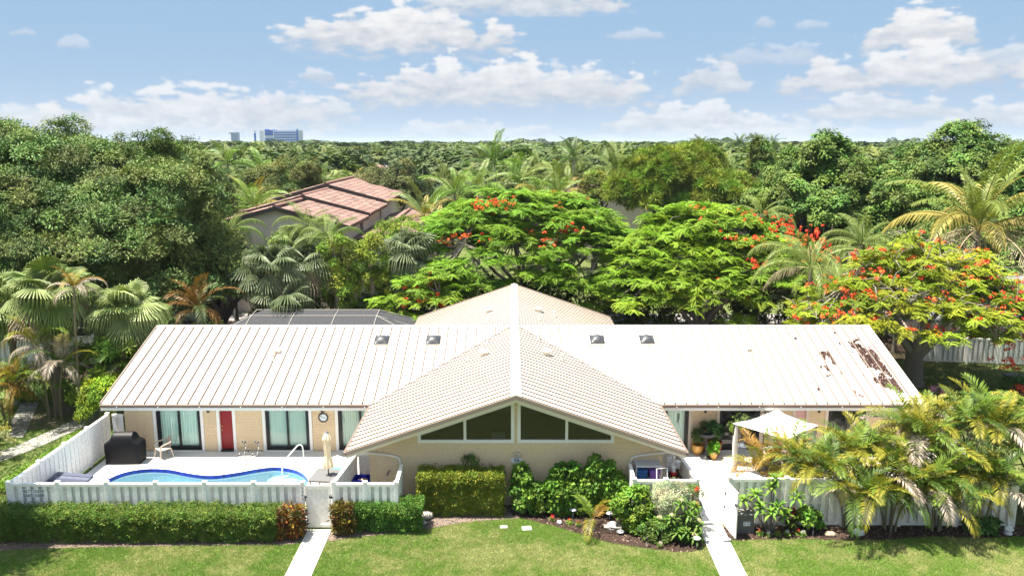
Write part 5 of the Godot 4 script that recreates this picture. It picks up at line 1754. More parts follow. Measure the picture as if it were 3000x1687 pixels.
	m.tube([Vector3(-0.2, 0.0, -0.3), Vector3(-0.18, 0.6, -0.06)], [0.02], 6); m.tube([Vector3(0.2, 0.0, -0.3), Vector3(0.18, 0.6, -0.06)], [0.02], 6)
	part(m, "frame", mat("white_pipe"), stl)
	m = MB.new()
	m.box(Vector3(-0.19, 0.62, -0.10), Vector3(0.19, 0.655, 0.16), 0.012); m.box(Vector3(-0.20, 0.3, 0.05), Vector3(0.20, 0.33, 0.24), 0.012)
	part(m, "step", mat("step_grey", 0.36, 0.36, 0.37, 0.5), stl)
	var bt := thing("folding_table", "black folding table carrying white buckets", "table", P(6.0, 0.05, 27.6))
	m = MB.new()
	m.box(Vector3(-0.24, 1.16, -0.6), Vector3(0.24, 1.19, 0.5), 0.008)
	part(m, "top", mat("rubber_black"), bt)
	for z in [-0.5, 0.4]:
		m = MB.new()
		m.tube([Vector3(-0.2, 1.16, z), Vector3(0.2, 0.0, z)], [0.014], 5); m.tube([Vector3(0.2, 1.16, z), Vector3(-0.2, 0.0, z)], [0.014], 5)
		part(m, "leg", mat("rubber_black"), bt)
	var bw := mat("bucket_white", 0.70, 0.70, 0.71, 0.4)
	var buck := MB.new()
	buck.lathe([Vector2(0.0, 0.0), Vector2(0.125, 0.0), Vector2(0.15, 0.34), Vector2(0.16, 0.345), Vector2(0.16, 0.38), Vector2(0.0, 0.385)], Vector3.ZERO, 18)
	var bm2 := buck.mesh()
	for e in [[5.86, 1.242, 28.0, 0.8, "white bucket at the bottom of the tall bucket pile"], [5.86, 1.551, 28.0, 0.8, "white lidded bucket on top of the tall bucket pile"], [5.95, 1.402, 27.55, 0.6, "small white tub resting on the red tub"], [6.16, 1.422, 27.85, 0.7, "white bucket on the wire rack beside the partition"]]:
		var o := single(bm2, "white_bucket", bw, e[4], "bucket", P(e[0], e[1], e[2]), 0.0, "white buckets on the folding table")
		o.scale = Vector3.ONE * e[3]
	m = MB.new()
	m.lathe([Vector2(0.0, 0.0), Vector2(0.10, 0.0), Vector2(0.13, 0.155), Vector2(0.0, 0.158)], Vector3.ZERO, 16)
	single(m, "red_tub", mat("red_plastic", 0.36, 0.012, 0.015, 0.4), "small red tub on the black folding table", "tub", P(5.95, 1.242, 27.55))
	m = MB.new()
	for k in 6: m.tube([Vector3(-0.15 + k * 0.06, 0, -0.15), Vector3(-0.15 + k * 0.06, 0.18, -0.15), Vector3(-0.15 + k * 0.06, 0.18, 0.15), Vector3(-0.15 + k * 0.06, 0, 0.15)], [0.006], 4)
	m.tube([Vector3(-0.16, 0.17, -0.15), Vector3(0.16, 0.17, -0.15)], [0.007], 4); m.tube([Vector3(-0.16, 0.17, 0.15), Vector3(0.16, 0.17, 0.15)], [0.007], 4)
	single(m, "wire_rack", mat("black_metal"), "low black wire rack under one white bucket", "rack", P(6.14, 1.242, 27.85))
	# --- utility box with its label, ornaments in the bed
	var ub := thing("utility_box", "dark grey utility box with white label beside the open gate", "utility box", P(8.05, 0.014, 25.72), 0.06)
	m = MB.new()
	m.slab([Vector3(-0.33, 0.0, 0.22), Vector3(0.33, 0.0, 0.22), Vector3(0.29, 0.66, 0.19), Vector3(-0.29, 0.66, 0.19)], Vector3(0, 0, -0.4))
	part(m, "body", mat("box_grey", 0.10, 0.095, 0.095, 0.6), ub)
	m = MB.new()
	m.box(Vector3(-0.32, 0.661, -0.24), Vector3(0.32, 0.70, 0.22), 0.012)
	part(m, "lid", mat("box_lid", 0.16, 0.155, 0.155, 0.6), ub)
	m = MB.new()
	m.obox(Vector3(0.05, 0.36, 0.208), Vector3(0.24, 0.15, 0.006), Basis(Vector3.RIGHT, -0.045))
	var pl2 := part(m, "label_plate", mat("label_white", 0.60, 0.62, 0.66, 0.5), ub)
	m = MB.new()
	m.box(Vector3(-0.04, 0.33, 0.212), Vector3(0.0, 0.37, 0.215)); m.box(Vector3(0.08, 0.33, 0.212), Vector3(0.12, 0.37, 0.215)); m.box(Vector3(-0.05, 0.405, 0.210), Vector3(0.15, 0.415, 0.213))
	part(m, "label_marks", mat("number_ink"), pl2)

# ------------------------------------------------------------------ plants
func leaf(m: MB, base: Vector3, dir: Vector3, nrm: Vector3, l: float, w: float, droop := 0.0) -> void:
	var side := dir.cross(nrm).normalized() * w * 0.5
	var tip := base + dir * l - nrm * droop
	var mid := base + dir * l * 0.45 + nrm * w * 0.12
	m.tri(base, mid + side, tip)
	m.tri(base, tip, mid - side)

# a twig end: leaves round a point, facing +z
func sprig(sd: int, count: int, l: float, w: float, rad: float, spread := 0.6) -> ArrayMesh:
	var r := RandomNumberGenerator.new()
	r.seed = sd
	var m := MB.new()
	m.colored = true
	for k in count:
		var a := r.randf() * TAU
		var q := sqrt(r.randf())
		var base := Vector3(cos(a) * q * rad, sin(a) * q * rad, r.randf_range(-0.6, 0.35) * rad)
		var dir := Vector3(cos(a + r.randf_range(-0.9, 0.9)), sin(a + r.randf_range(-0.9, 0.9)), r.randf_range(-0.35, 0.75)).normalized()
		var nrm := (Vector3(r.randf_range(-1, 1), r.randf_range(-1, 1), 0) * spread + Vector3(0, 0, 1)).normalized()
		nrm = (nrm - dir * nrm.dot(dir)).normalized()
		var g := r.randf_range(0.75, 1.3)
		m.tint = Color(g * r.randf_range(0.85, 1.2), g, g * r.randf_range(0.8, 1.1))
		leaf(m, base, dir, nrm, l * r.randf_range(0.75, 1.25), w * r.randf_range(0.8, 1.2), l * r.randf_range(0.0, 0.25))
	return m.mesh()

# rosette of feathery compound leaves (flame tree), lying flat, drooping at the ends; y up
func rosette(sd: int, leaves: int, l: float, pairs: int, droop := 0.22) -> ArrayMesh:
	var r := RandomNumberGenerator.new()
	r.seed = sd
	var m := MB.new()
	m.colored = true
	for k in leaves:
		var a := TAU * k / leaves + r.randf_range(-0.35, 0.35)
		var out := Vector3(cos(a), 0, sin(a))
		var ll := l * r.randf_range(0.7, 1.2)
		var side := Vector3(-out.z, 0, out.x)
		var g := r.randf_range(0.8, 1.25)
		m.tint = Color(g * r.randf_range(0.85, 1.25), g, g)
		var y0 := r.randf_range(-0.12, 0.15)
		var lift := r.randf_range(0.05, 0.4)
		for i in pairs:
			var t := (i + 0.7) / pairs
			var p := out * ll * t + Vector3(0, y0 + ll * (lift * t - (droop + lift) * t * t), 0)
			var pl := 0.26 * l * (0.55 + 0.9 * sin(PI * (0.15 + 0.8 * t)))  * 0.8
			for s in [-1.0, 1.0]:
				var dir: Vector3 = (side * s + out * 0.45 + Vector3(0, -0.25, 0)).normalized()
				var nrm := Vector3(r.randf_range(-0.3, 0.3), 1, r.randf_range(-0.3, 0.3))
				nrm = (nrm - dir * nrm.dot(dir)).normalized()
				leaf(m, p, dir, nrm, pl, ll / pairs * 0.95, pl * 0.12)
	return m.mesh()

func feather(sd: int, l: float, rise: float, bend: float, pairs: int, ll: float, w: float, droop: float, vee: float, ragged := 0.0) -> ArrayMesh:
	var r := RandomNumberGenerator.new()
	r.seed = sd
	var m := MB.new()
	m.colored = true
	var n := 15
	var pts := [Vector3.ZERO]
	var tan := []
	var sway := r.randf_range(-0.25, 0.25)
	for k in n:
		var t := (k + 0.5) / n
		var ph := deg_to_rad(rise - bend * pow(t, 1.5))
		var dir := Vector3(sway * t * cos(ph), sin(ph), cos(ph)).normalized()
		pts.append(pts[k] + dir * l / n)
		tan.append(dir)
	tan.append(tan[n - 1])
	var rad := []
	for k in n + 1: rad.append(0.022 * l / 2.2 * (1.0 - 0.85 * k / n))
	m.tint = Color(1.25, 1.15, 0.9)
	m.tube(pts, rad, 4, false)
	for i in pairs:
		var t := 0.16 + 0.84 * i / (pairs - 1.0)
		var f := t * n
		var k := mini(int(f), n - 1)
		var p: Vector3 = pts[k].lerp(pts[k + 1], f - k)
		var tg: Vector3 = tan[k]
		var up := tg.cross(Vector3.RIGHT).normalized()
		if up.y < 0: up = -up
		var len := ll * pow(sin(PI * (0.13 + 0.79 * t)), 0.75)
		for s in [-1.0, 1.0]:
			if r.randf() < ragged: continue
			var side = tg.cross(up).normalized() * s
			var dir = (side + tg * lerpf(0.45, 1.3, t) * r.randf_range(0.8, 1.2) + up * vee * r.randf_range(0.6, 1.4)).normalized()
			var e := len * r.randf_range(0.85, 1.1)
			var mid = p + dir * e * 0.5 + Vector3(0, -droop * e * 0.16, 0)
			var tip = p + dir * e * (1.0 - droop * 0.25) + Vector3(0, -droop * e * 0.75, 0)
			var wv := tg * w * 0.5
			var g := r.randf_range(0.82, 1.2)
			m.tint = Color(g, g, g * 0.95)
			m.tri(p, mid + wv, mid - wv) if s > 0 else m.tri(p, mid - wv, mid + wv)
			m.tri(mid - wv, mid + wv, tip) if s > 0 else m.tri(mid + wv, mid - wv, tip)
	return m.mesh()

func fan(sd: int, R: float, petiole: float, rise: float, seg: int, droop: float, split := 0.55) -> ArrayMesh:
	var r := RandomNumberGenerator.new()
	r.seed = sd
	var m := MB.new()
	m.colored = true
	var ph := deg_to_rad(rise)
	var dir := Vector3(0, sin(ph), cos(ph))
	var hub := dir * petiole + Vector3(0, -0.05 * petiole, 0)
	m.tint = Color(1.2, 1.15, 0.8)
	m.tube([Vector3.ZERO, dir * petiole * 0.5 + Vector3(0, 0.04, 0), hub], [0.024, 0.018, 0.012], 4, false)
	var fw := (dir + Vector3(0, -0.25, 0)).normalized()
	var up := fw.cross(Vector3.RIGHT).normalized()
	if up.y < 0: up = -up
	for k in seg:
		var a := lerpf(-2.25, 2.25, (k + 0.5) / seg)
		var da := 4.5 / seg * 0.52
		var g := r.randf_range(0.8, 1.22)
		m.tint = Color(g, g, g)
		var len := R * (1.0 - 0.22 * absf(a) / 2.25) * r.randf_range(0.92, 1.06)
		var ray := func(w: float) -> Vector3: return fw * cos(w) + Vector3.RIGHT * sin(w)
		var c: Vector3 = ray.call(a)
		var l: Vector3 = ray.call(a - da)
		var q: Vector3 = ray.call(a + da)
		var fold := up * 0.03 * R
		var h1 := split * len
		var pl := hub + l * h1 - fold + Vector3(0, -droop * 0.10 * R, 0)
		var pq := hub + q * h1 - fold + Vector3(0, -droop * 0.10 * R, 0)
		var pm := hub + c * h1 + fold + Vector3(0, -droop * 0.10 * R, 0)
		m.tri(hub, pm, pl); m.tri(hub, pq, pm)
		var e := hub + c * len * 0.84 + Vector3(0, -droop * 0.40 * R, 0)
		var wv := (q - l) * len * 0.12
		m.tri(pl, pm, e - wv); m.tri(pm, pq, e + wv); m.tri(pm, e + wv, e - wv)
		m.tri(e - wv, e + wv, hub + c * len * (1.0 - 0.16 * droop) + Vector3(r.randf_range(-0.05, 0.05), -droop * 0.85 * R, 0))
	return m.mesh()

var lib := {}

func build_library() -> void:
	lib.small = sprig(1, 16, 0.085, 0.040, 0.10)
	lib.hedge = sprig(2, 24, 0.06, 0.034, 0.11, 0.8)
	lib.broad = sprig(3, 9, 0.16, 0.12, 0.10, 0.5)
	lib.clusia = sprig(4, 15, 0.135, 0.095, 0.13, 0.8)
	lib.croton = sprig(5, 14, 0.15, 0.05, 0.08, 0.9)
	lib.silver = sprig(6, 26, 0.06, 0.022, 0.13, 0.9)
	lib.ficus = sprig(7, 30, 0.21, 0.10, 0.42, 0.6)
	lib.oak = sprig(8, 30, 0.17, 0.09, 0.40, 0.7)
	lib.glossy = sprig(9, 26, 0.24, 0.14, 0.40, 0.6)
	lib.vine = sprig(10, 24, 0.15, 0.11, 0.28, 0.6)
	lib.pine = sprig(12, 44, 0.34, 0.03, 0.08, 1.0)
	lib.far = sprig(13, 26, 0.55, 0.32, 0.9, 0.7)
	lib.flame = [rosette(21, 8, 0.62, 9), rosette(22, 7, 0.70, 9, 0.35), rosette(23, 8, 0.5, 8, 0.15)]
	lib.plume = sprig(14, 9, 0.30, 0.085, 0.03, 0.5)
	lib.areca = [feather(31, 1.9, 70, 50, 28, 0.52, 0.060, 0.2, 0.5), feather(32, 2.1, 56, 92, 28, 0.56, 0.062, 0.3, 0.4), feather(33, 2.1, 38, 116, 28, 0.56, 0.062, 0.45, 0.3), feather(34, 1.8, 15, 110, 24, 0.50, 0.046, 0.8, 0.1, 0.2)]
	lib.queen = [feather(41, 3.2, 68, 70, 48, 0.62, 0.042, 0.9, 0.25), feather(42, 3.4, 50, 110, 48, 0.66, 0.042, 1.2, 0.1), feather(43, 3.3, 25, 115, 48, 0.66, 0.042, 1.35, 0.0), feather(44, 2.8, 0, 80, 40, 0.6, 0.026, 1.3, 0.0, 0.25)]
	lib.coco = [feather(51, 4.2, 74, 48, 46, 0.85, 0.08, 0.30, 0.3), feather(52, 4.5, 52, 75, 46, 0.92, 0.08, 0.55, 0.15), feather(53, 4.4, 26, 85, 46, 0.92, 0.08, 0.85, 0.05), feather(54, 3.9, 2, 75, 44, 0.85, 0.036, 1.1, 0.0, 0.2)]
	lib.fanp = [fan(61, 1.05, 1.0, 62, 32, 0.45, 0.45), fan(62, 1.15, 1.1, 32, 32, 0.8, 0.45), fan(63, 1.15, 1.1, 4, 32, 1.1, 0.45), fan(64, 1.0, 0.95, -35, 26, 1.15, 0.45)]
	lib.sabal = [fan(71, 1.05, 1.0, 66, 24, 0.7, 0.34), fan(72, 1.1, 1.15, 34, 24, 1.1, 0.34), fan(73, 1.1, 1.15, 4, 24, 1.35, 0.34), fan(74, 1.0, 0.9, -40, 20, 1.3, 0.34)]
	mat("leaf", 1, 1, 1, 0.62, {vertex = true, back = [0.55, 0.62, 0.35], spec = 0.35})
	mat("leaf_gloss", 1, 1, 1, 0.55, {vertex = true, back = [0.5, 0.55, 0.3], spec = 0.35})
	mat("petal", 1, 1, 1, 0.6, {vertex = true, back = [0.5, 0.4, 0.35]})
	for e in [["areca_yellow", 0.165, 0.155, 0.014], ["areca_lime", 0.088, 0.14, 0.013], ["areca_green", 0.045, 0.085, 0.011], ["areca_dry", 0.27, 0.225, 0.19], ["areca_orange", 0.17, 0.095, 0.013],
		["queen_green", 0.1, 0.15, 0.035], ["queen_light", 0.145, 0.19, 0.05], ["coco_gold", 0.24, 0.2, 0.05], ["coco_green", 0.13, 0.165, 0.035], ["coco_dry", 0.34, 0.27, 0.2],
		["fan_green", 0.13, 0.18, 0.05], ["fan_light", 0.21, 0.255, 0.1], ["fan_dry", 0.24, 0.185, 0.13], ["sabal_green", 0.072, 0.1, 0.043], ["sabal_grey", 0.11, 0.138, 0.072], ["royal_green", 0.11, 0.19, 0.028], ["royal_deep", 0.06, 0.105, 0.022], ["copper", 0.11, 0.055, 0.012], ["olive_frond", 0.05, 0.078, 0.022]]:
		mat(e[0], e[1] * 1.35, e[2] * 1.35, e[3] * 1.35, 0.5, {vertex = true, back = [0.6, 0.62, 0.3], spec = 0.4})
	var bark_t := noise_tex("bark_grain", 0.06, 0.55, 1.0, 512, FastNoiseLite.TYPE_SIMPLEX_SMOOTH, 5, 81)
	mat("bark_grey", 0.30, 0.26, 0.225, 0.95, {grain = [bark_t, 0.9], bump = [normal_tex("bark_bump", 0.05, 8.0, 512, 5, 82), 0.8, 1.0]})
	mat("bark_pale", 0.42, 0.37, 0.32, 0.95, {grain = [bark_t, 0.9], bump = [normal_tex("bark_bump", 0.05, 8.0), 0.6, 1.0]})
	mat("bark_dark", 0.13, 0.105, 0.085, 0.95, {grain = [bark_t, 0.9]})
	mat("palm_trunk", 0.33, 0.29, 0.24, 0.95, {grain = [bark_t, 0.7]})
	mat("cane", 0.30, 0.27, 0.16, 0.8, {grain = [bark_t, 0.5]})

# feather or fan palm: trunk and its fronds, each a part
func palm(called: String, label: String, category: String, x: float, d: float, h: float, kind: Array, n: int, sc: float, cols: Array, opts := {}) -> Node3D:
	var root := thing(called, label, category, P(x, 0, d), rng.randf() * TAU, opts.get("group", ""))
	var stems: Array = opts.get("stems", [[0.0, 0.0, 0.0, 0.0, h]])   # offset x, z, lean x, z, height
	for s in stems:
		var top := Vector3(s[0] + s[2], s[4], s[1] + s[3])
		var m := MB.new()
		var r0: float = opts.get("trunk", 0.16)
		var path := []
		var rad := []
		for k in 8:
			var t := k / 7.0
			path.append(Vector3(s[0] + s[2] * t * t, s[4] * t, s[1] + s[3] * t * t))
			rad.append(r0 * (1.0 - 0.35 * t) * (1.25 if k == 0 else 1.0))
		m.tube(path, rad, 8)
		part(m, "trunk", mats[opts.get("bark", "palm_trunk")], root)
		var a0 := rng.randf() * TAU
		for k in n:
			var f := (k + 0.5) / n
			var v := clampi(int(f * kind.size() * 0.999), 0, kind.size() - 1)
			var ci := mini(int(pow(rng.randf(), 0.8) * (cols.size() - 1)), cols.size() - 2)
			if f > 1.0 - opts.get("dry", 0.14): ci = cols.size() - 1
			var o := part(kind[v], "frond", mats[cols[ci]], root, top + Vector3(0, -0.12 * f * sc, 0))
			var z := sc * rng.randf_range(0.85, 1.12) * (0.68 if f < 0.15 else 1.0)
			o.basis = Basis.from_euler(Vector3(rng.randf_range(-1, 1) * opts.get("wild", 0.14), a0 + k * 2.399 + rng.randf_range(-0.2, 0.2), rng.randf_range(-0.15, 0.15))).scaled(Vector3.ONE * z)
	return root

# crown of leaf clumps on the shells of several lobes: [centre, radii]
func crown(tree: Node, lobes: Array, sp: Mesh, material: Material, base: Color, dens: float, per: int, cr: float, sc: float, sd: int, flat := 1.0, called := "crown", lowest := -0.35) -> void:
	var r := RandomNumberGenerator.new()
	r.seed = sd
	var xf := []
	var cols := PackedColorArray()
	for lb in lobes:
		var c: Vector3 = lb[0]
		var R: Vector3 = lb[1]
		var area := 2.0 * PI * pow((pow(R.x * R.y, 1.6) + pow(R.x * R.z, 1.6) + pow(R.y * R.z, 1.6)) / 3.0, 1.0 / 1.6)
		var n := int(area * dens)
		for k in n:
			var q := Vector3(r.randfn(), r.randfn(), r.randfn()).normalized()
			if q.y < lowest: q.y = -q.y
			var cc := c + q * R * r.randf_range(0.72, 1.06)
			var out := (q / R).normalized()
			var tone := r.randf_range(0.6, 1.4)
			var warm := r.randf_range(0.8, 1.35)
			var size := cr * r.randf_range(0.6, 1.35)
			for j in per:
				var e := Vector3(r.randfn(), r.randfn(), r.randfn()).normalized()
				if e.dot(out) < -0.2: e -= out * e.dot(out) * 1.6
				if flat < 1.0 and e.y < -0.1: e.y *= 0.3
				var p := cc + e * size * Vector3(1, flat, 1) * pow(r.randf(), 0.4)
				var dir := (e * 0.7 + out * 0.5 + Vector3(0, 0.55, 0)).normalized()
				var b := Basis.looking_at(-dir, Vector3(r.randfn(), r.randfn(), r.randfn()).normalized())
				b = b * Basis(Vector3.BACK, r.randf() * TAU)
				xf.append(Transform3D(b.scaled(Vector3.ONE * sc * r.randf_range(0.75, 1.25)), p))
				var g := tone * r.randf_range(0.85, 1.15)
				cols.append(Color(base.r * g * warm, base.g * g, base.b * g) * LEAF)
	scatter(sp, called, material, tree, xf, cols)

func limbs(tree: Node, base: Vector3, fork: float, r0: float, tips: Array, bark: Material, sd: int, called := "trunk") -> void:
	var r := RandomNumberGenerator.new()
	r.seed = sd
	var m := MB.new()
	var f := base + Vector3(r.randf_range(-0.2, 0.2), fork, r.randf_range(-0.2, 0.2))
	m.tube([base - Vector3(0, 0.1, 0), base + Vector3(0, 0.25, 0), base.lerp(f, 0.6), f], [r0 * 1.45, r0 * 1.08, r0 * 0.95, r0 * 0.9], 10)
	for t in tips:
		var tip: Vector3 = t
		var mid := f.lerp(tip, 0.45) + Vector3(r.randf_range(-0.3, 0.3), 0.12 * (tip - f).length() * r.randf_range(-0.2, 1.0), r.randf_range(-0.3, 0.3))
		var mid2 := f.lerp(tip, 0.75) + Vector3(r.randf_range(-0.3, 0.3), r.randf_range(0, 0.3), r.randf_range(-0.3, 0.3))
		m.tube([f - Vector3(0, 0.15, 0), f.lerp(mid, 0.5), mid, mid2, tip], [r0 * 0.62, r0 * 0.5, r0 * 0.38, r0 * 0.24, r0 * 0.10], 7)
		for k in 3:
			var s := mid.lerp(tip, r.randf_range(0.0, 0.7))
			var e := s + Vector3(r.randf_range(-1, 1), r.randf_range(0.2, 1.0), r.randf_range(-1, 1)) * (tip - f).length() * 0.3
			m.tube([s, s.lerp(e, 0.5) + Vector3(0, 0.1, 0), e], [r0 * 0.2, r0 * 0.13, r0 * 0.05], 5)
	part(m, called, bark, tree)

# round-headed broadleaf tree; R horizontal radius, crown from h0 to h1
func broad_tree(called: String, label: String, x: float, d: float, h0: float, h1: float, R: float, sp: Mesh, base: Color, sd: int, opts := {}) -> Node3D:
	var t := thing(called, label, "tree", P(x, 0, d), 0.0, opts.get("group", ""))
	var r := RandomNumberGenerator.new()
	r.seed = sd
	var lobes := []
	var mid := (h0 + h1) * 0.5
	var n: int = opts.get("lobes", 8)
	lobes.append([Vector3(0, mid + (h1 - h0) * 0.12, 0), Vector3(R * 0.72, (h1 - h0) * 0.40, R * 0.72)])
	var tips := []
	for k in n:
		var a := TAU * k / n + r.randf_range(-0.35, 0.35)
		var q := r.randf_range(0.45, 0.72)
		var y := lerpf(h0, h1, r.randf_range(0.28, 0.72))
		var s := r.randf_range(0.32, 0.48)
		lobes.append([Vector3(cos(a) * R * q, y, sin(a) * R * q), Vector3(R * s, R * s * r.randf_range(0.6, 0.85), R * s)])
		tips.append(Vector3(cos(a) * R * q, y, sin(a) * R * q))
	for k in opts.get("tops", 3):
		var a := r.randf() * TAU
		var w := r.randf_range(0.16, 0.34)
		var away := r.randf_range(0.1, 0.6)
		lobes.append([Vector3(cos(a) * R * away, h1 - R * r.randf_range(0.02, 0.34), sin(a) * R * away), Vector3(R * w, R * w * 0.75, R * w)])
	limbs(t, Vector3.ZERO, maxf(1.0, h0 * 0.8), opts.get("trunk", 0.35), tips, mats[opts.get("bark", "bark_dark")], sd)
	crown(t, lobes, sp, mats[opts.get("mat", "leaf")], base, opts.get("dens", 0.55), opts.get("per", 10), opts.get("cr", 0.75), opts.get("sc", 1.0), sd + 1, opts.get("flat", 0.8))
	return t

# spreading flame tree: dome of flat feathery pads on pale limbs, flower trusses on some
func flame_tree(label: String, x: float, d: float, h: float, R: Vector2, edge: float, sd: int, base: Color, flowers: Array, opts := {}) -> void:
	var t := thing("flame_tree", label, "tree", P(x, 0, d))
	var r := RandomNumberGenerator.new()
	r.seed = sd
	var trunk: Vector3 = opts.get("trunk_at", Vector3.ZERO)
	var pads := []
	var n: int = opts.get("pads", 120)
	for k in n:
		var a := r.randf() * TAU
		var q := sqrt(r.randf())
		var y := lerpf(h, edge, pow(q, opts.get("dome", 2.2))) + r.randf_range(-0.7, 0.25) * (1.0 if k % 3 else 2.2)
		pads.append(Vector3(cos(a) * q * R.x, y, sin(a) * q * R.y))
	# limbs
	var tips := []
	for k in opts.get("limbs", 9):
		var a = TAU * k / opts.get("limbs", 9) + r.randf_range(-0.2, 0.2)
		var q := r.randf_range(0.45, 0.8)
		tips.append(Vector3(cos(a) * q * R.x, lerpf(h, edge, pow(q, 2.2)) - 0.5, sin(a) * q * R.y))
	var m := MB.new()
	var fork: float = opts.get("fork", 2.2)
	var r0: float = opts.get("r0", 0.42)
	var f := trunk + Vector3(0, fork, 0)
	m.tube([trunk - Vector3(0, 0.1, 0), trunk + Vector3(0, 0.3, 0), trunk.lerp(f, 0.6), f], [r0 * 1.5, r0 * 1.1, r0 * 0.95, r0 * 0.85], 10)
	part(m, "trunk", mats["bark_grey"], t)
	var joints := []
	for tip in tips:
		m = MB.new()
		var mid := f.lerp(tip, 0.42) + Vector3(r.randf_range(-0.6, 0.6), (tip - f).length() * r.randf_range(-0.10, 0.06), r.randf_range(-0.5, 0.5))
		var mid2 := f.lerp(tip, 0.75) + Vector3(r.randf_range(-0.6, 0.6), (tip - f).length() * r.randf_range(-0.04, 0.08), r.randf_range(-0.5, 0.5))
		m.tube([f - Vector3(0, r.randf_range(0.15, 0.7) * minf(fork, 1.2), 0), f.lerp(mid, 0.5), mid, mid2, tip], [r0 * 0.5, r0 * 0.36, r0 * 0.27, r0 * 0.16, r0 * 0.07], 7)
		joints.append(mid); joints.append(mid2); joints.append(tip)
		part(m, "limb", mats["bark_pale"], t)
	m = MB.new()
	for p in pads:
		var best: Vector3 = joints[0]
		for j in joints:
			if j.distance_squared_to(p) < best.distance_squared_to(p): best = j
		if best.distance_to(p) > 0.3: m.tube([best, best.lerp(p, 0.55) + Vector3(0, -0.12, 0), p], [0.06, 0.04, 0.02], 4, false)
	for k in opts.get("bare", 0):   # bare grey twigs
		var p: Vector3 = pads[r.randi() % pads.size()]
		var e := p + Vector3(r.randf_range(-1, 1), r.randf_range(-0.2, 0.9), r.randf_range(-1, 1)) * 1.2
		m.tube([p - Vector3(0, 0.3, 0), p.lerp(e, 0.5) + Vector3(0, 0.2, 0), e], [0.045, 0.03, 0.012], 4, false)
	part(m, "twigs", mats["bark_pale"], t).set_meta("kind", "stuff")
	for v in 3:
		var xf := []
		var cols := PackedColorArray()
		for k in pads.size():
			if k % 3 != v: continue
			var tone := r.randf_range(0.8, 1.25)
			var yel = clampf(r.randf_range(-0.3, 0.5), 0, 1) * opts.get("yellow", 0.6)
			for j in opts.get("per", 11):
				var a := r.randf() * TAU
				var q = sqrt(r.randf()) * opts.get("pad", 1.05)
				var p: Vector3 = pads[k] + Vector3(cos(a) * q, r.randf_range(-0.12, 0.22) - q * q * 0.16, sin(a) * q)
				xf.append(Transform3D(Basis.from_euler(Vector3(r.randf_range(-0.35, 0.35), r.randf() * TAU, r.randf_range(-0.35, 0.35))).scaled(Vector3.ONE * r.randf_range(0.7, 1.2) * opts.get("sc", 1.0)), p))
				var g := tone * r.randf_range(0.85, 1.15)
				cols.append(Color((base.r + yel * 0.10) * g, (base.g + yel * 0.03) * g, base.b * g) * LEAF)
		scatter(lib.flame[v], "foliage", mats["leaf"], t, xf, cols)
	# flower trusses: [x, y, z offset, radius, count]
	var fx := []
	var fc := PackedColorArray()
	for e in flowers:
		for k in e[4]:
			var p = Vector3(e[0], e[1], e[2]) + Vector3(r.randfn(), r.randfn() * 0.6, r.randfn()) * e[3] * 0.55
			fx.append(Transform3D(Basis.from_euler(Vector3(r.randf_range(-0.6, 0.6), r.randf() * TAU, r.randf_range(-0.6, 0.6))).scaled(Vector3.ONE * r.randf_range(0.55, 1.1)), p))
			fc.append(Color(0.72, 0.055, 0.012) if r.randf() < e[5] else Color(0.72, 0.14, 0.02))
	for k in opts.get("loose_flowers", 0):
		var p: Vector3 = pads[r.randi() % pads.size()] + Vector3(r.randf_range(-0.7, 0.7), r.randf_range(0.1, 0.4), r.randf_range(-0.7, 0.7))
		fx.append(Transform3D(Basis.from_euler(Vector3(r.randf_range(-0.6, 0.6), r.randf() * TAU, 0)).scaled(Vector3.ONE * r.randf_range(0.7, 1.3)), p))
		fc.append(Color(0.70, 0.07, 0.014) if r.randf() < 0.5 else Color(0.70, 0.16, 0.025))
	if fx.size():
		if not lib.has("truss"):
			var fm := MB.new()
			fm.colored = true
			for k in 14:
				var q := Vector3(r.randfn(), absf(r.randfn()) * 0.7, r.randfn()).normalized()
				var nrm := (Vector3.UP * 0.6 + q).normalized()
				var dir := q.cross(Vector3(r.randfn(), r.randfn(), r.randfn())).normalized()
				nrm = (nrm - dir * nrm.dot(dir)).normalized()
				var g := r.randf_range(0.7, 1.2)
				fm.tint = Color(g, g * r.randf_range(0.6, 1.3), g)
				leaf(fm, q * 0.12, dir, nrm, 0.13, 0.10)
			lib.truss = fm.mesh()
		scatter(lib.truss, "blossoms", mats["petal"], t, fx, fc)

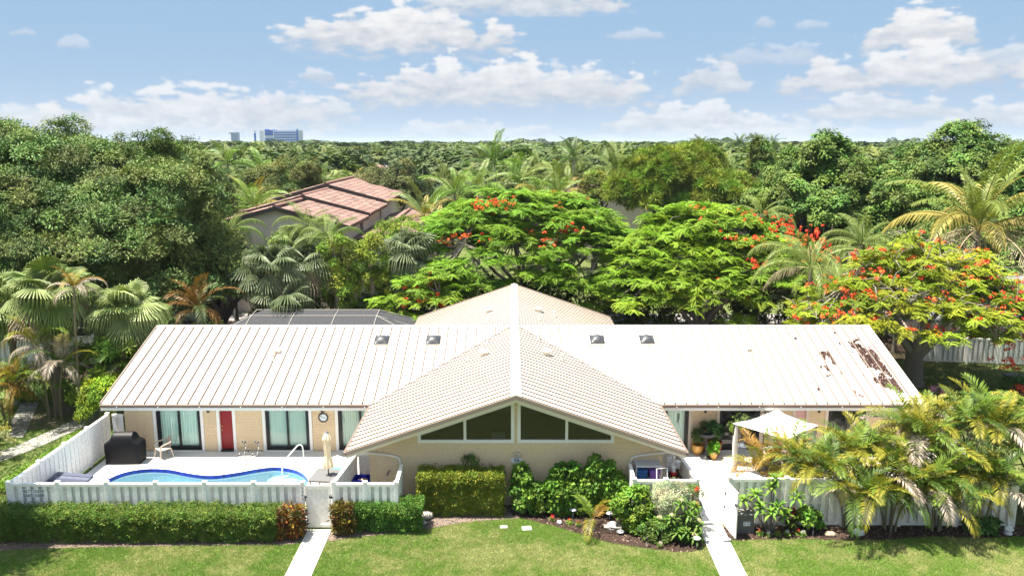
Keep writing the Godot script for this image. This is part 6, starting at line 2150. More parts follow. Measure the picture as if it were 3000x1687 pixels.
# clipped hedge: leaves in a thick shell round a block, stems inside
func hedge(called: String, label: String, category: String, x0: float, x1: float, d0: float, d1: float, h: float, base: Color, sp: Mesh, dens: float, sd: int, opts := {}) -> void:
	var t := thing(called, label, category, P((x0 + x1) * 0.5, 0, (d0 + d1) * 0.5), 0.0, opts.get("group", ""))
	var r := RandomNumberGenerator.new()
	r.seed = sd
	var hx := (x1 - x0) * 0.5
	var hz := (d1 - d0) * 0.5
	var xf := []
	var cols := PackedColorArray()
	var nz := FastNoiseLite.new()
	nz.seed = sd; nz.frequency = 0.9
	var low: float = opts.get("low", 0.12)
	var faces := [[Vector3(0, 1, 0), hx * hz * 4], [Vector3(0, 0, 1), hx * 2 * h], [Vector3(0, 0, -1), hx * 2 * h * 0.5], [Vector3(1, 0, 0), hz * 2 * h], [Vector3(-1, 0, 0), hz * 2 * h]]
	for f in faces:
		for k in int(f[1] * dens):
			var nrm: Vector3 = f[0]
			var p := Vector3(r.randf_range(-hx, hx), lerpf(low, h, r.randf()), r.randf_range(-hz, hz))
			if nrm.x: p.x = nrm.x * hx
			if nrm.y: p.y = h
			if nrm.z: p.z = nrm.z * hz
			p -= nrm * pow(r.randf(), 1.6) * 0.30
			p += nrm * (nz.get_noise_3d(p.x * 1.5 + x0, p.y * 2.0, p.z * 2.0) * 0.09 + (r.randf_range(0, 0.08) if r.randf() < 0.1 else 0.0))
			p.x = clampf(p.x, -hx - 0.05, hx + 0.05)
			var inset: float = opts.get("taper", 0.12) * (1.0 - p.y / h)      # a clipped hedge is narrower at the foot
			p.x *= 1.0 - inset * 0.3 / maxf(hx, 0.3)
			p.z *= 1.0 - inset
			var dir := (nrm + Vector3(r.randfn(), r.randfn() + 0.6, r.randfn()) * 0.5).normalized()
			var b := Basis.looking_at(-dir, Vector3(r.randfn(), r.randfn(), r.randfn()).normalized())
			xf.append(Transform3D(b.scaled(Vector3.ONE * r.randf_range(0.75, 1.2) * opts.get("sc", 1.0)), p))
			var c := base
			if opts.has("mix") and r.randf() < opts.get("mix_share", 0.4): c = opts.mix[r.randi() % opts.mix.size()]
			var g := r.randf_range(0.65, 1.4)
			cols.append(Color(c.r * g * r.randf_range(0.75, 1.35), c.g * g, c.b * g) * LEAF)
	var m := MB.new()
	for k in int(maxf(4, hx * 8)):
		var q := Vector3(r.randf_range(-hx, hx) * 0.85, 0, r.randf_range(-hz, hz) * 0.5)
		m.tube([q, q + Vector3(r.randf_range(-0.15, 0.15), h * 0.45, r.randf_range(-0.1, 0.1)), q + Vector3(r.randf_range(-0.3, 0.3), h * 0.88, r.randf_range(-0.2, 0.2))], [0.022, 0.016, 0.006], 5, false)
	part(m, "stems", mats["bark_dark"], t).set_meta("kind", "stuff")
	scatter(sp, "foliage", mats[opts.get("mat", "leaf_gloss")], t, xf, cols)

# loose shrub of ellipsoid lobes
func shrub(called: String, label: String, category: String, x: float, d: float, lobes: Array, sp: Mesh, base: Color, per_m2: float, sd: int, opts := {}) -> Node3D:
	var t := thing(called, label, category, P(x, 0, d), 0.0, opts.get("group", ""))
	var m := MB.new()
	for lb in lobes:
		var c: Vector3 = lb[0]
		for k in 3: m.tube([Vector3(c.x * 0.3 + 0.05 * (k - 1), 0, c.z * 0.3), Vector3(c.x * 0.7 + 0.05 * (k - 1), c.y * 0.5, c.z * 0.6), c + Vector3(0.1 * (k - 1), lb[1].y * 0.5, 0.05 * k)], [0.022, 0.016, 0.006], 5, false)
	part(m, "stems", mats[opts.get("bark", "bark_grey")], t).set_meta("kind", "stuff")
	crown(t, lobes, sp, mats[opts.get("mat", "leaf_gloss")], base, per_m2, opts.get("per", 5), opts.get("cr", 0.16), opts.get("sc", 1.0), sd, 1.0, "foliage", opts.get("lowest", -0.8))
	return t

# ------------------------------------------------------------------ garden round the villa
func small_flower(called: String, label: String, x: float, d: float, c: Color, sd: int) -> void:
	var t := thing(called, label, "flower", P(x, 0.012, d), rng.randf() * TAU, "bedding flowers")
	leafy(t, Vector3(0, 0.09, 0), Vector3(0.09, 0.07, 0.09), 10, lib.small, mats["leaf"], Color(0.12, 0.20, 0.03), 0.3, sd, "leaves", 0.5, 0.65)
	leafy(t, Vector3(0, 0.17, 0), Vector3(0.05, 0.03, 0.05), 4, lib.small, mats["petal"], c * 0.6, 0.2, sd + 1, "petals", 0.5, 0.4)

func plumeria(label: String, x: float, d: float, tips: Array, base: Color, blooms: Array, sd: int, lsc := 1.0) -> void:
	var t := thing("plumeria", label, "shrub", P(x, 0, d))
	var r := RandomNumberGenerator.new()
	r.seed = sd
	var m := MB.new()
	for p in tips:
		var tip: Vector3 = p
		m.tube([Vector3(tip.x * 0.08, 0, tip.z * 0.1), Vector3(tip.x * 0.45, tip.y * 0.5, tip.z * 0.5), tip], [0.035, 0.028, 0.022], 6, false)
	part(m, "branches", mats["bark_grey"], t)
	for p in tips:
		var lm := MB.new()
		lm.colored = true
		for k in 15:
			var a := k * 2.399 + r.randf() * 0.4
			var up := lerpf(1.1, -0.35, k / 14.0) + r.randf_range(-0.1, 0.1)
			var dir := Vector3(cos(a) * cos(up), sin(up), sin(a) * cos(up))
			var nrm := Vector3.UP - dir * dir.y
			nrm = nrm.normalized() if nrm.length() > 0.1 else Vector3(cos(a), 0, sin(a))
			var g := r.randf_range(0.8, 1.25)
			lm.tint = Color(base.r * g * r.randf_range(0.85, 1.2), base.g * g, base.b * g)
			var l := 0.36 * lsc * r.randf_range(0.75, 1.15)
			# blade in three pieces so that it arches
			var w := 0.092 * lsc
			var side := dir.cross(nrm).normalized() * w * 0.5
			var b0: Vector3 = p
			var b1 := b0 + dir * l * 0.35 + nrm * 0.02
			var b2 := b0 + dir * l * 0.72
			var b3 := b0 + dir * l + Vector3(0, -0.09, 0)
			lm.tri(b0, b1 + side, b1 - side)
			lm.quad(b1 - side, b1 + side, b2 + side * 0.85, b2 - side * 0.85)
			lm.tri(b2 - side * 0.85, b2 + side * 0.85, b3)
		part(lm, "leaf_whorl", mats["leaf_gloss"], t)
	for q in blooms:
		leafy(t, q[0], Vector3.ONE * 0.05, 5, lib.small, mats["petal"], q[1] * 0.6, 0.12, sd + 5, "blossom", 0.5, 0.45)

func solar_light(label: String, x: float, d: float, h: float, wide: bool) -> void:
	var t := thing("path_light", label, "path light", P(x, 0.0, d))
	var m := MB.new()
	m.tube([Vector3(0, 0, 0), Vector3(0, h, 0)], [0.014], 6)
	part(m, "stake", mats["pale_metal"], t)
	m = MB.new()
	if wide: m.lathe([Vector2(0.0, h), Vector2(0.12, h), Vector2(0.135, h + 0.02), Vector2(0.10, h + 0.055), Vector2(0.0, h + 0.075)], Vector3.ZERO, 16)
	else: m.lathe([Vector2(0.0, h), Vector2(0.035, h), Vector2(0.04, h + 0.09), Vector2(0.055, h + 0.10), Vector2(0.0, h + 0.14)], Vector3.ZERO, 12)
	part(m, "head", mats["pale_metal"] if wide else mats["black_metal"], t)

func rock(called: String, label: String, category: String, x: float, d: float, s: Vector3, material: Material, sd: int, y := 0.0) -> void:
	var nz := FastNoiseLite.new()
	nz.seed = sd; nz.frequency = 1.1; nz.fractal_octaves = 4
	var rows := []
	for a in 11:
		var th := PI * (1.0 - a / 10.0)
		var line := PackedVector3Array()
		for b in 18:
			var ph := TAU * b / 18.0
			var q := Vector3(sin(th) * cos(ph), cos(th), -sin(th) * sin(ph))
			line.append(q * s * (1.0 + 0.5 * nz.get_noise_3dv(q * 1.3)) + Vector3(0, s.y * 0.7, 0))
		rows.append(line)
	var m := MB.new()
	m.grid(rows, true)
	single(m, called, material, label, category, P(x, y, d))

func areca(label: String, x: float, d: float, stems: Array, n: int, sc: float, sd: int, opts := {}) -> void:
	rng.seed = sd
	palm("areca_palm", label, "palm", x, d, 0.0, lib.areca.slice(0, 3) if not opts.has("cols") else lib.areca, n + opts.get("more", 3), sc, opts.get("cols", ["areca_lime", "areca_yellow", "areca_green", "areca_yellow", "areca_lime", "areca_dry"]), {stems = stems, trunk = opts.get("trunk", 0.04), bark = "cane", dry = opts.get("dry", 0.13), group = opts.get("group", "clumping palms before the fence")})

func stems_of(n: int, spread: float, h0: float, h1: float, lean: float, sd: int) -> Array:
	var r := RandomNumberGenerator.new()
	r.seed = sd
	var out := []
	for k in n:
		var a := TAU * k / n + r.randf_range(-0.4, 0.4)
		var q := r.randf_range(0.3, 1.0)
		out.append([cos(a) * spread * 0.25, sin(a) * spread * 0.18, cos(a) * lean * q, sin(a) * lean * q * 0.7, r.randf_range(h0, h1)])
	return out

func build_garden() -> void:
	mat("pale_metal", 0.55, 0.56, 0.57, 0.35, {metal = 0.3})
	var hb := Color(0.070, 0.118, 0.015)
	hedge("clipped_hedge", "long clipped green hedge below the pool patio fence", "hedge", -18.6, -8.02, 24.78, 25.72, 1.02, hb, lib.hedge, 210, 401)
	hedge("clipped_hedge", "small dark green box hedge beside the gate croton", "hedge", -5.42, -3.18, 25.5, 26.35, 1.0, Color(0.055, 0.125, 0.016), lib.hedge, 230, 402)
	hedge("clipped_hedge", "tall block hedge with yellow-green leaves against the gable wall", "hedge", -3.35, -0.35, 26.72, 27.55, 1.62, Color(0.125, 0.158, 0.016), lib.hedge, 230, 403)
	shrub("hedge_shoots", "dark unclipped shoots behind the tall block hedge", "shrub", -1.6, 27.55, [[Vector3(0, 1.75, 0), Vector3(0.8, 0.22, 0.12)]], lib.hedge, Color(0.05, 0.10, 0.014), 6.0, 404)
	var cmix := [Color(0.15, 0.03, 0.012), Color(0.20, 0.06, 0.012), Color(0.24, 0.18, 0.02), Color(0.06, 0.025, 0.014), Color(0.05, 0.06, 0.014), Color(0.05, 0.05, 0.014)]
	hedge("croton_shrub", "clipped croton with red and yellow leaves left of the path", "shrub", -7.92, -7.2, 24.95, 25.6, 1.0, Color(0.10, 0.06, 0.014), lib.croton, 150, 405, {mix = cmix, mix_share = 0.62, low = 0.18})
	hedge("croton_shrub", "clipped bronze croton between the path and small box hedge", "shrub", -6.12, -5.5, 25.3, 25.95, 1.02, Color(0.10, 0.08, 0.016), lib.croton, 150, 406, {mix = [Color(0.10, 0.05, 0.015), Color(0.22, 0.17, 0.02), Color(0.045, 0.05, 0.012)], mix_share = 0.55, low = 0.18})
	hedge("ground_hedge", "low bright green hedge strip outside the side fence", "hedge", -19.9, -18.1, 28.6, 34.6, 0.34, Color(0.115, 0.21, 0.022), lib.hedge, 70, 407, {taper = 0.05})
	# round-leaved shrubs by the gable wall
	var cb := Color(0.078, 0.155, 0.018)
	shrub("clusia_shrub", "round-leaved shrub beside the wall pipe, first of its row", "shrub", 0.75, 27.2, [[Vector3(-0.15, 0.62, 0), Vector3(0.5, 0.62, 0.38)], [Vector3(-0.35, 1.35, 0), Vector3(0.28, 0.35, 0.25)], [Vector3(0.35, 0.5, 0.1), Vector3(0.4, 0.5, 0.35)]], lib.clusia, cb, 26, 411, {group = "round-leaved shrubs at the gable wall"})
	shrub("clusia_shrub", "round-leaved shrub second in the row at the gable wall", "shrub", 1.75, 27.15, [[Vector3(0, 0.7, 0), Vector3(0.62, 0.68, 0.42)], [Vector3(0.1, 1.35, 0), Vector3(0.3, 0.42, 0.25)], [Vector3(0.45, 1.5, -0.05), Vector3(0.14, 0.32, 0.14)]], lib.clusia, cb, 26, 412, {group = "round-leaved shrubs at the gable wall"})
	shrub("clusia_shrub", "tallest round-leaved shrub at the gable wall", "shrub", 2.85, 27.2, [[Vector3(0, 0.85, 0), Vector3(0.55, 0.8, 0.42)], [Vector3(0.12, 1.6, 0), Vector3(0.22, 0.4, 0.2)], [Vector3(-0.3, 0.6, 0.1), Vector3(0.45, 0.6, 0.35)]], lib.clusia, cb, 26, 413, {group = "round-leaved shrubs at the gable wall"})
	shrub("clusia_shrub", "round-leaved shrub nearest the wall spout by the storage fence", "shrub", 3.75, 27.2, [[Vector3(0, 0.7, 0), Vector3(0.5, 0.7, 0.4)], [Vector3(-0.15, 1.4, 0), Vector3(0.2, 0.4, 0.2)]], lib.clusia, cb, 26, 414, {group = "round-leaved shrubs at the gable wall"})
	shrub("gardenia_shrub", "loose light green shrub in front of the storage fence corner", "shrub", 4.25, 25.95, [[Vector3(0, 0.85, 0), Vector3(0.68, 0.62, 0.55)], [Vector3(0.15, 0.5, 0.2), Vector3(0.5, 0.4, 0.4)]], lib.clusia, Color(0.09, 0.165, 0.018), 20, 415, {sc = 0.85})
	shrub("silver_bush", "silvery grey-green bush against the off-white fence", "shrub", 5.45, 25.75, [[Vector3(0, 1.25, 0), Vector3(0.62, 0.5, 0.4)], [Vector3(0.05, 0.8, 0.05), Vector3(0.4, 0.5, 0.3)]], lib.silver, Color(0.30, 0.35, 0.235), 30, 416, {mat = "leaf"})
	shrub("low_shrub", "low dark leafy shrub below the plumeria cluster", "shrub", 5.1, 25.15, [[Vector3(0, 0.3, 0), Vector3(0.75, 0.34, 0.45)], [Vector3(0.9, 0.25, -0.05), Vector3(0.5, 0.28, 0.4)]], lib.hedge, Color(0.05, 0.10, 0.015), 26, 417)
	var cream := Color(0.78, 0.72, 0.48)
	plumeria("flowering plumeria cluster with cream blossoms beside the walk", 5.75, 25.2, [Vector3(-0.7, 0.65, 0.1), Vector3(-0.35, 0.8, 0.2), Vector3(0.0, 1.25, 0.0), Vector3(0.25, 0.9, 0.2), Vector3(0.45, 1.1, -0.1), Vector3(0.1, 0.45, 0.45), Vector3(0.55, 0.6, 0.3), Vector3(-0.2, 0.4, 0.4), Vector3(0.4, 0.3, 0.55), Vector3(-0.9, 0.45, 0.2)], Color(0.075, 0.15, 0.018), [[Vector3(-0.35, 0.95, 0.2), cream], [Vector3(0.0, 1.42, 0.05), cream], [Vector3(0.55, 0.85, 0.35), cream], [Vector3(0.35, 0.45, 0.6), cream], [Vector3(-0.75, 0.85, 0.15), cream]], 421, 0.95)
	shrub("rose_bush", "slender rose bush with orange bloom at the fence post", "shrub", 6.3, 25.7, [[Vector3(0.05, 1.2, 0), Vector3(0.22, 0.5, 0.2)], [Vector3(-0.05, 0.7, 0.1), Vector3(0.28, 0.4, 0.25)]], lib.small, Color(0.10, 0.16, 0.03), 16, 422, {mat = "leaf"})
	leafy(get_node("rose_bush"), Vector3(0.05, 1.62, 0.1), Vector3.ONE * 0.06, 9, lib.small, mats["petal"], Color(0.5, 0.06, 0.02), 0.2, 423, "blossom", 0.5, 0.45)
	leafy(get_node("rose_bush"), Vector3(0.0, 1.15, 0.22), Vector3.ONE * 0.08, 10, lib.small, mats["petal"], Color(0.5, 0.26, 0.06), 0.2, 424, "blossom", 0.5, 0.5)
	plumeria("spreading plumeria with long pointed leaves above the grey utility box", 9.0, 25.7, [Vector3(-1.0, 1.15, 0.0), Vector3(-0.55, 1.3, -0.1), Vector3(0.0, 1.55, -0.1), Vector3(0.12, 1.85, -0.15), Vector3(-0.45, 0.95, 0.2), Vector3(0.1, 1.0, 0.3), Vector3(0.85, 1.25, 0.0), Vector3(0.4, 0.7, 0.2), Vector3(-0.15, 0.85, 0.35)], Color(0.105, 0.205, 0.02), [[Vector3(0.72, 1.42, 0.05), Color(0.8, 0.8, 0.78)]], 425, 1.15)
	# young palm in the mulch
	rng.seed = 430
	palm("young_palm", "young palm with few golden fronds in the dark mulch", "palm", 2.78, 25.85, 0.35, [lib.areca[0], lib.areca[1], lib.areca[2]], 5, 0.62, ["areca_lime", "areca_yellow", "areca_yellow", "areca_orange"], {trunk = 0.16, dry = 0.25})
	# ti plant, small leafy plant, sapling
	rng.seed = 431
	var ti := thing("ti_plant", "dark red ti plant before the off-white fence", "plant", P(9.75, 0.0, 25.8))
	var tm := MB.new()
	tm.tube([Vector3.ZERO, Vector3(0, 0.45, 0)], [0.02, 0.014], 5)
	part(tm, "stem", mats["bark_grey"], ti)
	leafy(ti, Vector3(0, 0.62, 0), Vector3(0.16, 0.14, 0.16), 7, lib.plume, mats["leaf_gloss"], Color(0.10, 0.012, 0.014), 0.3, 432, "leaves", 0.6, 0.75)
	leafy(ti, Vector3(0, 0.25, 0), Vector3(0.16, 0.12, 0.16), 6, lib.plume, mats["leaf_gloss"], Color(0.05, 0.08, 0.015), 0.3, 433, "lower_leaves", 0.6, 0.7)
	shrub("leafy_plant", "small broad-leaved plant between ti plant and palms", "plant", 10.3, 25.7, [[Vector3(0, 0.45, 0), Vector3(0.36, 0.32, 0.3)]], lib.broad, Color(0.075, 0.15, 0.018), 22, 434)
	shrub("leafy_plant", "low glossy plant at the far end of the palm bed", "plant", 16.4, 25.6, [[Vector3(0, 0.25, 0), Vector3(0.5, 0.26, 0.3)]], lib.broad, Color(0.05, 0.105, 0.02), 18, 435)
	# areca clumps before and behind the fence, from the open gate outwards
	areca("copper-tinged clumping palm leaning from the patio behind the fence", 9.9, 28.6, stems_of(3, 0.5, 0.7, 1.3, 0.5, 441), 7, 0.85, 441, {cols = ["areca_orange", "areca_yellow", "areca_lime", "areca_orange", "areca_dry"]})
	areca("clumping palm with slanting canes, nearest the plumeria", 11.75, 25.8, stems_of(5, 0.7, 1.2, 2.0, 0.7, 442), 8, 0.84, 442)
	areca("arching palm inside the fence beside the canopy", 10.9, 27.3, stems_of(5, 0.8, 1.1, 1.9, 0.6, 451), 7, 0.9, 451)
	areca("clumping palm in the middle of the mulch bed, reaching over the fence", 13.2, 25.8, stems_of(6, 0.8, 1.2, 2.2, 0.7, 443), 8, 0.86, 443)
	areca("yellow clumping palm with low fronds over the lawn edge", 14.8, 25.8, stems_of(6, 0.8, 1.0, 2.2, 0.7, 444), 8, 0.86, 444)
	areca("clumping palm just behind the fence below the villa eave", 12.6, 27.3, stems_of(5, 0.9, 1.7, 2.4, 0.6, 445), 8, 0.95, 445)
	areca("tall golden clumping palm behind the fence", 15.0, 27.4, stems_of(6, 1.0, 1.9, 2.8, 0.8, 446), 9, 1.0, 446)
	areca("tallest clumping palm at the villa corner", 17.3, 27.8, stems_of(6, 1.0, 2.2, 3.2, 0.9, 447), 9, 1.05, 447)
	areca("dense green clumping palm at the picture edge behind the fence", 19.8, 28.0, stems_of(6, 1.2, 2.0, 3.1, 1.0, 448), 9, 1.1, 448, {cols = ["areca_lime", "areca_green", "areca_yellow", "areca_lime", "areca_dry"]})
	areca("clumping palm at the outer end of the fence", 16.4, 25.8, stems_of(5, 0.7, 1.2, 2.3, 0.7, 449), 8, 0.9, 449)
	areca("leafy green clumping palm beyond the fence end", 19.6, 25.9, stems_of(5, 0.8, 0.6, 1.8, 0.9, 450), 9, 1.0, 450, {cols = ["areca_lime", "areca_green", "areca_green", "areca_lime", "areca_dry"]})
	# lights, stones, flowers
	solar_light("flat-topped path light before the round-leaved shrubs", 2.2, 26.7, 0.30, true)
	solar_light("flat-topped path light behind the young palm", 3.5, 26.55, 0.24, true)
	solar_light("low flat-topped path light beside pale stones in the mulch", 3.75, 25.5, 0.08, true)
	solar_light("flat-topped path light at the corner of lawn and walk", 6.15, 24.5, 0.36, true)
	solar_light("thin black stake light at the mulch edge", 4.5, 24.6, 0.24, false)
	solar_light("thin black stake light before the small leafy plant", 10.35, 25.35, 0.24, false)
	var pale := mat("pale_stone", 0.58, 0.54, 0.49, 0.9, {grain = [noise_tex("concrete_stain", 0.02, 0.62, 1.0), 0.7]})
	rock("pale_rock", "white boulder at the end of the small box hedge", "rock", -3.1, 26.65, Vector3(0.24, 0.17, 0.2), pale, 1)
	rock("pale_rock", "smaller white rock in front of the white boulder", "rock", -3.2, 26.2, Vector3(0.17, 0.10, 0.14), pale, 2)
	rock("pale_rock", "heap of pale stone between young palm and light green shrub", "rock", 3.62, 26.0, Vector3(0.36, 0.08, 0.28), pale, 3)
	rock("pale_rock", "tan rock below the slanting palm canes", "rock", 10.95, 25.35, Vector3(0.2, 0.10, 0.12), mat("tan_stone", 0.36, 0.28, 0.21, 0.9), 4)
	rock("shell_ornament", "white shell ornament below the palms", "ornament", 11.95, 25.45, Vector3(0.2, 0.13, 0.15), mat("ornament_white", 0.62, 0.62, 0.62, 0.6), 5)
	rock("grey_stone", "grey stone at the foot of the open gate", "rock", 7.28, 24.95, Vector3(0.15, 0.07, 0.10), mat("grey_stone", 0.30, 0.30, 0.31, 0.9), 6, 0.03)
	rock("small_ornament", "small white and black ornament among the bedding flowers", "ornament", 1.68, 26.22, Vector3(0.08, 0.09, 0.07), mat("ornament_white"), 7)
	for e in [[-0.29, 25.97, 0.26, 0.09, "smaller white stepping stone on the lawn"], [0.52, 25.87, 0.34, 0.14, "larger white stepping stone on the lawn"]]:
		var m := MB.new()
		m.box(Vector3(-e[2] * 0.5, -0.01, -e[3]), Vector3(e[2] * 0.5, 0.05, e[3]), 0.02)
		single(m, "stepping_stone", mat("concrete"), e[4], "stepping stone", P(e[0], 0, e[1]), 0.1)
	# statue
	var st := thing("garden_statue", "small white seated statue at the bed end", "statue", P(17.15, 0.0, 25.5))
	var sm := MB.new()
	sm.lathe([Vector2(0.0, 0.0), Vector2(0.15, 0.0), Vector2(0.15, 0.06), Vector2(0.12, 0.10), Vector2(0.135, 0.2), Vector2(0.10, 0.30), Vector2(0.06, 0.34), Vector2(0.085, 0.40), Vector2(0.075, 0.48), Vector2(0.0, 0.52)], Vector3.ZERO, 16)
	sm.tube([Vector3(-0.1, 0.28, 0.0), Vector3(-0.13, 0.2, 0.09), Vector3(-0.03, 0.18, 0.15)], [0.035, 0.03, 0.025], 6)
	sm.tube([Vector3(0.1, 0.28, 0.0), Vector3(0.13, 0.2, 0.09), Vector3(0.03, 0.18, 0.15)], [0.035, 0.03, 0.025], 6)
	part(sm, "figure", mat("ornament_white"), st)
	var red := Color(0.55, 0.02, 0.03)
	var wht := Color(0.75, 0.74, 0.73)
	small_flower("red_flower", "red bedding flower left of the small white ornament", 1.45, 26.45, red, 461)
	small_flower("red_flower", "red and yellow bedding flower right of the small white ornament", 2.05, 26.2, red, 463)
	small_flower("red_flower", "red bedding flower nearest the young palm", 2.35, 26.05, red, 465)
	small_flower("red_flower", "red and yellow flower before the utility box", 8.55, 25.4, red, 467)
	small_flower("red_flower", "red flower between the white bedding flowers", 9.15, 25.35, Color(0.6, 0.06, 0.02), 469)
	small_flower("red_flower", "red flower at the foot of the ti plant", 9.85, 25.4, red, 471)
	small_flower("white_flower", "small white flower before the plumeria trunk", 8.8, 25.28, wht, 473)
	small_flower("white_flower", "larger white flower below the ti plant", 9.45, 25.32, wht, 475)
	small_flower("white_flower", "white flower beside the thin stake light", 10.0, 25.3, wht, 477)
	small_flower("white_flower", "white flower at the tip of the mulch bed by the walk", 4.95, 24.55, wht, 479)
	# --- left garden beyond the side fence
	shrub("bright_shrub", "rounded bright yellow-green shrub at the villa corner", "shrub", -19.2, 36.2, [[Vector3(0, 1.55, 0), Vector3(1.15, 0.85, 1.0)], [Vector3(-0.4, 1.1, 0.3), Vector3(0.8, 0.7, 0.7)]], lib.oak, Color(0.16, 0.245, 0.014), 4.5, 481, {per = 5, cr = 0.35, sc = 0.55, mat = "leaf", bark = "bark_pale", lowest = -0.4})
	shrub("thin_shrub", "sparse silvery shrub beside the worn path", "shrub", -21.9, 32.0, [[Vector3(0, 0.7, 0), Vector3(0.8, 0.55, 0.6)]], lib.small, Color(0.20, 0.22, 0.09), 10, 482, {mat = "leaf", per = 3})
	shrub("thin_shrub", "sparse yellowish shrub at the edge of the pale path", "shrub", -23.0, 33.3, [[Vector3(0, 0.8, 0), Vector3(0.9, 0.6, 0.6)]], lib.small, Color(0.22, 0.23, 0.05), 10, 483, {mat = "leaf", per = 3})
	shrub("thin_shrub", "twiggy shrub overhanging the fence corner", "shrub", -18.7, 26.6, [[Vector3(0, 1.35, 0), Vector3(0.6, 0.4, 0.5)]], lib.small, Color(0.10, 0.13, 0.05), 8, 484, {mat = "leaf", per = 3})
	rng.seed = 490
	palm("fan_palm", "big pale fan palm rising highest beyond the side fence", "palm", -22.6, 38.0, 6.2, lib.fanp, 44, 1.12, ["fan_light", "fan_green", "fan_light", "fan_dry"], {wild = 0.45, trunk = 0.2, dry = 0.08})
	palm("fan_palm", "second fan palm between the tall one and the roof corner", "palm", -19.5, 39.2, 5.0, lib.fanp, 42, 1.08, ["fan_light", "fan_green", "fan_light", "fan_dry"], {wild = 0.45, trunk = 0.2, dry = 0.08})
	palm("fan_palm", "fan palm behind the others at the picture edge", "palm", -25.6, 39.5, 5.4, lib.fanp, 36, 1.12, ["fan_light", "fan_green", "fan_green", "fan_dry"], {wild = 0.45, trunk = 0.2, dry = 0.1})
	areca("clump of slender palms with weathered grey fronds in the bark bed", -22.4, 37.2, [[0, 0, -0.4, 0.2, 3.6], [0.3, 0.2, 0.5, 0.1, 4.0], [-0.4, -0.1, -1.2, -0.2, 3.2], [0.2, -0.3, 0.9, -0.5, 3.0], [-0.1, 0.3, 0.2, 0.9, 2.2]], 8, 1.0, 491, {cols = ["areca_lime", "areca_green", "areca_dry", "areca_yellow", "areca_dry"], dry = 0.38, trunk = 0.06, group = "slender palms in the side garden"})
	areca("single tall thin-trunked palm with ragged golden head", -20.9, 36.8, [[0, 0, -0.2, 0.1, 6.6]], 9, 0.75, 492, {cols = ["areca_orange", "areca_yellow", "areca_orange", "areca_dry"], dry = 0.5, trunk = 0.075, group = "slender palms in the side garden"})
	areca("palm with orange-brown lower fronds at the path end", -24.0, 36.0, stems_of(4, 0.6, 1.2, 2.2, 0.7, 493), 9, 0.9, 493, {cols = ["areca_lime", "areca_orange", "areca_yellow", "areca_orange"], group = "slender palms in the side garden"})
	areca("drooping grey-fronded palm against the roof edge", -18.9, 38.2, stems_of(4, 0.6, 1.6, 2.6, 0.8, 494), 8, 1.05, 494, {cols = ["areca_lime", "areca_dry", "areca_green", "areca_dry"], dry = 0.4, group = "slender palms in the side garden"})
	areca("leafy palm clump at the lower picture edge by the path", -25.2, 33.8, stems_of(5, 0.8, 1.0, 2.2, 0.8, 495), 8, 1.0, 495, {cols = ["areca_lime", "areca_green", "areca_yellow", "areca_dry"], dry = 0.2, group = "slender palms in the side garden"})
	shrub("leafy_bush", "dense lime and green leafy bush below the fan palms", "shrub", -19.9, 38.3, [[Vector3(0, 2.6, 0), Vector3(1.7, 1.7, 1.2)], [Vector3(-1.2, 2.0, 0.4), Vector3(1.2, 1.3, 1.0)]], lib.plume, Color(0.13, 0.20, 0.025), 3.2, 496, {per = 5, cr = 0.4, sc = 1.1, mat = "leaf"})
	shrub("leafy_bush", "green undergrowth bush beside the bark bed", "shrub", -24.6, 39.8, [[Vector3(0, 1.0, 0), Vector3(1.6, 0.9, 1.0)]], lib.plume, Color(0.09, 0.15, 0.02), 3.5, 497, {per = 5, cr = 0.35, mat = "leaf"})
	shrub("leafy_bush", "broad-leaved bush between bark bed and roof corner", "shrub", -20.3, 39.9, [[Vector3(0, 0.9, 0), Vector3(1.4, 0.9, 0.8)]], lib.broad, Color(0.07, 0.14, 0.02), 5, 498, {per = 5, cr = 0.35, sc = 1.6, mat = "leaf"})
	# --- right side beyond the villa end
	shrub("pink_flower_bush", "low bush dotted with pink flowers behind the tallest palms", "shrub", 22.2, 39.6, [[Vector3(0, 0.5, 0), Vector3(1.2, 0.5, 0.6)]], lib.oak, Color(0.045, 0.085, 0.02), 5, 499, {per = 5, cr = 0.25, sc = 0.5})
	leafy(get_node("pink_flower_bush"), Vector3(0.1, 0.72, 0.1), Vector3(1.1, 0.28, 0.55), 26, lib.small, mats["petal"], Color(0.72, 0.30, 0.48), 0.2, 500, "blossoms", 0.4, 1.0)
	shrub("orange_flower_bush", "dark bush with red-orange flowers at the picture edge", "shrub", 25.9, 38.6, [[Vector3(0, 0.8, 0), Vector3(1.4, 0.8, 0.8)]], lib.oak, Color(0.04, 0.08, 0.018), 5, 501, {per = 5, cr = 0.3, sc = 0.55})
	leafy(get_node("orange_flower_bush"), Vector3(0, 1.0, 0.2), Vector3(1.2, 0.5, 0.7), 22, lib.small, mats["petal"], Color(0.7, 0.08, 0.03), 0.2, 502, "blossoms", 0.4, 1.1)
	shrub("round_bush", "round dark bush beside the flame tree trunk", "shrub", 20.3, 44.0, [[Vector3(0, 0.8, 0), Vector3(1.0, 0.85, 0.8)]], lib.oak, Color(0.06, 0.095, 0.03), 5, 503, {per = 5, cr = 0.3, sc = 0.6})

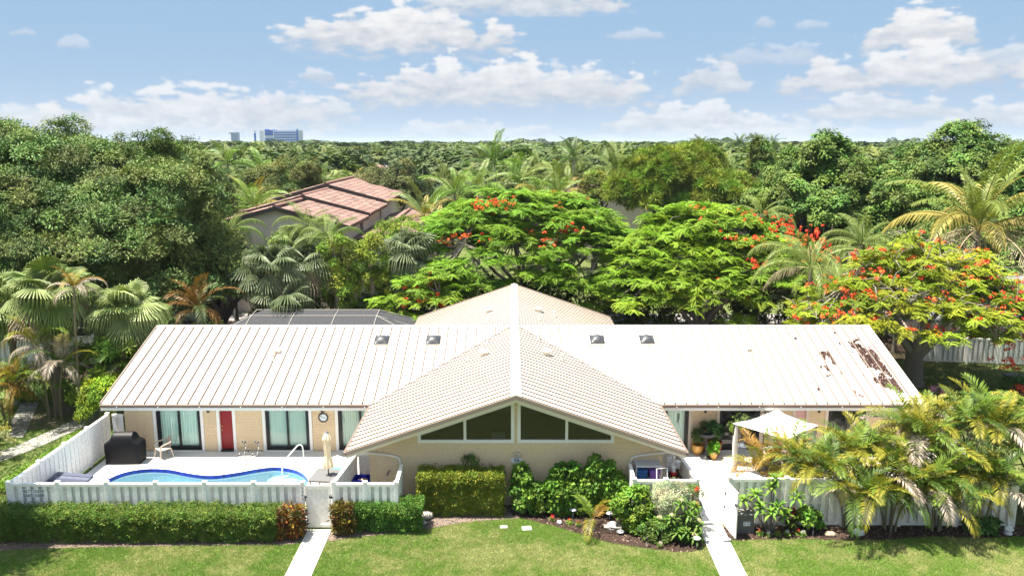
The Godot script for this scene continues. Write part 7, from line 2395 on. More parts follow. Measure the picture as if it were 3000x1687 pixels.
# ------------------------------------------------------------------ behind the villa
func tiled_slope(roof: Node, a: Vector3, b: Vector3, c: Vector3, e: Vector3, material: Material, sd: int) -> void:
	# a, b along the eave, e, c along the ridge (a under e): deck and rows of barrel tiles on it
	var r := RandomNumberGenerator.new()
	r.seed = sd
	var m := MB.new()
	m.slab([a, b, c, e], Vector3(0, -0.16, 0))
	part(m, "roof_deck", mat("roof_under", 0.14, 0.09, 0.075, 0.9), roof)
	if not lib.has("barrel"):
		var t := MB.new()
		var rows := []
		for k in 2:
			var line := PackedVector3Array()
			for s in 7:
				var w := PI * s / 6.0
				line.append(Vector3(-cos(w) * 0.20, sin(w) * (0.19 if k == 0 else 0.15), 0.0 if k == 0 else -0.66))
			rows.append(line)
		t.grid(rows)
		lib.barrel = t.mesh()
	var xf := []
	var cols := PackedColorArray()
	var along := (b - a).normalized()
	var n := int((b - a).length() / 0.42)
	var nrm := (b - a).cross(e - a).normalized()
	for k in n:
		var t := (k + 0.5) / n
		var p0 := a.lerp(b, t)
		var p1 := e.lerp(c, t)
		var up := (e - a).normalized()
		var l := (p1 - p0).length()
		var q := int(l / 0.6)
		for j in q:
			var p := p0 + (p1 - p0).normalized() * (j * 0.6 - 0.05) + nrm * (0.02 + 0.004 * r.randf())
			xf.append(Transform3D(Basis(along, nrm, -up), p))
			var g := r.randf_range(0.6, 1.35)
			cols.append(Color(0.195 * g * r.randf_range(0.9, 1.1), 0.122 * g, 0.106 * g))
	var o := scatter(lib.barrel, "roof_tiles", material, roof, xf, cols)

func gable_house(called: String, label: String, blocks: Array, wallc: Material, tile: Material, sd: int) -> Node3D:
	# blocks: [x at front, d front, x at back, d back, half width, eave height, ridge height]
	var h := thing(called, label, "house")
	var k := 0
	for bl in blocks:
		var f := P(bl[0], 0, bl[1])
		var g := P(bl[2], 0, bl[3])
		var side = (g - f).normalized().cross(Vector3.UP) * bl[4]
		var m := MB.new()
		var wi = side * 0.93
		for e in [[f, 1], [g, -1]]:
			var q := [e[0] - wi, e[0] + wi, e[0] + wi + Vector3(0, bl[5] - 0.1, 0), e[0] + Vector3(0, bl[6] - 0.2, 0), e[0] - wi + Vector3(0, bl[5] - 0.1, 0)]
			if e[1] < 0: q.reverse()
			m.slab(q, (g - f).normalized() * 0.2 * e[1])
		m.slab([g - wi, f - wi, f - wi + Vector3(0, bl[5], 0), g - wi + Vector3(0, bl[5], 0)], wi.normalized() * 0.2)
		m.slab([f + wi, g + wi, g + wi + Vector3(0, bl[5], 0), f + wi + Vector3(0, bl[5], 0)], -wi.normalized() * 0.2)
		part(m, "wall", wallc, h)
		var roof := Node3D.new()
		roof.name = "roof"
		h.add_child(roof, true)
		var of := (f - g).normalized() * 0.35
		var E := Vector3(0, bl[5], 0)
		var R := Vector3(0, bl[6], 0)
		var o2 = side * 1.06
		tiled_slope(roof, g - of - o2 + E, f + of - o2 + E, f + of + R, g - of + R, tile, sd + k)
		tiled_slope(roof, f + of + o2 + E, g - of + o2 + E, g - of + R, f + of + R, tile, sd + k + 50)
		m = MB.new()
		m.tube([f + of + R + Vector3(0, 0.1, 0), g - of + R + Vector3(0, 0.1, 0)], [0.17], 8)
		part(m, "ridge_tiles", mat("ridge_tile", 0.22, 0.12, 0.10, 0.85), roof)
		m = MB.new()   # dark rake boards on the front gable
		for s in [-1.0, 1.0]:
			var q := [f + of * 1.02 + R + Vector3(0, 0.12, 0), f + of * 1.02 + R + Vector3(0, -0.22, 0), f + of * 1.02 + o2 * s + E + Vector3(0, -0.22, 0), f + of * 1.02 + o2 * s + E + Vector3(0, 0.12, 0)]
			if s < 0: q.reverse()
			m.slab(q, (g - f).normalized() * 0.14)
		part(m, "rake_board", mat("rake_dark", 0.055, 0.045, 0.045, 0.7), roof)
		k += 1
	return h

func window_on(h: Node, at: Vector3, w: float, hh: float, turn: float) -> void:
	var o := Node3D.new()
	o.name = "window"
	h.add_child(o, true)
	o.position = at
	o.rotation.y = turn
	var m := MB.new()
	m.box(Vector3(-w * 0.5 - 0.08, -hh * 0.5 - 0.08, -0.02), Vector3(w * 0.5 + 0.08, hh * 0.5 + 0.08, 0.04), 0.01)
	part(m, "frame", mat("white_trim"), o)
	m = MB.new()
	m.box(Vector3(-w * 0.5, -hh * 0.5, 0.041), Vector3(w * 0.5, hh * 0.5, 0.05))
	part(m, "pane", mat("dark_glass", 0.02, 0.025, 0.03, 0.08, {coat = 1.0}), o)

func build_background() -> void:
	# screened pool cage behind the wing
	var cage := thing("pool_cage", "grey screened pool enclosure behind the main roof ridge", "screen enclosure")
	var scr := mat("screen_mesh", 0.055, 0.057, 0.066, 0.95, {alpha = 0.80, grain = [noise_tex("screen_grain", 0.03, 0.9, 1.0, 256), 2.0]})
	var bar := mat("cage_bar", 0.30, 0.29, 0.27, 0.5)
	var X := [-15.9, -13.35, -10.8, -8.25]
	var q0 := [P(-17.6, 2.1, 44.6), P(-13.35, 2.1, 44.6), P(-10.8, 2.1, 44.6), P(-6.1, 2.1, 44.6)]
	var bars := []
	for k in 3:
		for e in [[P(X[k], 2.1, 44.6), P(X[k + 1], 2.1, 44.6), P(X[k + 1], 2.92, 47.3), P(X[k], 2.92, 47.3)], [P(X[k], 2.92, 47.3), P(X[k + 1], 2.92, 47.3), P(X[k + 1] - 0.1, 3.06, 48.4), P(X[k] + 0.35 * (1.0 if k == 0 else 0.0), 3.06, 48.4)], [P(X[k], 3.06, 48.4), P(X[k + 1], 3.06, 48.4), P(X[k + 1], 2.1, 51.5), P(X[k], 2.1, 51.5)]]:
			var m := MB.new()
			m.slab(e, Vector3(0, -0.006, 0))
			part(m, "screen_panel", scr, cage)
	for e in [[P(-17.6, 2.1, 46.2), P(X[0], 2.1, 44.6), P(X[0], 2.92, 47.3)], [P(-17.6, 2.1, 46.2), P(X[0], 2.92, 47.3), P(X[0] + 0.35, 3.06, 48.4), P(-17.6, 2.1, 50.0)], [P(X[3], 2.1, 44.6), P(-6.1, 2.1, 46.2), P(X[3], 2.92, 47.3)], [P(-6.1, 2.1, 46.2), P(-6.1, 2.1, 50.0), P(X[3] - 0.1, 3.06, 48.4), P(X[3], 2.92, 47.3)]]:
		var m := MB.new()
		m.slab(e, Vector3(0, -0.006, 0))
		part(m, "screen_panel", scr, cage)
	for x in X:
		bars.append([P(x, 2.1, 44.6), P(x, 2.92, 47.3)])
		bars.append([P(x, 2.92, 47.3), P(x, 3.06, 48.4)])
		bars.append([P(x, 0.0, 44.6), P(x, 2.1, 44.6)])
	bars.append([P(X[0], 2.92, 47.3), P(X[3], 2.92, 47.3)])
	bars.append([P(X[0], 3.06, 48.4), P(X[3], 3.06, 48.4)])
	bars.append([P(X[0], 2.92, 47.3), P(-17.6, 2.1, 46.2)]); bars.append([P(X[3], 2.92, 47.3), P(-6.1, 2.1, 46.2)]); bars.append([P(X[3], 3.06, 48.4), P(-6.1, 2.1, 50.0)]); bars.append([P(X[3], 2.92, 47.3), P(-6.1, 2.1, 48.0)])
	bars.append([P(-17.6, 2.1, 46.2), P(-17.6, 2.1, 50.0)]); bars.append([P(-17.6, 0, 46.2), P(-17.6, 2.1, 46.2)]); bars.append([P(-17.6, 0, 50.0), P(-17.6, 2.1, 50.0)])
	bars.append([P(-6.1, 0, 46.2), P(-6.1, 2.1, 46.2)]); bars.append([P(-6.1, 0, 50.0), P(-6.1, 2.1, 50.0)]); bars.append([P(X[0], 2.1, 44.6), P(X[3], 2.1, 44.6)])
	for e in bars:
		var m := MB.new()
		m.tube([e[0] + Vector3(0, 0.03, 0), e[1] + Vector3(0, 0.03, 0)], [0.024], 5)
		part(m, "beam", bar, cage)
	# tiled townhouses beyond the palms
	var stc := mat("stucco_pale", 0.84, 0.72, 0.65, 0.9, {grain = [noise_tex("brick_grain", 0.04, 0.80, 1.0), 3.0]})
	var tile := mat("clay_tile", 1, 1, 1, 0.85, {vertex = true})
	var th := gable_house("tiled_townhouse", "row of townhouses with stepped pink tile roofs behind the palms", [[-18.4, 62, -18.4, 70, 5.4, 6.85, 8.35], [-18.3, 70, -18.4, 80, 5.5, 7.15, 8.7], [-18.6, 80, -19.0, 100, 5.8, 7.5, 9.2], [-10.9, 65, -11.4, 88, 3.0, 5.1, 5.95]], stc, tile, 601)
	for e in [[-20.0, 4.6, 61.9], [-10.3, 3.2, 65.9]]: window_on(th, P(e[0], e[1], e[2]), 0.9, 1.3, 0.0)
	var th2 := gable_house("tiled_townhouse", "farther pink tiled roofs between two round trees", [[-22.0, 130, -24, 142, 5.0, 7.0, 8.6], [-24.0, 142, -27, 160, 5.0, 7.4, 9.0], [-17.5, 132, -19, 150, 3.5, 5.4, 6.4]], stc, tile, 631)
	var th3 := gable_house("tiled_townhouse", "tiled roof glimpsed behind the clustered coconut palms", [[11.0, 92, 12.0, 104, 6.0, 7.0, 8.7], [19, 96, 20, 108, 5.0, 6.0, 7.4]], stc, tile, 661)
	window_on(th2, P(-18.5, 3.2, 131.9), 1.0, 1.3, 0.0)
	window_on(th3, P(9.0, 4.0, 91.9), 1.0, 1.3, 0.0)
	# white-roofed houses farther off
	var wr := mat("white_roof", 0.17, 0.19, 0.21, 0.6)
	for e in [[-38.5, 208, 8.5, 7.2, 10.4, "white hip-roofed house far behind the tiled row"], [-28.0, 222, 7.0, 7.0, 9.4, "smaller white-roofed house beside the hip-roofed one"], [-15.0, 240, 10.0, 7.0, 9.6, "long pale house half hidden by distant palms"]]:
		var h := thing("white_house", e[5], "house", P(e[0], 0, e[1]))
		var m := MB.new()
		m.box(Vector3(-e[2] * 0.86, 0, -5), Vector3(e[2] * 0.86, e[3], 5))
		part(m, "wall", mat("white_wall", 0.5, 0.5, 0.5, 0.8), h)
		m = MB.new()
		var w: float = e[2]
		var a := [Vector3(-w, e[3], 6), Vector3(w, e[3], 6), Vector3(w, e[3], -6), Vector3(-w, e[3], -6), Vector3(-w * 0.35, e[4], 0), Vector3(w * 0.35, e[4], 0)]
		m.slab([a[0], a[1], a[5], a[4]], Vector3(0, -0.2, 0)); m.slab([a[1], a[2], a[5]], Vector3(0, -0.2, 0)); m.slab([a[2], a[3], a[4], a[5]], Vector3(0, -0.2, 0)); m.slab([a[3], a[0], a[4]], Vector3(0, -0.2, 0))
		part(m, "roof", wr, h)
		for x in [-0.5, 0.0, 0.5]: window_on(h, Vector3(x * w, e[3] * 0.45, 5.0), 2.2, 2.0, 0.0)
	# large blue and white building on the horizon
	var ob := thing("office_block", "blue and white office block rising over the horizon trees", "building", P(-262, 0, 900))
	var bw := mat("facade_white", 0.66, 0.70, 0.78, 0.6)
	var bb := mat("facade_blue", 0.055, 0.15, 0.50, 0.35)
	var m3 := MB.new()
	m3.box(Vector3(-13, 0, -20), Vector3(24, 27.0, 0)); m3.box(Vector3(-19.5, 0, -16), Vector3(-13.01, 26.6, -1)); m3.box(Vector3(-27, 0, -10), Vector3(-25, 27.0, -6))
	part(m3, "wall", bw, ob)
	for fl in 5:
		for k in 12:
			var m := MB.new()
			m.box(Vector3(-2.8 + k * 2.12, 13.0 + fl * 2.75, 0.0), Vector3(-2.8 + k * 2.12 + 1.75, 13.0 + fl * 2.75 + 1.55, 0.25))
			part(m, "window", bb, ob)
	for e in [[Vector3(-12.9, 0, 0.0), Vector3(-4.0, 18.5, 0.4)], [Vector3(-12.9, 21.5, 0.0), Vector3(-4.0, 27.4, 0.4)], [Vector3(22.4, 0, 0.0), Vector3(24.1, 28.4, 0.5)], [Vector3(-27.1, 0, -6.0), Vector3(-24.9, 24, -5.6)]]:
		var m := MB.new()
		m.box(e[0], e[1])
		part(m, "blue_panel", bb, ob)
	var m4 := MB.new()
	m4.box(Vector3(-6, 27, -12), Vector3(-3, 28.2, -6)); m4.box(Vector3(-14, 27.01, -10), Vector3(-10, 28.4, -3))
	part(m4, "rooftop_plant", bb, ob)
	var tw := thing("distant_tower", "slim pale tower piece beside the office block", "building", P(-309, 0, 900))
	m4 = MB.new()
	m4.box(Vector3(-4, 0, -8), Vector3(3, 25, 0)); m4.box(Vector3(-6, 23.2, -3), Vector3(3.2, 24.6, 0.4))
	part(m4, "wall", mat("facade_grey", 0.35, 0.42, 0.55, 0.6), tw)
	# neighbouring house behind the flowering tree
	var nh := thing("neighbour_house", "pale neighbouring house with grey roof behind the flowering tree", "house", P(34.5, 0, 54.0))
	var m5 := MB.new()
	m5.box(Vector3(-8, 0, -5), Vector3(8, 2.6, 5))
	part(m5, "wall", stc, nh)
	m5 = MB.new()
	m5.slab([Vector3(-8.7, 2.45, 5.7), Vector3(8.7, 2.45, 5.7), Vector3(8.7, 4.3, 0), Vector3(-8.7, 4.3, 0)], Vector3(0, -0.15, 0))
	m5.slab([Vector3(8.7, 2.45, -5.7), Vector3(-8.7, 2.45, -5.7), Vector3(-8.7, 4.3, 0), Vector3(8.7, 4.3, 0)], Vector3(0, -0.15, 0))
	part(m5, "roof", mat("grey_roof", 0.16, 0.165, 0.18, 0.7), nh)
	for x in [-5.5, -1.5, 3.0]: window_on(nh, Vector3(x, 1.5, 5.0), 1.3, 1.1, 0.0)
	fence("pale board fence under the flowering tree by the neighbour house", Vector2(24.5, 47.6), Vector2(33.0, 46.4), 1.6, {tone = 1})
	var ac := thing("air_conditioner", "dark slatted air conditioner on the ground by the board fence", "air conditioner", P(27.3, 0, 41.6), 0.2)
	m5 = MB.new()
	m5.box(Vector3(-0.45, 0, -0.4), Vector3(0.45, 0.10, 0.4)); m5.box(Vector3(-0.43, 0.85, -0.38), Vector3(0.43, 0.92, 0.38), 0.01)
	m5.box(Vector3(-0.38, 0.10, -0.33), Vector3(0.38, 0.85, 0.33))
	part(m5, "body", mat("box_grey"), ac)
	for k in 12:
		m5 = MB.new()
		m5.box(Vector3(-0.42 + k * 0.073, 0.12, 0.335), Vector3(-0.42 + k * 0.073 + 0.03, 0.84, 0.37))
		part(m5, "slat", mat("rubber_black"), ac)
	# lane behind the villas
	var lane := MB.new()
	lane.prism(flat([[-40, 59.2], [60, 57.4], [60, 61.0], [-40, 61.8]]), -0.02, 0.02)
	structure(lane, "lane", mat("lane_grey", 0.36, 0.34, 0.335, 0.9, {grain = [noise_tex("concrete_stain", 0.02, 0.62, 1.0), 5.0]}), "pale paved lane behind the villa", "lane")
	var soil2 := MB.new()  # dark sheet laid to put shade into the ground under the trees
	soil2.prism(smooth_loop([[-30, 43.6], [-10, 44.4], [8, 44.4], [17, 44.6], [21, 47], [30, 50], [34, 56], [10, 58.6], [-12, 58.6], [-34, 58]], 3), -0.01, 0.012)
	structure(soil2, "shade_sheet", mats["mulch_soil"], "dark ground sheet added for the shade under the trees behind the villa", "ground")
	# --- trees behind the villa, from left to right
	var fic := Color(0.076, 0.122, 0.029)
	var o1 := {dens = 0.62, per = 11, cr = 0.95, trunk = 0.5, lobes = 12, tops = 7, bark = "bark_grey", mat = "leaf_gloss", flat = 0.5}
	broad_tree("ficus_tree", "tallest spreading dark tree, its ragged top above the horizon", -32.0, 57.5, 4.0, 13.2, 7.6, lib.ficus, fic, 701, o1)
	broad_tree("ficus_tree", "dark spreading tree between the tallest one and tiled roofs", -24.6, 51.5, 4.6, 11.4, 5.8, lib.ficus, fic, 703, o1)
	broad_tree("ficus_tree", "dark tree at the picture edge behind the fan palms", -34.0, 49.5, 3.0, 12.0, 7.0, lib.ficus, fic, 705, o1)
	broad_tree("ficus_tree", "lower dark tree right behind the roof corner palms", -23.0, 50.0, 1.5, 7.4, 3.8, lib.ficus, fic, 707, o1)
	broad_tree("ficus_tree", "dark tree filling the gap behind the second fan palm", -28.4, 49.5, 2.0, 8.0, 4.8, lib.ficus, fic, 709, o1)
	broad_tree("tufted_tree", "thin-crowned tree with tufted top at the sky edge", -33.8, 60, 10.0, 14.6, 2.4, lib.ficus, fic, 711, {dens = 0.7, per = 7, cr = 0.7, lobes = 5, trunk = 0.25})
	broad_tree("tufted_tree", "feathery leaning treetop beside the tallest dark tree", -27.8, 60, 10.0, 13.9, 2.8, lib.ficus, fic, 713, {dens = 0.6, per = 7, cr = 0.7, lobes = 5, trunk = 0.25})
	broad_tree("ficus_tree", "far light-topped dark tree at the sky edge of the row", -40.0, 66, 4.0, 13.2, 8.0, lib.ficus, fic, 715, o1)
	broad_tree("ficus_tree", "dark tree standing behind the tallest one toward the palms", -29.0, 66, 4.0, 12.8, 6.0, lib.ficus, fic, 717, o1)
	broad_tree("shade_tree", "tree beyond the picture edge whose shade falls on the lawn corner", -22.0, 23.6, 5.0, 11.5, 4.4, lib.ficus, fic, 719, {dens = 0.4, per = 8, cr = 0.8, lobes = 8})
	broad_tree("ficus_tree", "small dark tree covering the townhouse wall corner", -19.9, 52.6, 1.2, 7.0, 3.2, lib.ficus, fic, 718, o1)
	# dark understorey right behind the wing
	var us := [[-20.5, 45.6, 1.3, 3.4], [-18.3, 46.6, 1.1, 2.6], [-16.5, 52.6, 1.6, 3.6], [-12.8, 53.0, 1.8, 3.6], [-9.4, 52.8, 1.6, 3.2], [-6.0, 54.6, 2.4, 3.4], [-2.5, 55.5, 2.8, 4.0], [2.0, 56.8, 2.8, 4.2], [6.0, 56.2, 2.8, 4.0], [9.6, 56.0, 2.8, 4.0], [14.8, 55.8, 2.8, 4.0], [18.5, 54.4, 2.8, 3.6], [22.5, 54.5, 2.8, 4.0], [27.0, 53.0, 2.8, 4.2]]
	var wh := ["left of the pool cage", "between dark palm and pool cage", "behind the pool cage corner", "behind the pool cage middle", "behind the pool cage end", "where the cage meets the rear gable", "left behind the rear gable", "behind the rear gable ridge", "right behind the rear gable", "between rear gable and forked flame tree", "under the forked flame tree", "beyond the forked flame tree trunk", "behind the queen palms", "below the coconut palm"]
	for k in us.size():
		var e: Array = us[k]
		shrub("understorey_bush", "dark shaded bush " + wh[k], "shrub", e[0], e[1], [[Vector3(0, e[3] * 0.5, 0), Vector3(e[2], e[3] * 0.5, 1.0)], [Vector3(e[2] * 0.6, e[3] * 0.4, 0.3), Vector3(e[2] * 0.7, e[3] * 0.45, 0.8)]], lib.vine, Color(0.07, 0.11, 0.026), 2.4, 720 + k, {per = 5, cr = 0.35, mat = "leaf", group = "shaded bushes behind the villa"})
	rng.seed = 740
	palm("dark_palm", "shaded palm with copper lower fronds left of the pool cage", "palm", -18.9, 46.6, 3.6, lib.areca, 14, 1.35, ["olive_frond", "olive_frond", "copper", "copper"], {trunk = 0.12, dry = 0.3})
	palm("dark_palm", "dark clumping palm beside the copper-fronded one", "palm", -20.7, 46.0, 2.4, lib.areca, 12, 1.25, ["olive_frond", "areca_green", "olive_frond", "copper"], {trunk = 0.1, dry = 0.15})
	var sg := ["sabal_green", "sabal_grey", "sabal_green", "fan_dry"]
	palm("cabbage_palm", "grey-green cabbage palm at the pool cage corner", "palm", -15.6, 50.8, 5.4, lib.sabal, 46, 1.2, sg, {wild = 0.5, trunk = 0.22, dry = 0.14})
	palm("cabbage_palm", "cabbage palm between its neighbour and the drooping palm", "palm", -13.6, 52.0, 5.6, lib.sabal, 46, 1.2, sg, {wild = 0.5, trunk = 0.22, dry = 0.16})
	palm("cabbage_palm", "lower cabbage palm with hanging dry skirt above the cage", "palm", -14.4, 49.9, 3.4, lib.sabal, 44, 1.15, sg, {wild = 0.5, trunk = 0.22, dry = 0.26})
	palm("cabbage_palm", "cabbage palm right of the vine columns", "palm", -7.2, 54.0, 5.8, lib.sabal, 48, 1.3, ["sabal_grey", "sabal_grey", "sabal_green", "fan_dry"], {wild = 0.5, trunk = 0.22, dry = 0.16})
	palm("cabbage_palm", "small cabbage palm before the pale townhouse gable", "palm", -15.4, 57.0, 6.4, lib.sabal, 24, 0.95, ["sabal_green", "fan_green", "fan_dry"], {wild = 0.35, trunk = 0.18})
	palm("cabbage_palm", "short-topped cabbage palm below the townhouse wall", "palm", -18.3, 56.5, 4.8, lib.sabal, 22, 0.95, ["sabal_green", "fan_green", "fan_dry"], {wild = 0.35, trunk = 0.18})
	palm("queen_palm", "drooping queen palm behind the vine column", "palm", -12.2, 52.6, 7.0, lib.queen, 16, 0.95, ["queen_light", "queen_green", "queen_light", "coco_dry"], {trunk = 0.16, dry = 0.08})
	for e in [[-11.6, 51.6, 2.4, 6.9, "vine-smothered palm trunk behind the pool cage"], [-9.4, 52.6, 2.0, 7.0, "taller narrow column of vines beside the vine-smothered trunk"]]:
		var t := thing("vine_column", e[4], "tree", P(e[0], 0, e[1]))
		var m := MB.new()
		m.tube([Vector3(0, 0, 0), Vector3(0.05, 3, 0), Vector3(-0.1, e[3], 0)], [0.22, 0.18, 0.12], 8)
		part(m, "trunk", mats["bark_pale"], t)
		crown(t, [[Vector3(0, lerpf(e[2], e[3], 0.62), 0), Vector3(1.3 if e[2] > 2.2 else 0.95, (e[3] - e[2]) * 0.5, 0.95)], [Vector3(0.25, lerpf(e[2], e[3], 0.3), 0.2), Vector3(1.0, 1.5, 0.85)]], lib.vine, mats["leaf"], Color(0.115, 0.175, 0.018), 3.0, 9, 0.42, 0.8, 750 + int(e[3] * 10), 1.0, "crown", -0.6)
	broad_tree("light_tree", "fresh green tree before the pale townhouse gable", -16.6, 58.6, 2.2, 6.6, 2.3, lib.oak, Color(0.10, 0.16, 0.025), 757, {dens = 0.9, per = 8, cr = 0.5, lobes = 7, sc = 0.85})
	broad_tree("light_tree", "leafy tree covering the lower townhouse wall", -12.8, 59.5, 1.8, 6.0, 2.4, lib.oak, Color(0.085, 0.14, 0.025), 759, {dens = 0.9, per = 8, cr = 0.5, lobes = 7, sc = 0.85})
	palm("queen_palm", "tall slender queen palm before the tiled roof slope", "palm", -14.6, 56.8, 7.4, lib.queen, 16, 0.9, ["queen_light", "queen_green", "queen_light", "coco_dry"], {trunk = 0.15, dry = 0.08})
	palm("queen_palm", "queen palm standing at the townhouse corner beside the dark trees", "palm", -20.6, 58.0, 7.0, lib.queen, 16, 0.9, ["queen_green", "queen_light", "queen_green", "coco_dry"], {trunk = 0.15, dry = 0.08})
	# flame trees
	flame_tree("large flame tree behind the rear gable, sprinkled with orange bloom", 1.0, 57.0, 9.7, Vector2(9.8, 5.4), 4.2, 761, Color(0.092, 0.185, 0.012), [[-3.0, 9.1, 2.6, 0.9, 16, 0.2], [-1.6, 9.3, 2.8, 0.9, 18, 0.25], [-4.4, 7.2, 4.0, 0.7, 8, 0.2], [-2.6, 7.0, 4.3, 0.7, 8, 0.2], [2.4, 7.6, 3.8, 1.0, 26, 0.85], [0.9, 6.6, 4.2, 0.8, 14, 0.8], [2.0, 9.0, 2.2, 0.5, 6, 0.7], [-5.6, 6.8, 3.2, 0.5, 5, 0.2], [0.4, 7.4, 4.0, 0.5, 6, 0.5]], {pads = 300, limbs = 8, fork = 2.4, per = 11, loose_flowers = 16, dome = 2.6})
	flame_tree("lower flame tree with red blossoms left of the rear gable", -5.6, 52.8, 5.2, Vector2(3.6, 2.6), 2.2, 763, Color(0.115, 0.205, 0.013), [[-0.9, 4.0, 1.6, 0.45, 8, 0.9], [0.3, 4.5, 1.5, 0.5, 8, 0.9], [0.8, 3.6, 1.9, 0.5, 10, 0.9], [0.0, 3.2, 2.1, 0.5, 8, 0.9], [-1.3, 3.0, 2.0, 0.4, 6, 0.9], [1.0, 2.9, 2.1, 0.4, 8, 0.8]], {pads = 62, limbs = 6, fork = 1.4, r0 = 0.22, per = 9})
	flame_tree("bright flame tree on forked grey trunks, reddest at one side", 12.9, 53.4, 8.9, Vector2(7.4, 4.6), 3.6, 765, Color(0.118, 0.205, 0.012), [[4.6, 8.0, 2.0, 1.2, 28, 0.7], [6.2, 7.2, 2.2, 1.3, 44, 0.8], [7.0, 6.2, 2.4, 1.2, 40, 0.85], [2.6, 8.6, 1.6, 1.0, 14, 0.6], [3.0, 7.2, 3.4, 1.0, 14, 0.6], [2.4, 5.8, 4.2, 0.7, 12, 0.8], [-1.0, 9.0, 1.4, 0.6, 6, 0.5], [0.8, 7.4, 3.4, 0.5, 6, 0.5]], {pads = 290, limbs = 9, fork = 0.9, r0 = 0.40, per = 11, loose_flowers = 24, dome = 2.0, bare = 30})
	flame_tree("nearest flame tree leaning over the villa end, red-flowered and twiggy", 22.4, 42.8, 7.8, Vector2(6.4, 4.6), 4.3, 767, Color(0.15, 0.205, 0.012), [[-4.8, 5.6, 1.5, 1.0, 24, 0.4], [-5.2, 4.6, 2.2, 0.9, 18, 0.5], [-3.4, 6.6, 1.6, 0.8, 12, 0.4], [4.6, 5.8, 1.6, 1.1, 24, 0.6], [2.4, 3.4, 3.4, 0.8, 22, 0.85], [3.2, 2.2, 3.6, 0.7, 20, 0.9], [-1.0, 3.8, 3.6, 0.6, 10, 0.8], [0.6, 4.6, 3.8, 0.7, 14, 0.7], [4.2, 3.6, 3.2, 0.9, 20, 0.7], [1.0, 6.6, 2.6, 0.7, 10, 0.5], [2.6, 5.4, 3.2, 0.8, 14, 0.6]], {pads = 128, limbs = 9, fork = 2.0, r0 = 0.5, per = 9, loose_flowers = 230, dome = 1.8, bare = 260, yellow = 1.0, pad = 0.95, sc = 0.9})
	# right-hand trees and palms
	var glo := Color(0.072, 0.128, 0.021)
	broad_tree("mahogany_tree", "big rounded glossy green tree behind the queen palms", 26.4, 67.0, 3.0, 12.6, 6.2, lib.glossy, glo, 781, {dens = 0.75, per = 10, cr = 0.75, lobes = 11, tops = 6, mat = "leaf_gloss"})
	broad_tree("mahogany_tree", "lower rounded tree between the big one and coconut palm", 30.6, 63.0, 2.0, 10.0, 4.6, lib.glossy, glo, 783, {dens = 0.75, per = 10, cr = 0.7, lobes = 9, mat = "leaf_gloss"})
	broad_tree("mahogany_tree", "wide domed green tree behind the coconut palm", 43.5, 76.0, 3.0, 13.4, 9.0, lib.glossy, glo, 785, {dens = 0.7, per = 10, cr = 0.85, lobes = 12, tops = 6, mat = "leaf_gloss"})
	broad_tree("mahogany_tree", "dark tree in the shade at the picture edge under the dome", 38.0, 61.0, 1.0, 8.6, 5.4, lib.glossy, glo, 787, {dens = 0.75, per = 10, cr = 0.75, lobes = 9, mat = "leaf_gloss"})
	# pine: tufts of needles
	broad_tree("pine_tree", "light green pine with needle tufts behind the flame trees", 15.6, 80.0, 6.0, 12.6, 6.6, lib.pine, Color(0.15, 0.21, 0.035), 789, {dens = 2.4, per = 3, cr = 0.22, sc = 1.9, lobes = 12, flat = 1.0})
	broad_tree("pine_tree", "smaller pine with needle tufts beside the first", 20.6, 76.0, 4.5, 10.2, 3.8, lib.pine, Color(0.16, 0.22, 0.04), 791, {dens = 2.4, per = 3, cr = 0.22, sc = 1.8, lobes = 8, flat = 1.0})
	broad_tree("light_tree", "pale yellow-green tree in front of the tiled roof", 8.8, 84.0, 5.5, 10.2, 2.6, lib.oak, Color(0.14, 0.175, 0.03), 793, {dens = 0.9, per = 9, cr = 0.55, lobes = 7})
	broad_tree("light_tree", "small fresh green tree right of the townhouse roofs", -8.6, 60.5, 4.4, 7.6, 2.6, lib.oak, Color(0.125, 0.20, 0.022), 795, {dens = 0.9, per = 7, cr = 0.5, lobes = 7, sc = 0.8})
	broad_tree("oak_tree", "round grey-green oak behind the townhouse row", -25.8, 93.0, 3.0, 11.4, 6.0, lib.oak, Color(0.085, 0.115, 0.032), 797, {dens = 0.7, per = 10, cr = 0.8, sc = 1.1, lobes = 10})
	broad_tree("oak_tree", "round dusty green oak right of the farther tiled roofs", -15.0, 97.0, 3.0, 10.4, 5.0, lib.oak, Color(0.085, 0.11, 0.042), 799, {dens = 0.7, per = 10, cr = 0.75, sc = 1.1, lobes = 9})
	broad_tree("cypress_tree", "slim pale conifer poking above the big rounded tree", 26.0, 84.0, 6.0, 13.9, 1.7, lib.oak, Color(0.10, 0.16, 0.03), 801, {dens = 1.2, per = 9, cr = 0.5, lobes = 7})
	broad_tree("cypress_tree", "second slim conifer right of the first", 35.0, 86.0, 6.0, 13.3, 1.5, lib.oak, Color(0.095, 0.15, 0.03), 803, {dens = 1.2, per = 9, cr = 0.5, lobes = 7})
	rng.seed = 810
	palm("coconut_palm", "large golden coconut palm with browned fronds over the flowering tree", "palm", 28.6, 48.5, 8.2, lib.coco, 32, 1.38, ["coco_gold", "coco_green", "coco_gold", "coco_dry"], {trunk = 0.22, dry = 0.26})
	palm("queen_palm", "queen palm with drooping fronds at the villa ridge end", "palm", 17.3, 45.4, 6.3, lib.queen, 20, 1.15, ["queen_light", "queen_green", "queen_light", "coco_dry"], {trunk = 0.17, dry = 0.08})
	palm("queen_palm", "queen palm between the red flame tree and rounded tree", "palm", 22.4, 50.5, 6.9, lib.queen, 18, 1.05, ["queen_green", "queen_light", "queen_light", "coco_dry"], {trunk = 0.17, dry = 0.08})
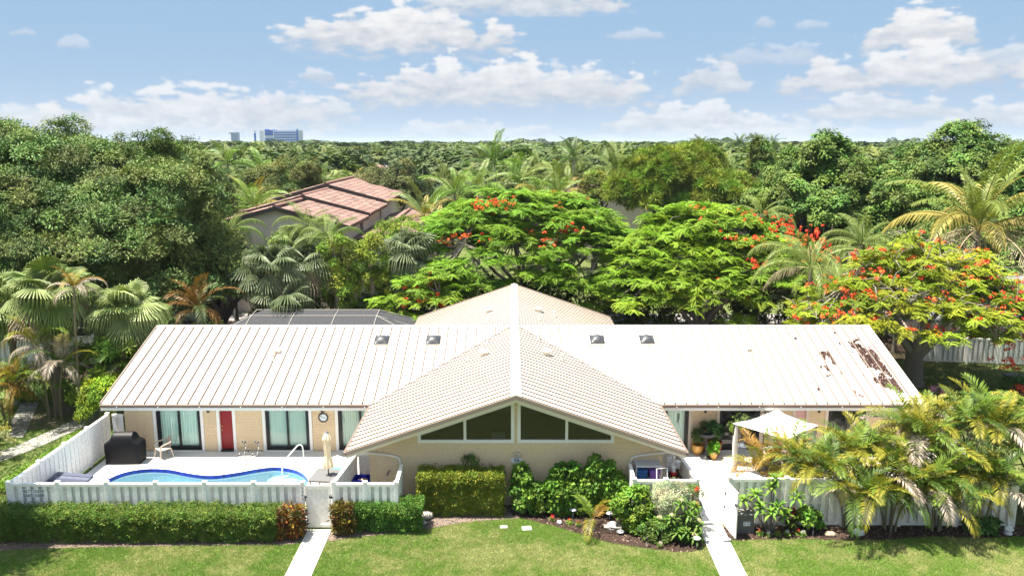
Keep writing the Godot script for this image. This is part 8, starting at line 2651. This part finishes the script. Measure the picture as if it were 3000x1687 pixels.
	palm("queen_palm", "small bright palm before the coconut palm trunk", "palm", 24.6, 49.6, 5.6, lib.coco, 10, 0.6, ["royal_green", "queen_green", "royal_green", "coco_dry"], {trunk = 0.14, dry = 0.1})
	palm("queen_palm", "feathery palm rising through the reddest flame tree", "palm", 17.6, 56.0, 8.2, lib.queen, 14, 0.85, ["queen_green", "queen_light", "queen_light", "coco_dry"], {trunk = 0.16, dry = 0.05})
	palm("queen_palm", "dry-tipped palm between cabbage palm and large flame tree", "palm", -4.6, 61.0, 6.8, lib.queen, 14, 0.9, ["sabal_grey", "queen_green", "coco_dry", "coco_dry"], {trunk = 0.16, dry = 0.2})
	# clustered palms in the middle distance
	var mid := [[-5.6, 78, 9.6, 1.05, 0, "left end of the palm cluster above the flame tree"], [-3.6, 84, 9.8, 1.0, 0, "second in the palm cluster above the flame tree"], [-8.2, 74, 7.6, 1.0, 1, "low in front of the palm cluster"], [-1.9, 88, 12.2, 1.05, 2, "tallest in the middle of the palm cluster"], [0.6, 86, 9.8, 1.0, 0, "right of the tallest clustered palm"], [2.8, 84, 9.0, 0.95, 1, "in the centre of the palm cluster with dry fronds"], [4.8, 82, 9.2, 0.95, 0, "toward the tiled roof in the palm cluster"], [7.4, 96, 12.6, 0.85, 3, "dark and alone above the horizon"], [6.2, 92, 9.2, 0.9, 1, "right end of the palm cluster"], [-6.6, 70, 6.0, 0.95, 1, "nearest the small fresh green tree"],
		[-23.4, 72, 8.6, 0.9, 0, "left of the townhouse roofs"], [-20.6, 67.5, 7.2, 0.85, 1, "against the left townhouse eave"], [-25.4, 78, 8.4, 0.9, 1, "behind the dark trees toward the oak"], [-34.0, 96, 12.0, 0.95, 0, "at the sky edge beside the dark trees"], [-30.4, 98, 10.8, 0.9, 0, "right of the sky-edge palm"], [-38.6, 96, 12.0, 0.95, 0, "bending in the wind behind the dark trees"], [-28.2, 104, 9.8, 0.9, 3, "dark before the distant forest"], [-22.0, 108, 8.4, 0.85, 1, "above the oak beside the townhouses"],
		[28.0, 78, 9.4, 0.95, 0, "beside the slim conifer"], [24.4, 74, 8.6, 0.85, 0, "between pine and rounded tree"], [43.0, 118, 8.8, 1.0, 3, "dark in the gap between the rounded trees"]]
	for k in mid.size():
		var e: Array = mid[k]
		var cols: Array = [["royal_green", "queen_light", "royal_green", "coco_dry"], ["queen_light", "coco_gold", "queen_green", "coco_dry"], ["royal_deep", "royal_green", "royal_deep", "royal_deep"], ["royal_deep", "olive_frond", "royal_deep", "royal_deep"]][e[4]]
		palm("feather_palm", "feather palm " + e[5], "palm", e[0], e[1], e[2] - 1.2, lib.coco, 16, e[3], cols, {trunk = 0.2, dry = 0.1, group = "feather palms in the middle distance"})
	for e in [[48.0, 205, 12.6, "first of three date palms on the horizon"], [57.6, 205, 12.8, "middle of three date palms on the horizon"], [67.2, 208, 12.6, "last of three date palms on the horizon"]]:
		palm("date_palm", e[3], "palm", e[0], e[1], e[2], lib.coco, 26, 0.95, ["royal_deep", "olive_frond", "royal_deep", "royal_deep"], {trunk = 0.35, dry = 0.0, group = "date palms on the horizon"})
	for e in [[-2.6, 150, 12.2, "thin street lamp post above the forest near the white houses"], [-9.8, 170, 12.4, "farther street lamp post above the forest"]]:
		var t := thing("street_lamp", e[3], "street lamp", P(e[0], 0, e[1]))
		var m := MB.new()
		m.tube([Vector3.ZERO, Vector3(0, e[2], 0), Vector3(0.9, e[2] + 0.35, 0)], [0.11, 0.08, 0.06], 6)
		part(m, "pole", mat("lamp_grey", 0.42, 0.43, 0.45, 0.5), t)
		m = MB.new()
		m.box(Vector3(0.85, e[2] + 0.3, -0.12), Vector3(1.5, e[2] + 0.42, 0.12), 0.03)
		part(m, "lamp_head", mat("lamp_grey"), t)
	build_forest()

func build_forest() -> void:
	# far-off wood that reads as one mass: crowns of leaf clumps, thousands of them
	var r := RandomNumberGenerator.new()
	r.seed = 900
	for v in 3:
		var m := MB.new()
		m.colored = true
		for k in 640:
			var q := Vector3(r.randfn(), r.randfn(), r.randfn()).normalized()
			if q.y < -0.25: q.y = -q.y
			var c := Vector3(q.x, 0.62 + q.y * 0.36, q.z) * Vector3(0.5, 1.0, 0.5) * 1.0
			c += Vector3(sin(q.x * 5.0 + v) * 0.06, cos(q.z * 6.0 + q.x * 4.0 + v) * 0.06, sin(q.y * 7.0 + v) * 0.06)
			var dir := q.cross(Vector3(r.randfn(), r.randfn(), r.randfn())).normalized()
			var nrm := (q + Vector3(r.randfn(), r.randfn() + 0.7, r.randfn()) * 0.5)
			nrm = (nrm - dir * nrm.dot(dir)).normalized()
			var g := r.randf_range(0.65, 1.35)
			m.tint = Color(g * r.randf_range(0.85, 1.2), g, g)
			leaf(m, c - dir * 0.05, dir, nrm, 0.115, 0.085)
		m.tint = Color(0.5, 0.4, 0.35)
		m.tube([Vector3.ZERO, Vector3(0, 0.5, 0)], [0.03, 0.02], 5)
		var xf := []
		var cols := PackedColorArray()
		var n := 3600
		for k in n:
			var d := 112.0 * pow(2800.0 / 112.0, pow(r.randf(), 0.85))
			var x := r.randf_range(-0.80, 0.80) * d
			if x / d > -0.222 and x / d < -0.10 and d < 206: continue     # clearing with the houses
			if d < 120 and absf(x) < 45 and r.randf() < 0.5: continue
			var h := r.randf_range(5.5, 12.0) if d < 300 else r.randf_range(9.0, 13.4)
			if d > 500 and r.randf() < 0.03: h *= 1.25
			var w := h * r.randf_range(0.6, 1.6) * (1.0 if d < 600 else 1.6)
			xf.append(Transform3D(Basis(Vector3.UP, r.randf() * TAU).scaled(Vector3(w, h, w)), P(x, 0, d)))
			var c := Color(0.05, 0.08, 0.026).lerp(Color(0.085, 0.125, 0.034), r.randf())
			if r.randf() < 0.3: c = Color(0.10, 0.16, 0.035).lerp(Color(0.17, 0.20, 0.05), r.randf())
			cols.append(c)
		var o := scatter(m.mesh(), numbered("distant_forest"), mats["leaf"], self, xf, cols)
		tag(o, ["distant forest of dark round crowns reaching the horizon", "distant forest of uneven crowns mixed through the far wood", "distant forest of lighter crowns scattered through the far wood"][v], "forest")
	# palm heads standing among the far trees, one mass with them
	var st := SurfaceTool.new()
	st.begin(Mesh.PRIMITIVE_TRIANGLES)
	for k in 13:
		var f := (k + 0.5) / 13.0
		st.append_from(lib.coco[mini(int(f * 4), 3)], 0, Transform3D(Basis(Vector3.UP, k * 2.399), Vector3(0, 8.6, 0)))
	var trunk := MB.new()
	trunk.colored = true
	trunk.tint = Color(1.6, 1.2, 1.2)
	trunk.tube([Vector3.ZERO, Vector3(0, 8.6, 0)], [0.25, 0.16], 5)
	st.append_from(trunk.mesh(), 0, Transform3D())
	var px := []
	var pc := PackedColorArray()
	for k in 420:
		var d := 100.0 * pow(3.0, r.randf())
		var x := r.randf_range(-0.72, 0.72) * d
		if (x / d > -0.222 and x / d < -0.10 and d < 206): continue
		px.append(Transform3D(Basis(Vector3.UP, r.randf() * TAU).scaled(Vector3.ONE * r.randf_range(0.75, 1.15)), P(x, 0, d)))
		pc.append(Color(0.10, 0.165, 0.03).lerp(Color(0.18, 0.20, 0.06), r.randf()))
	tag(scatter(st.commit(), "distant_palms", mats["leaf"], self, px, pc), "scattered palm heads among the trees before the horizon", "palms")
	# far roofs among the trees near the horizon
	var spots := [[30.0, 620.0, 60.0], [-10.0, 700.0, 70.0], [95.0, 760.0, 55.0], [60.0, 680.0, 40.0], [-70.0, 720.0, 50.0], [150.0, 800.0, 60.0]]
	var lb := ["long pale roof on the horizon right of the middle palms", "flat white roof on the horizon above the palm cluster", "pale roof on the horizon left of the date palms", "reddish low roof on the horizon", "pale flat roof on the horizon right of the white houses", "faint roof on the horizon below the date palms"]
	for k in spots.size():
		var e: Array = spots[k]
		var t := thing("distant_building", lb[k], "building", P(e[0], 0, e[1]), 0.0, "low buildings on the horizon")
		var m := MB.new()
		m.box(Vector3(-e[2] * 0.5, 0, -10), Vector3(e[2] * 0.5, 13.0, 10))
		part(m, "wall", mat("far_wall", 0.55, 0.54, 0.53, 0.8), t)
		m = MB.new()
		m.box(Vector3(-e[2] * 0.52, 13.01, -11), Vector3(e[2] * 0.52, 14.2, 11))
		part(m, "roof", mat("far_roof_red", 0.40, 0.24, 0.19, 0.8) if k == 3 else mat("far_roof", 0.62, 0.61, 0.60, 0.7), t)

func _ready() -> void:
	rng.seed = 20240
	var t0 := Time.get_ticks_msec()
	light_and_lens()
	print("sky ", Time.get_ticks_msec() - t0)
	build_ground()
	build_library()
	build_house()
	print("house ", Time.get_ticks_msec() - t0)
	build_fences()
	build_patio_left()
	build_patio_right(lib.small, lib.broad, mats["leaf_gloss"])
	print("patio ", Time.get_ticks_msec() - t0)
	build_garden()
	build_lawn()
	print("garden ", Time.get_ticks_msec() - t0)
	build_background()
	print("all ", Time.get_ticks_msec() - t0)
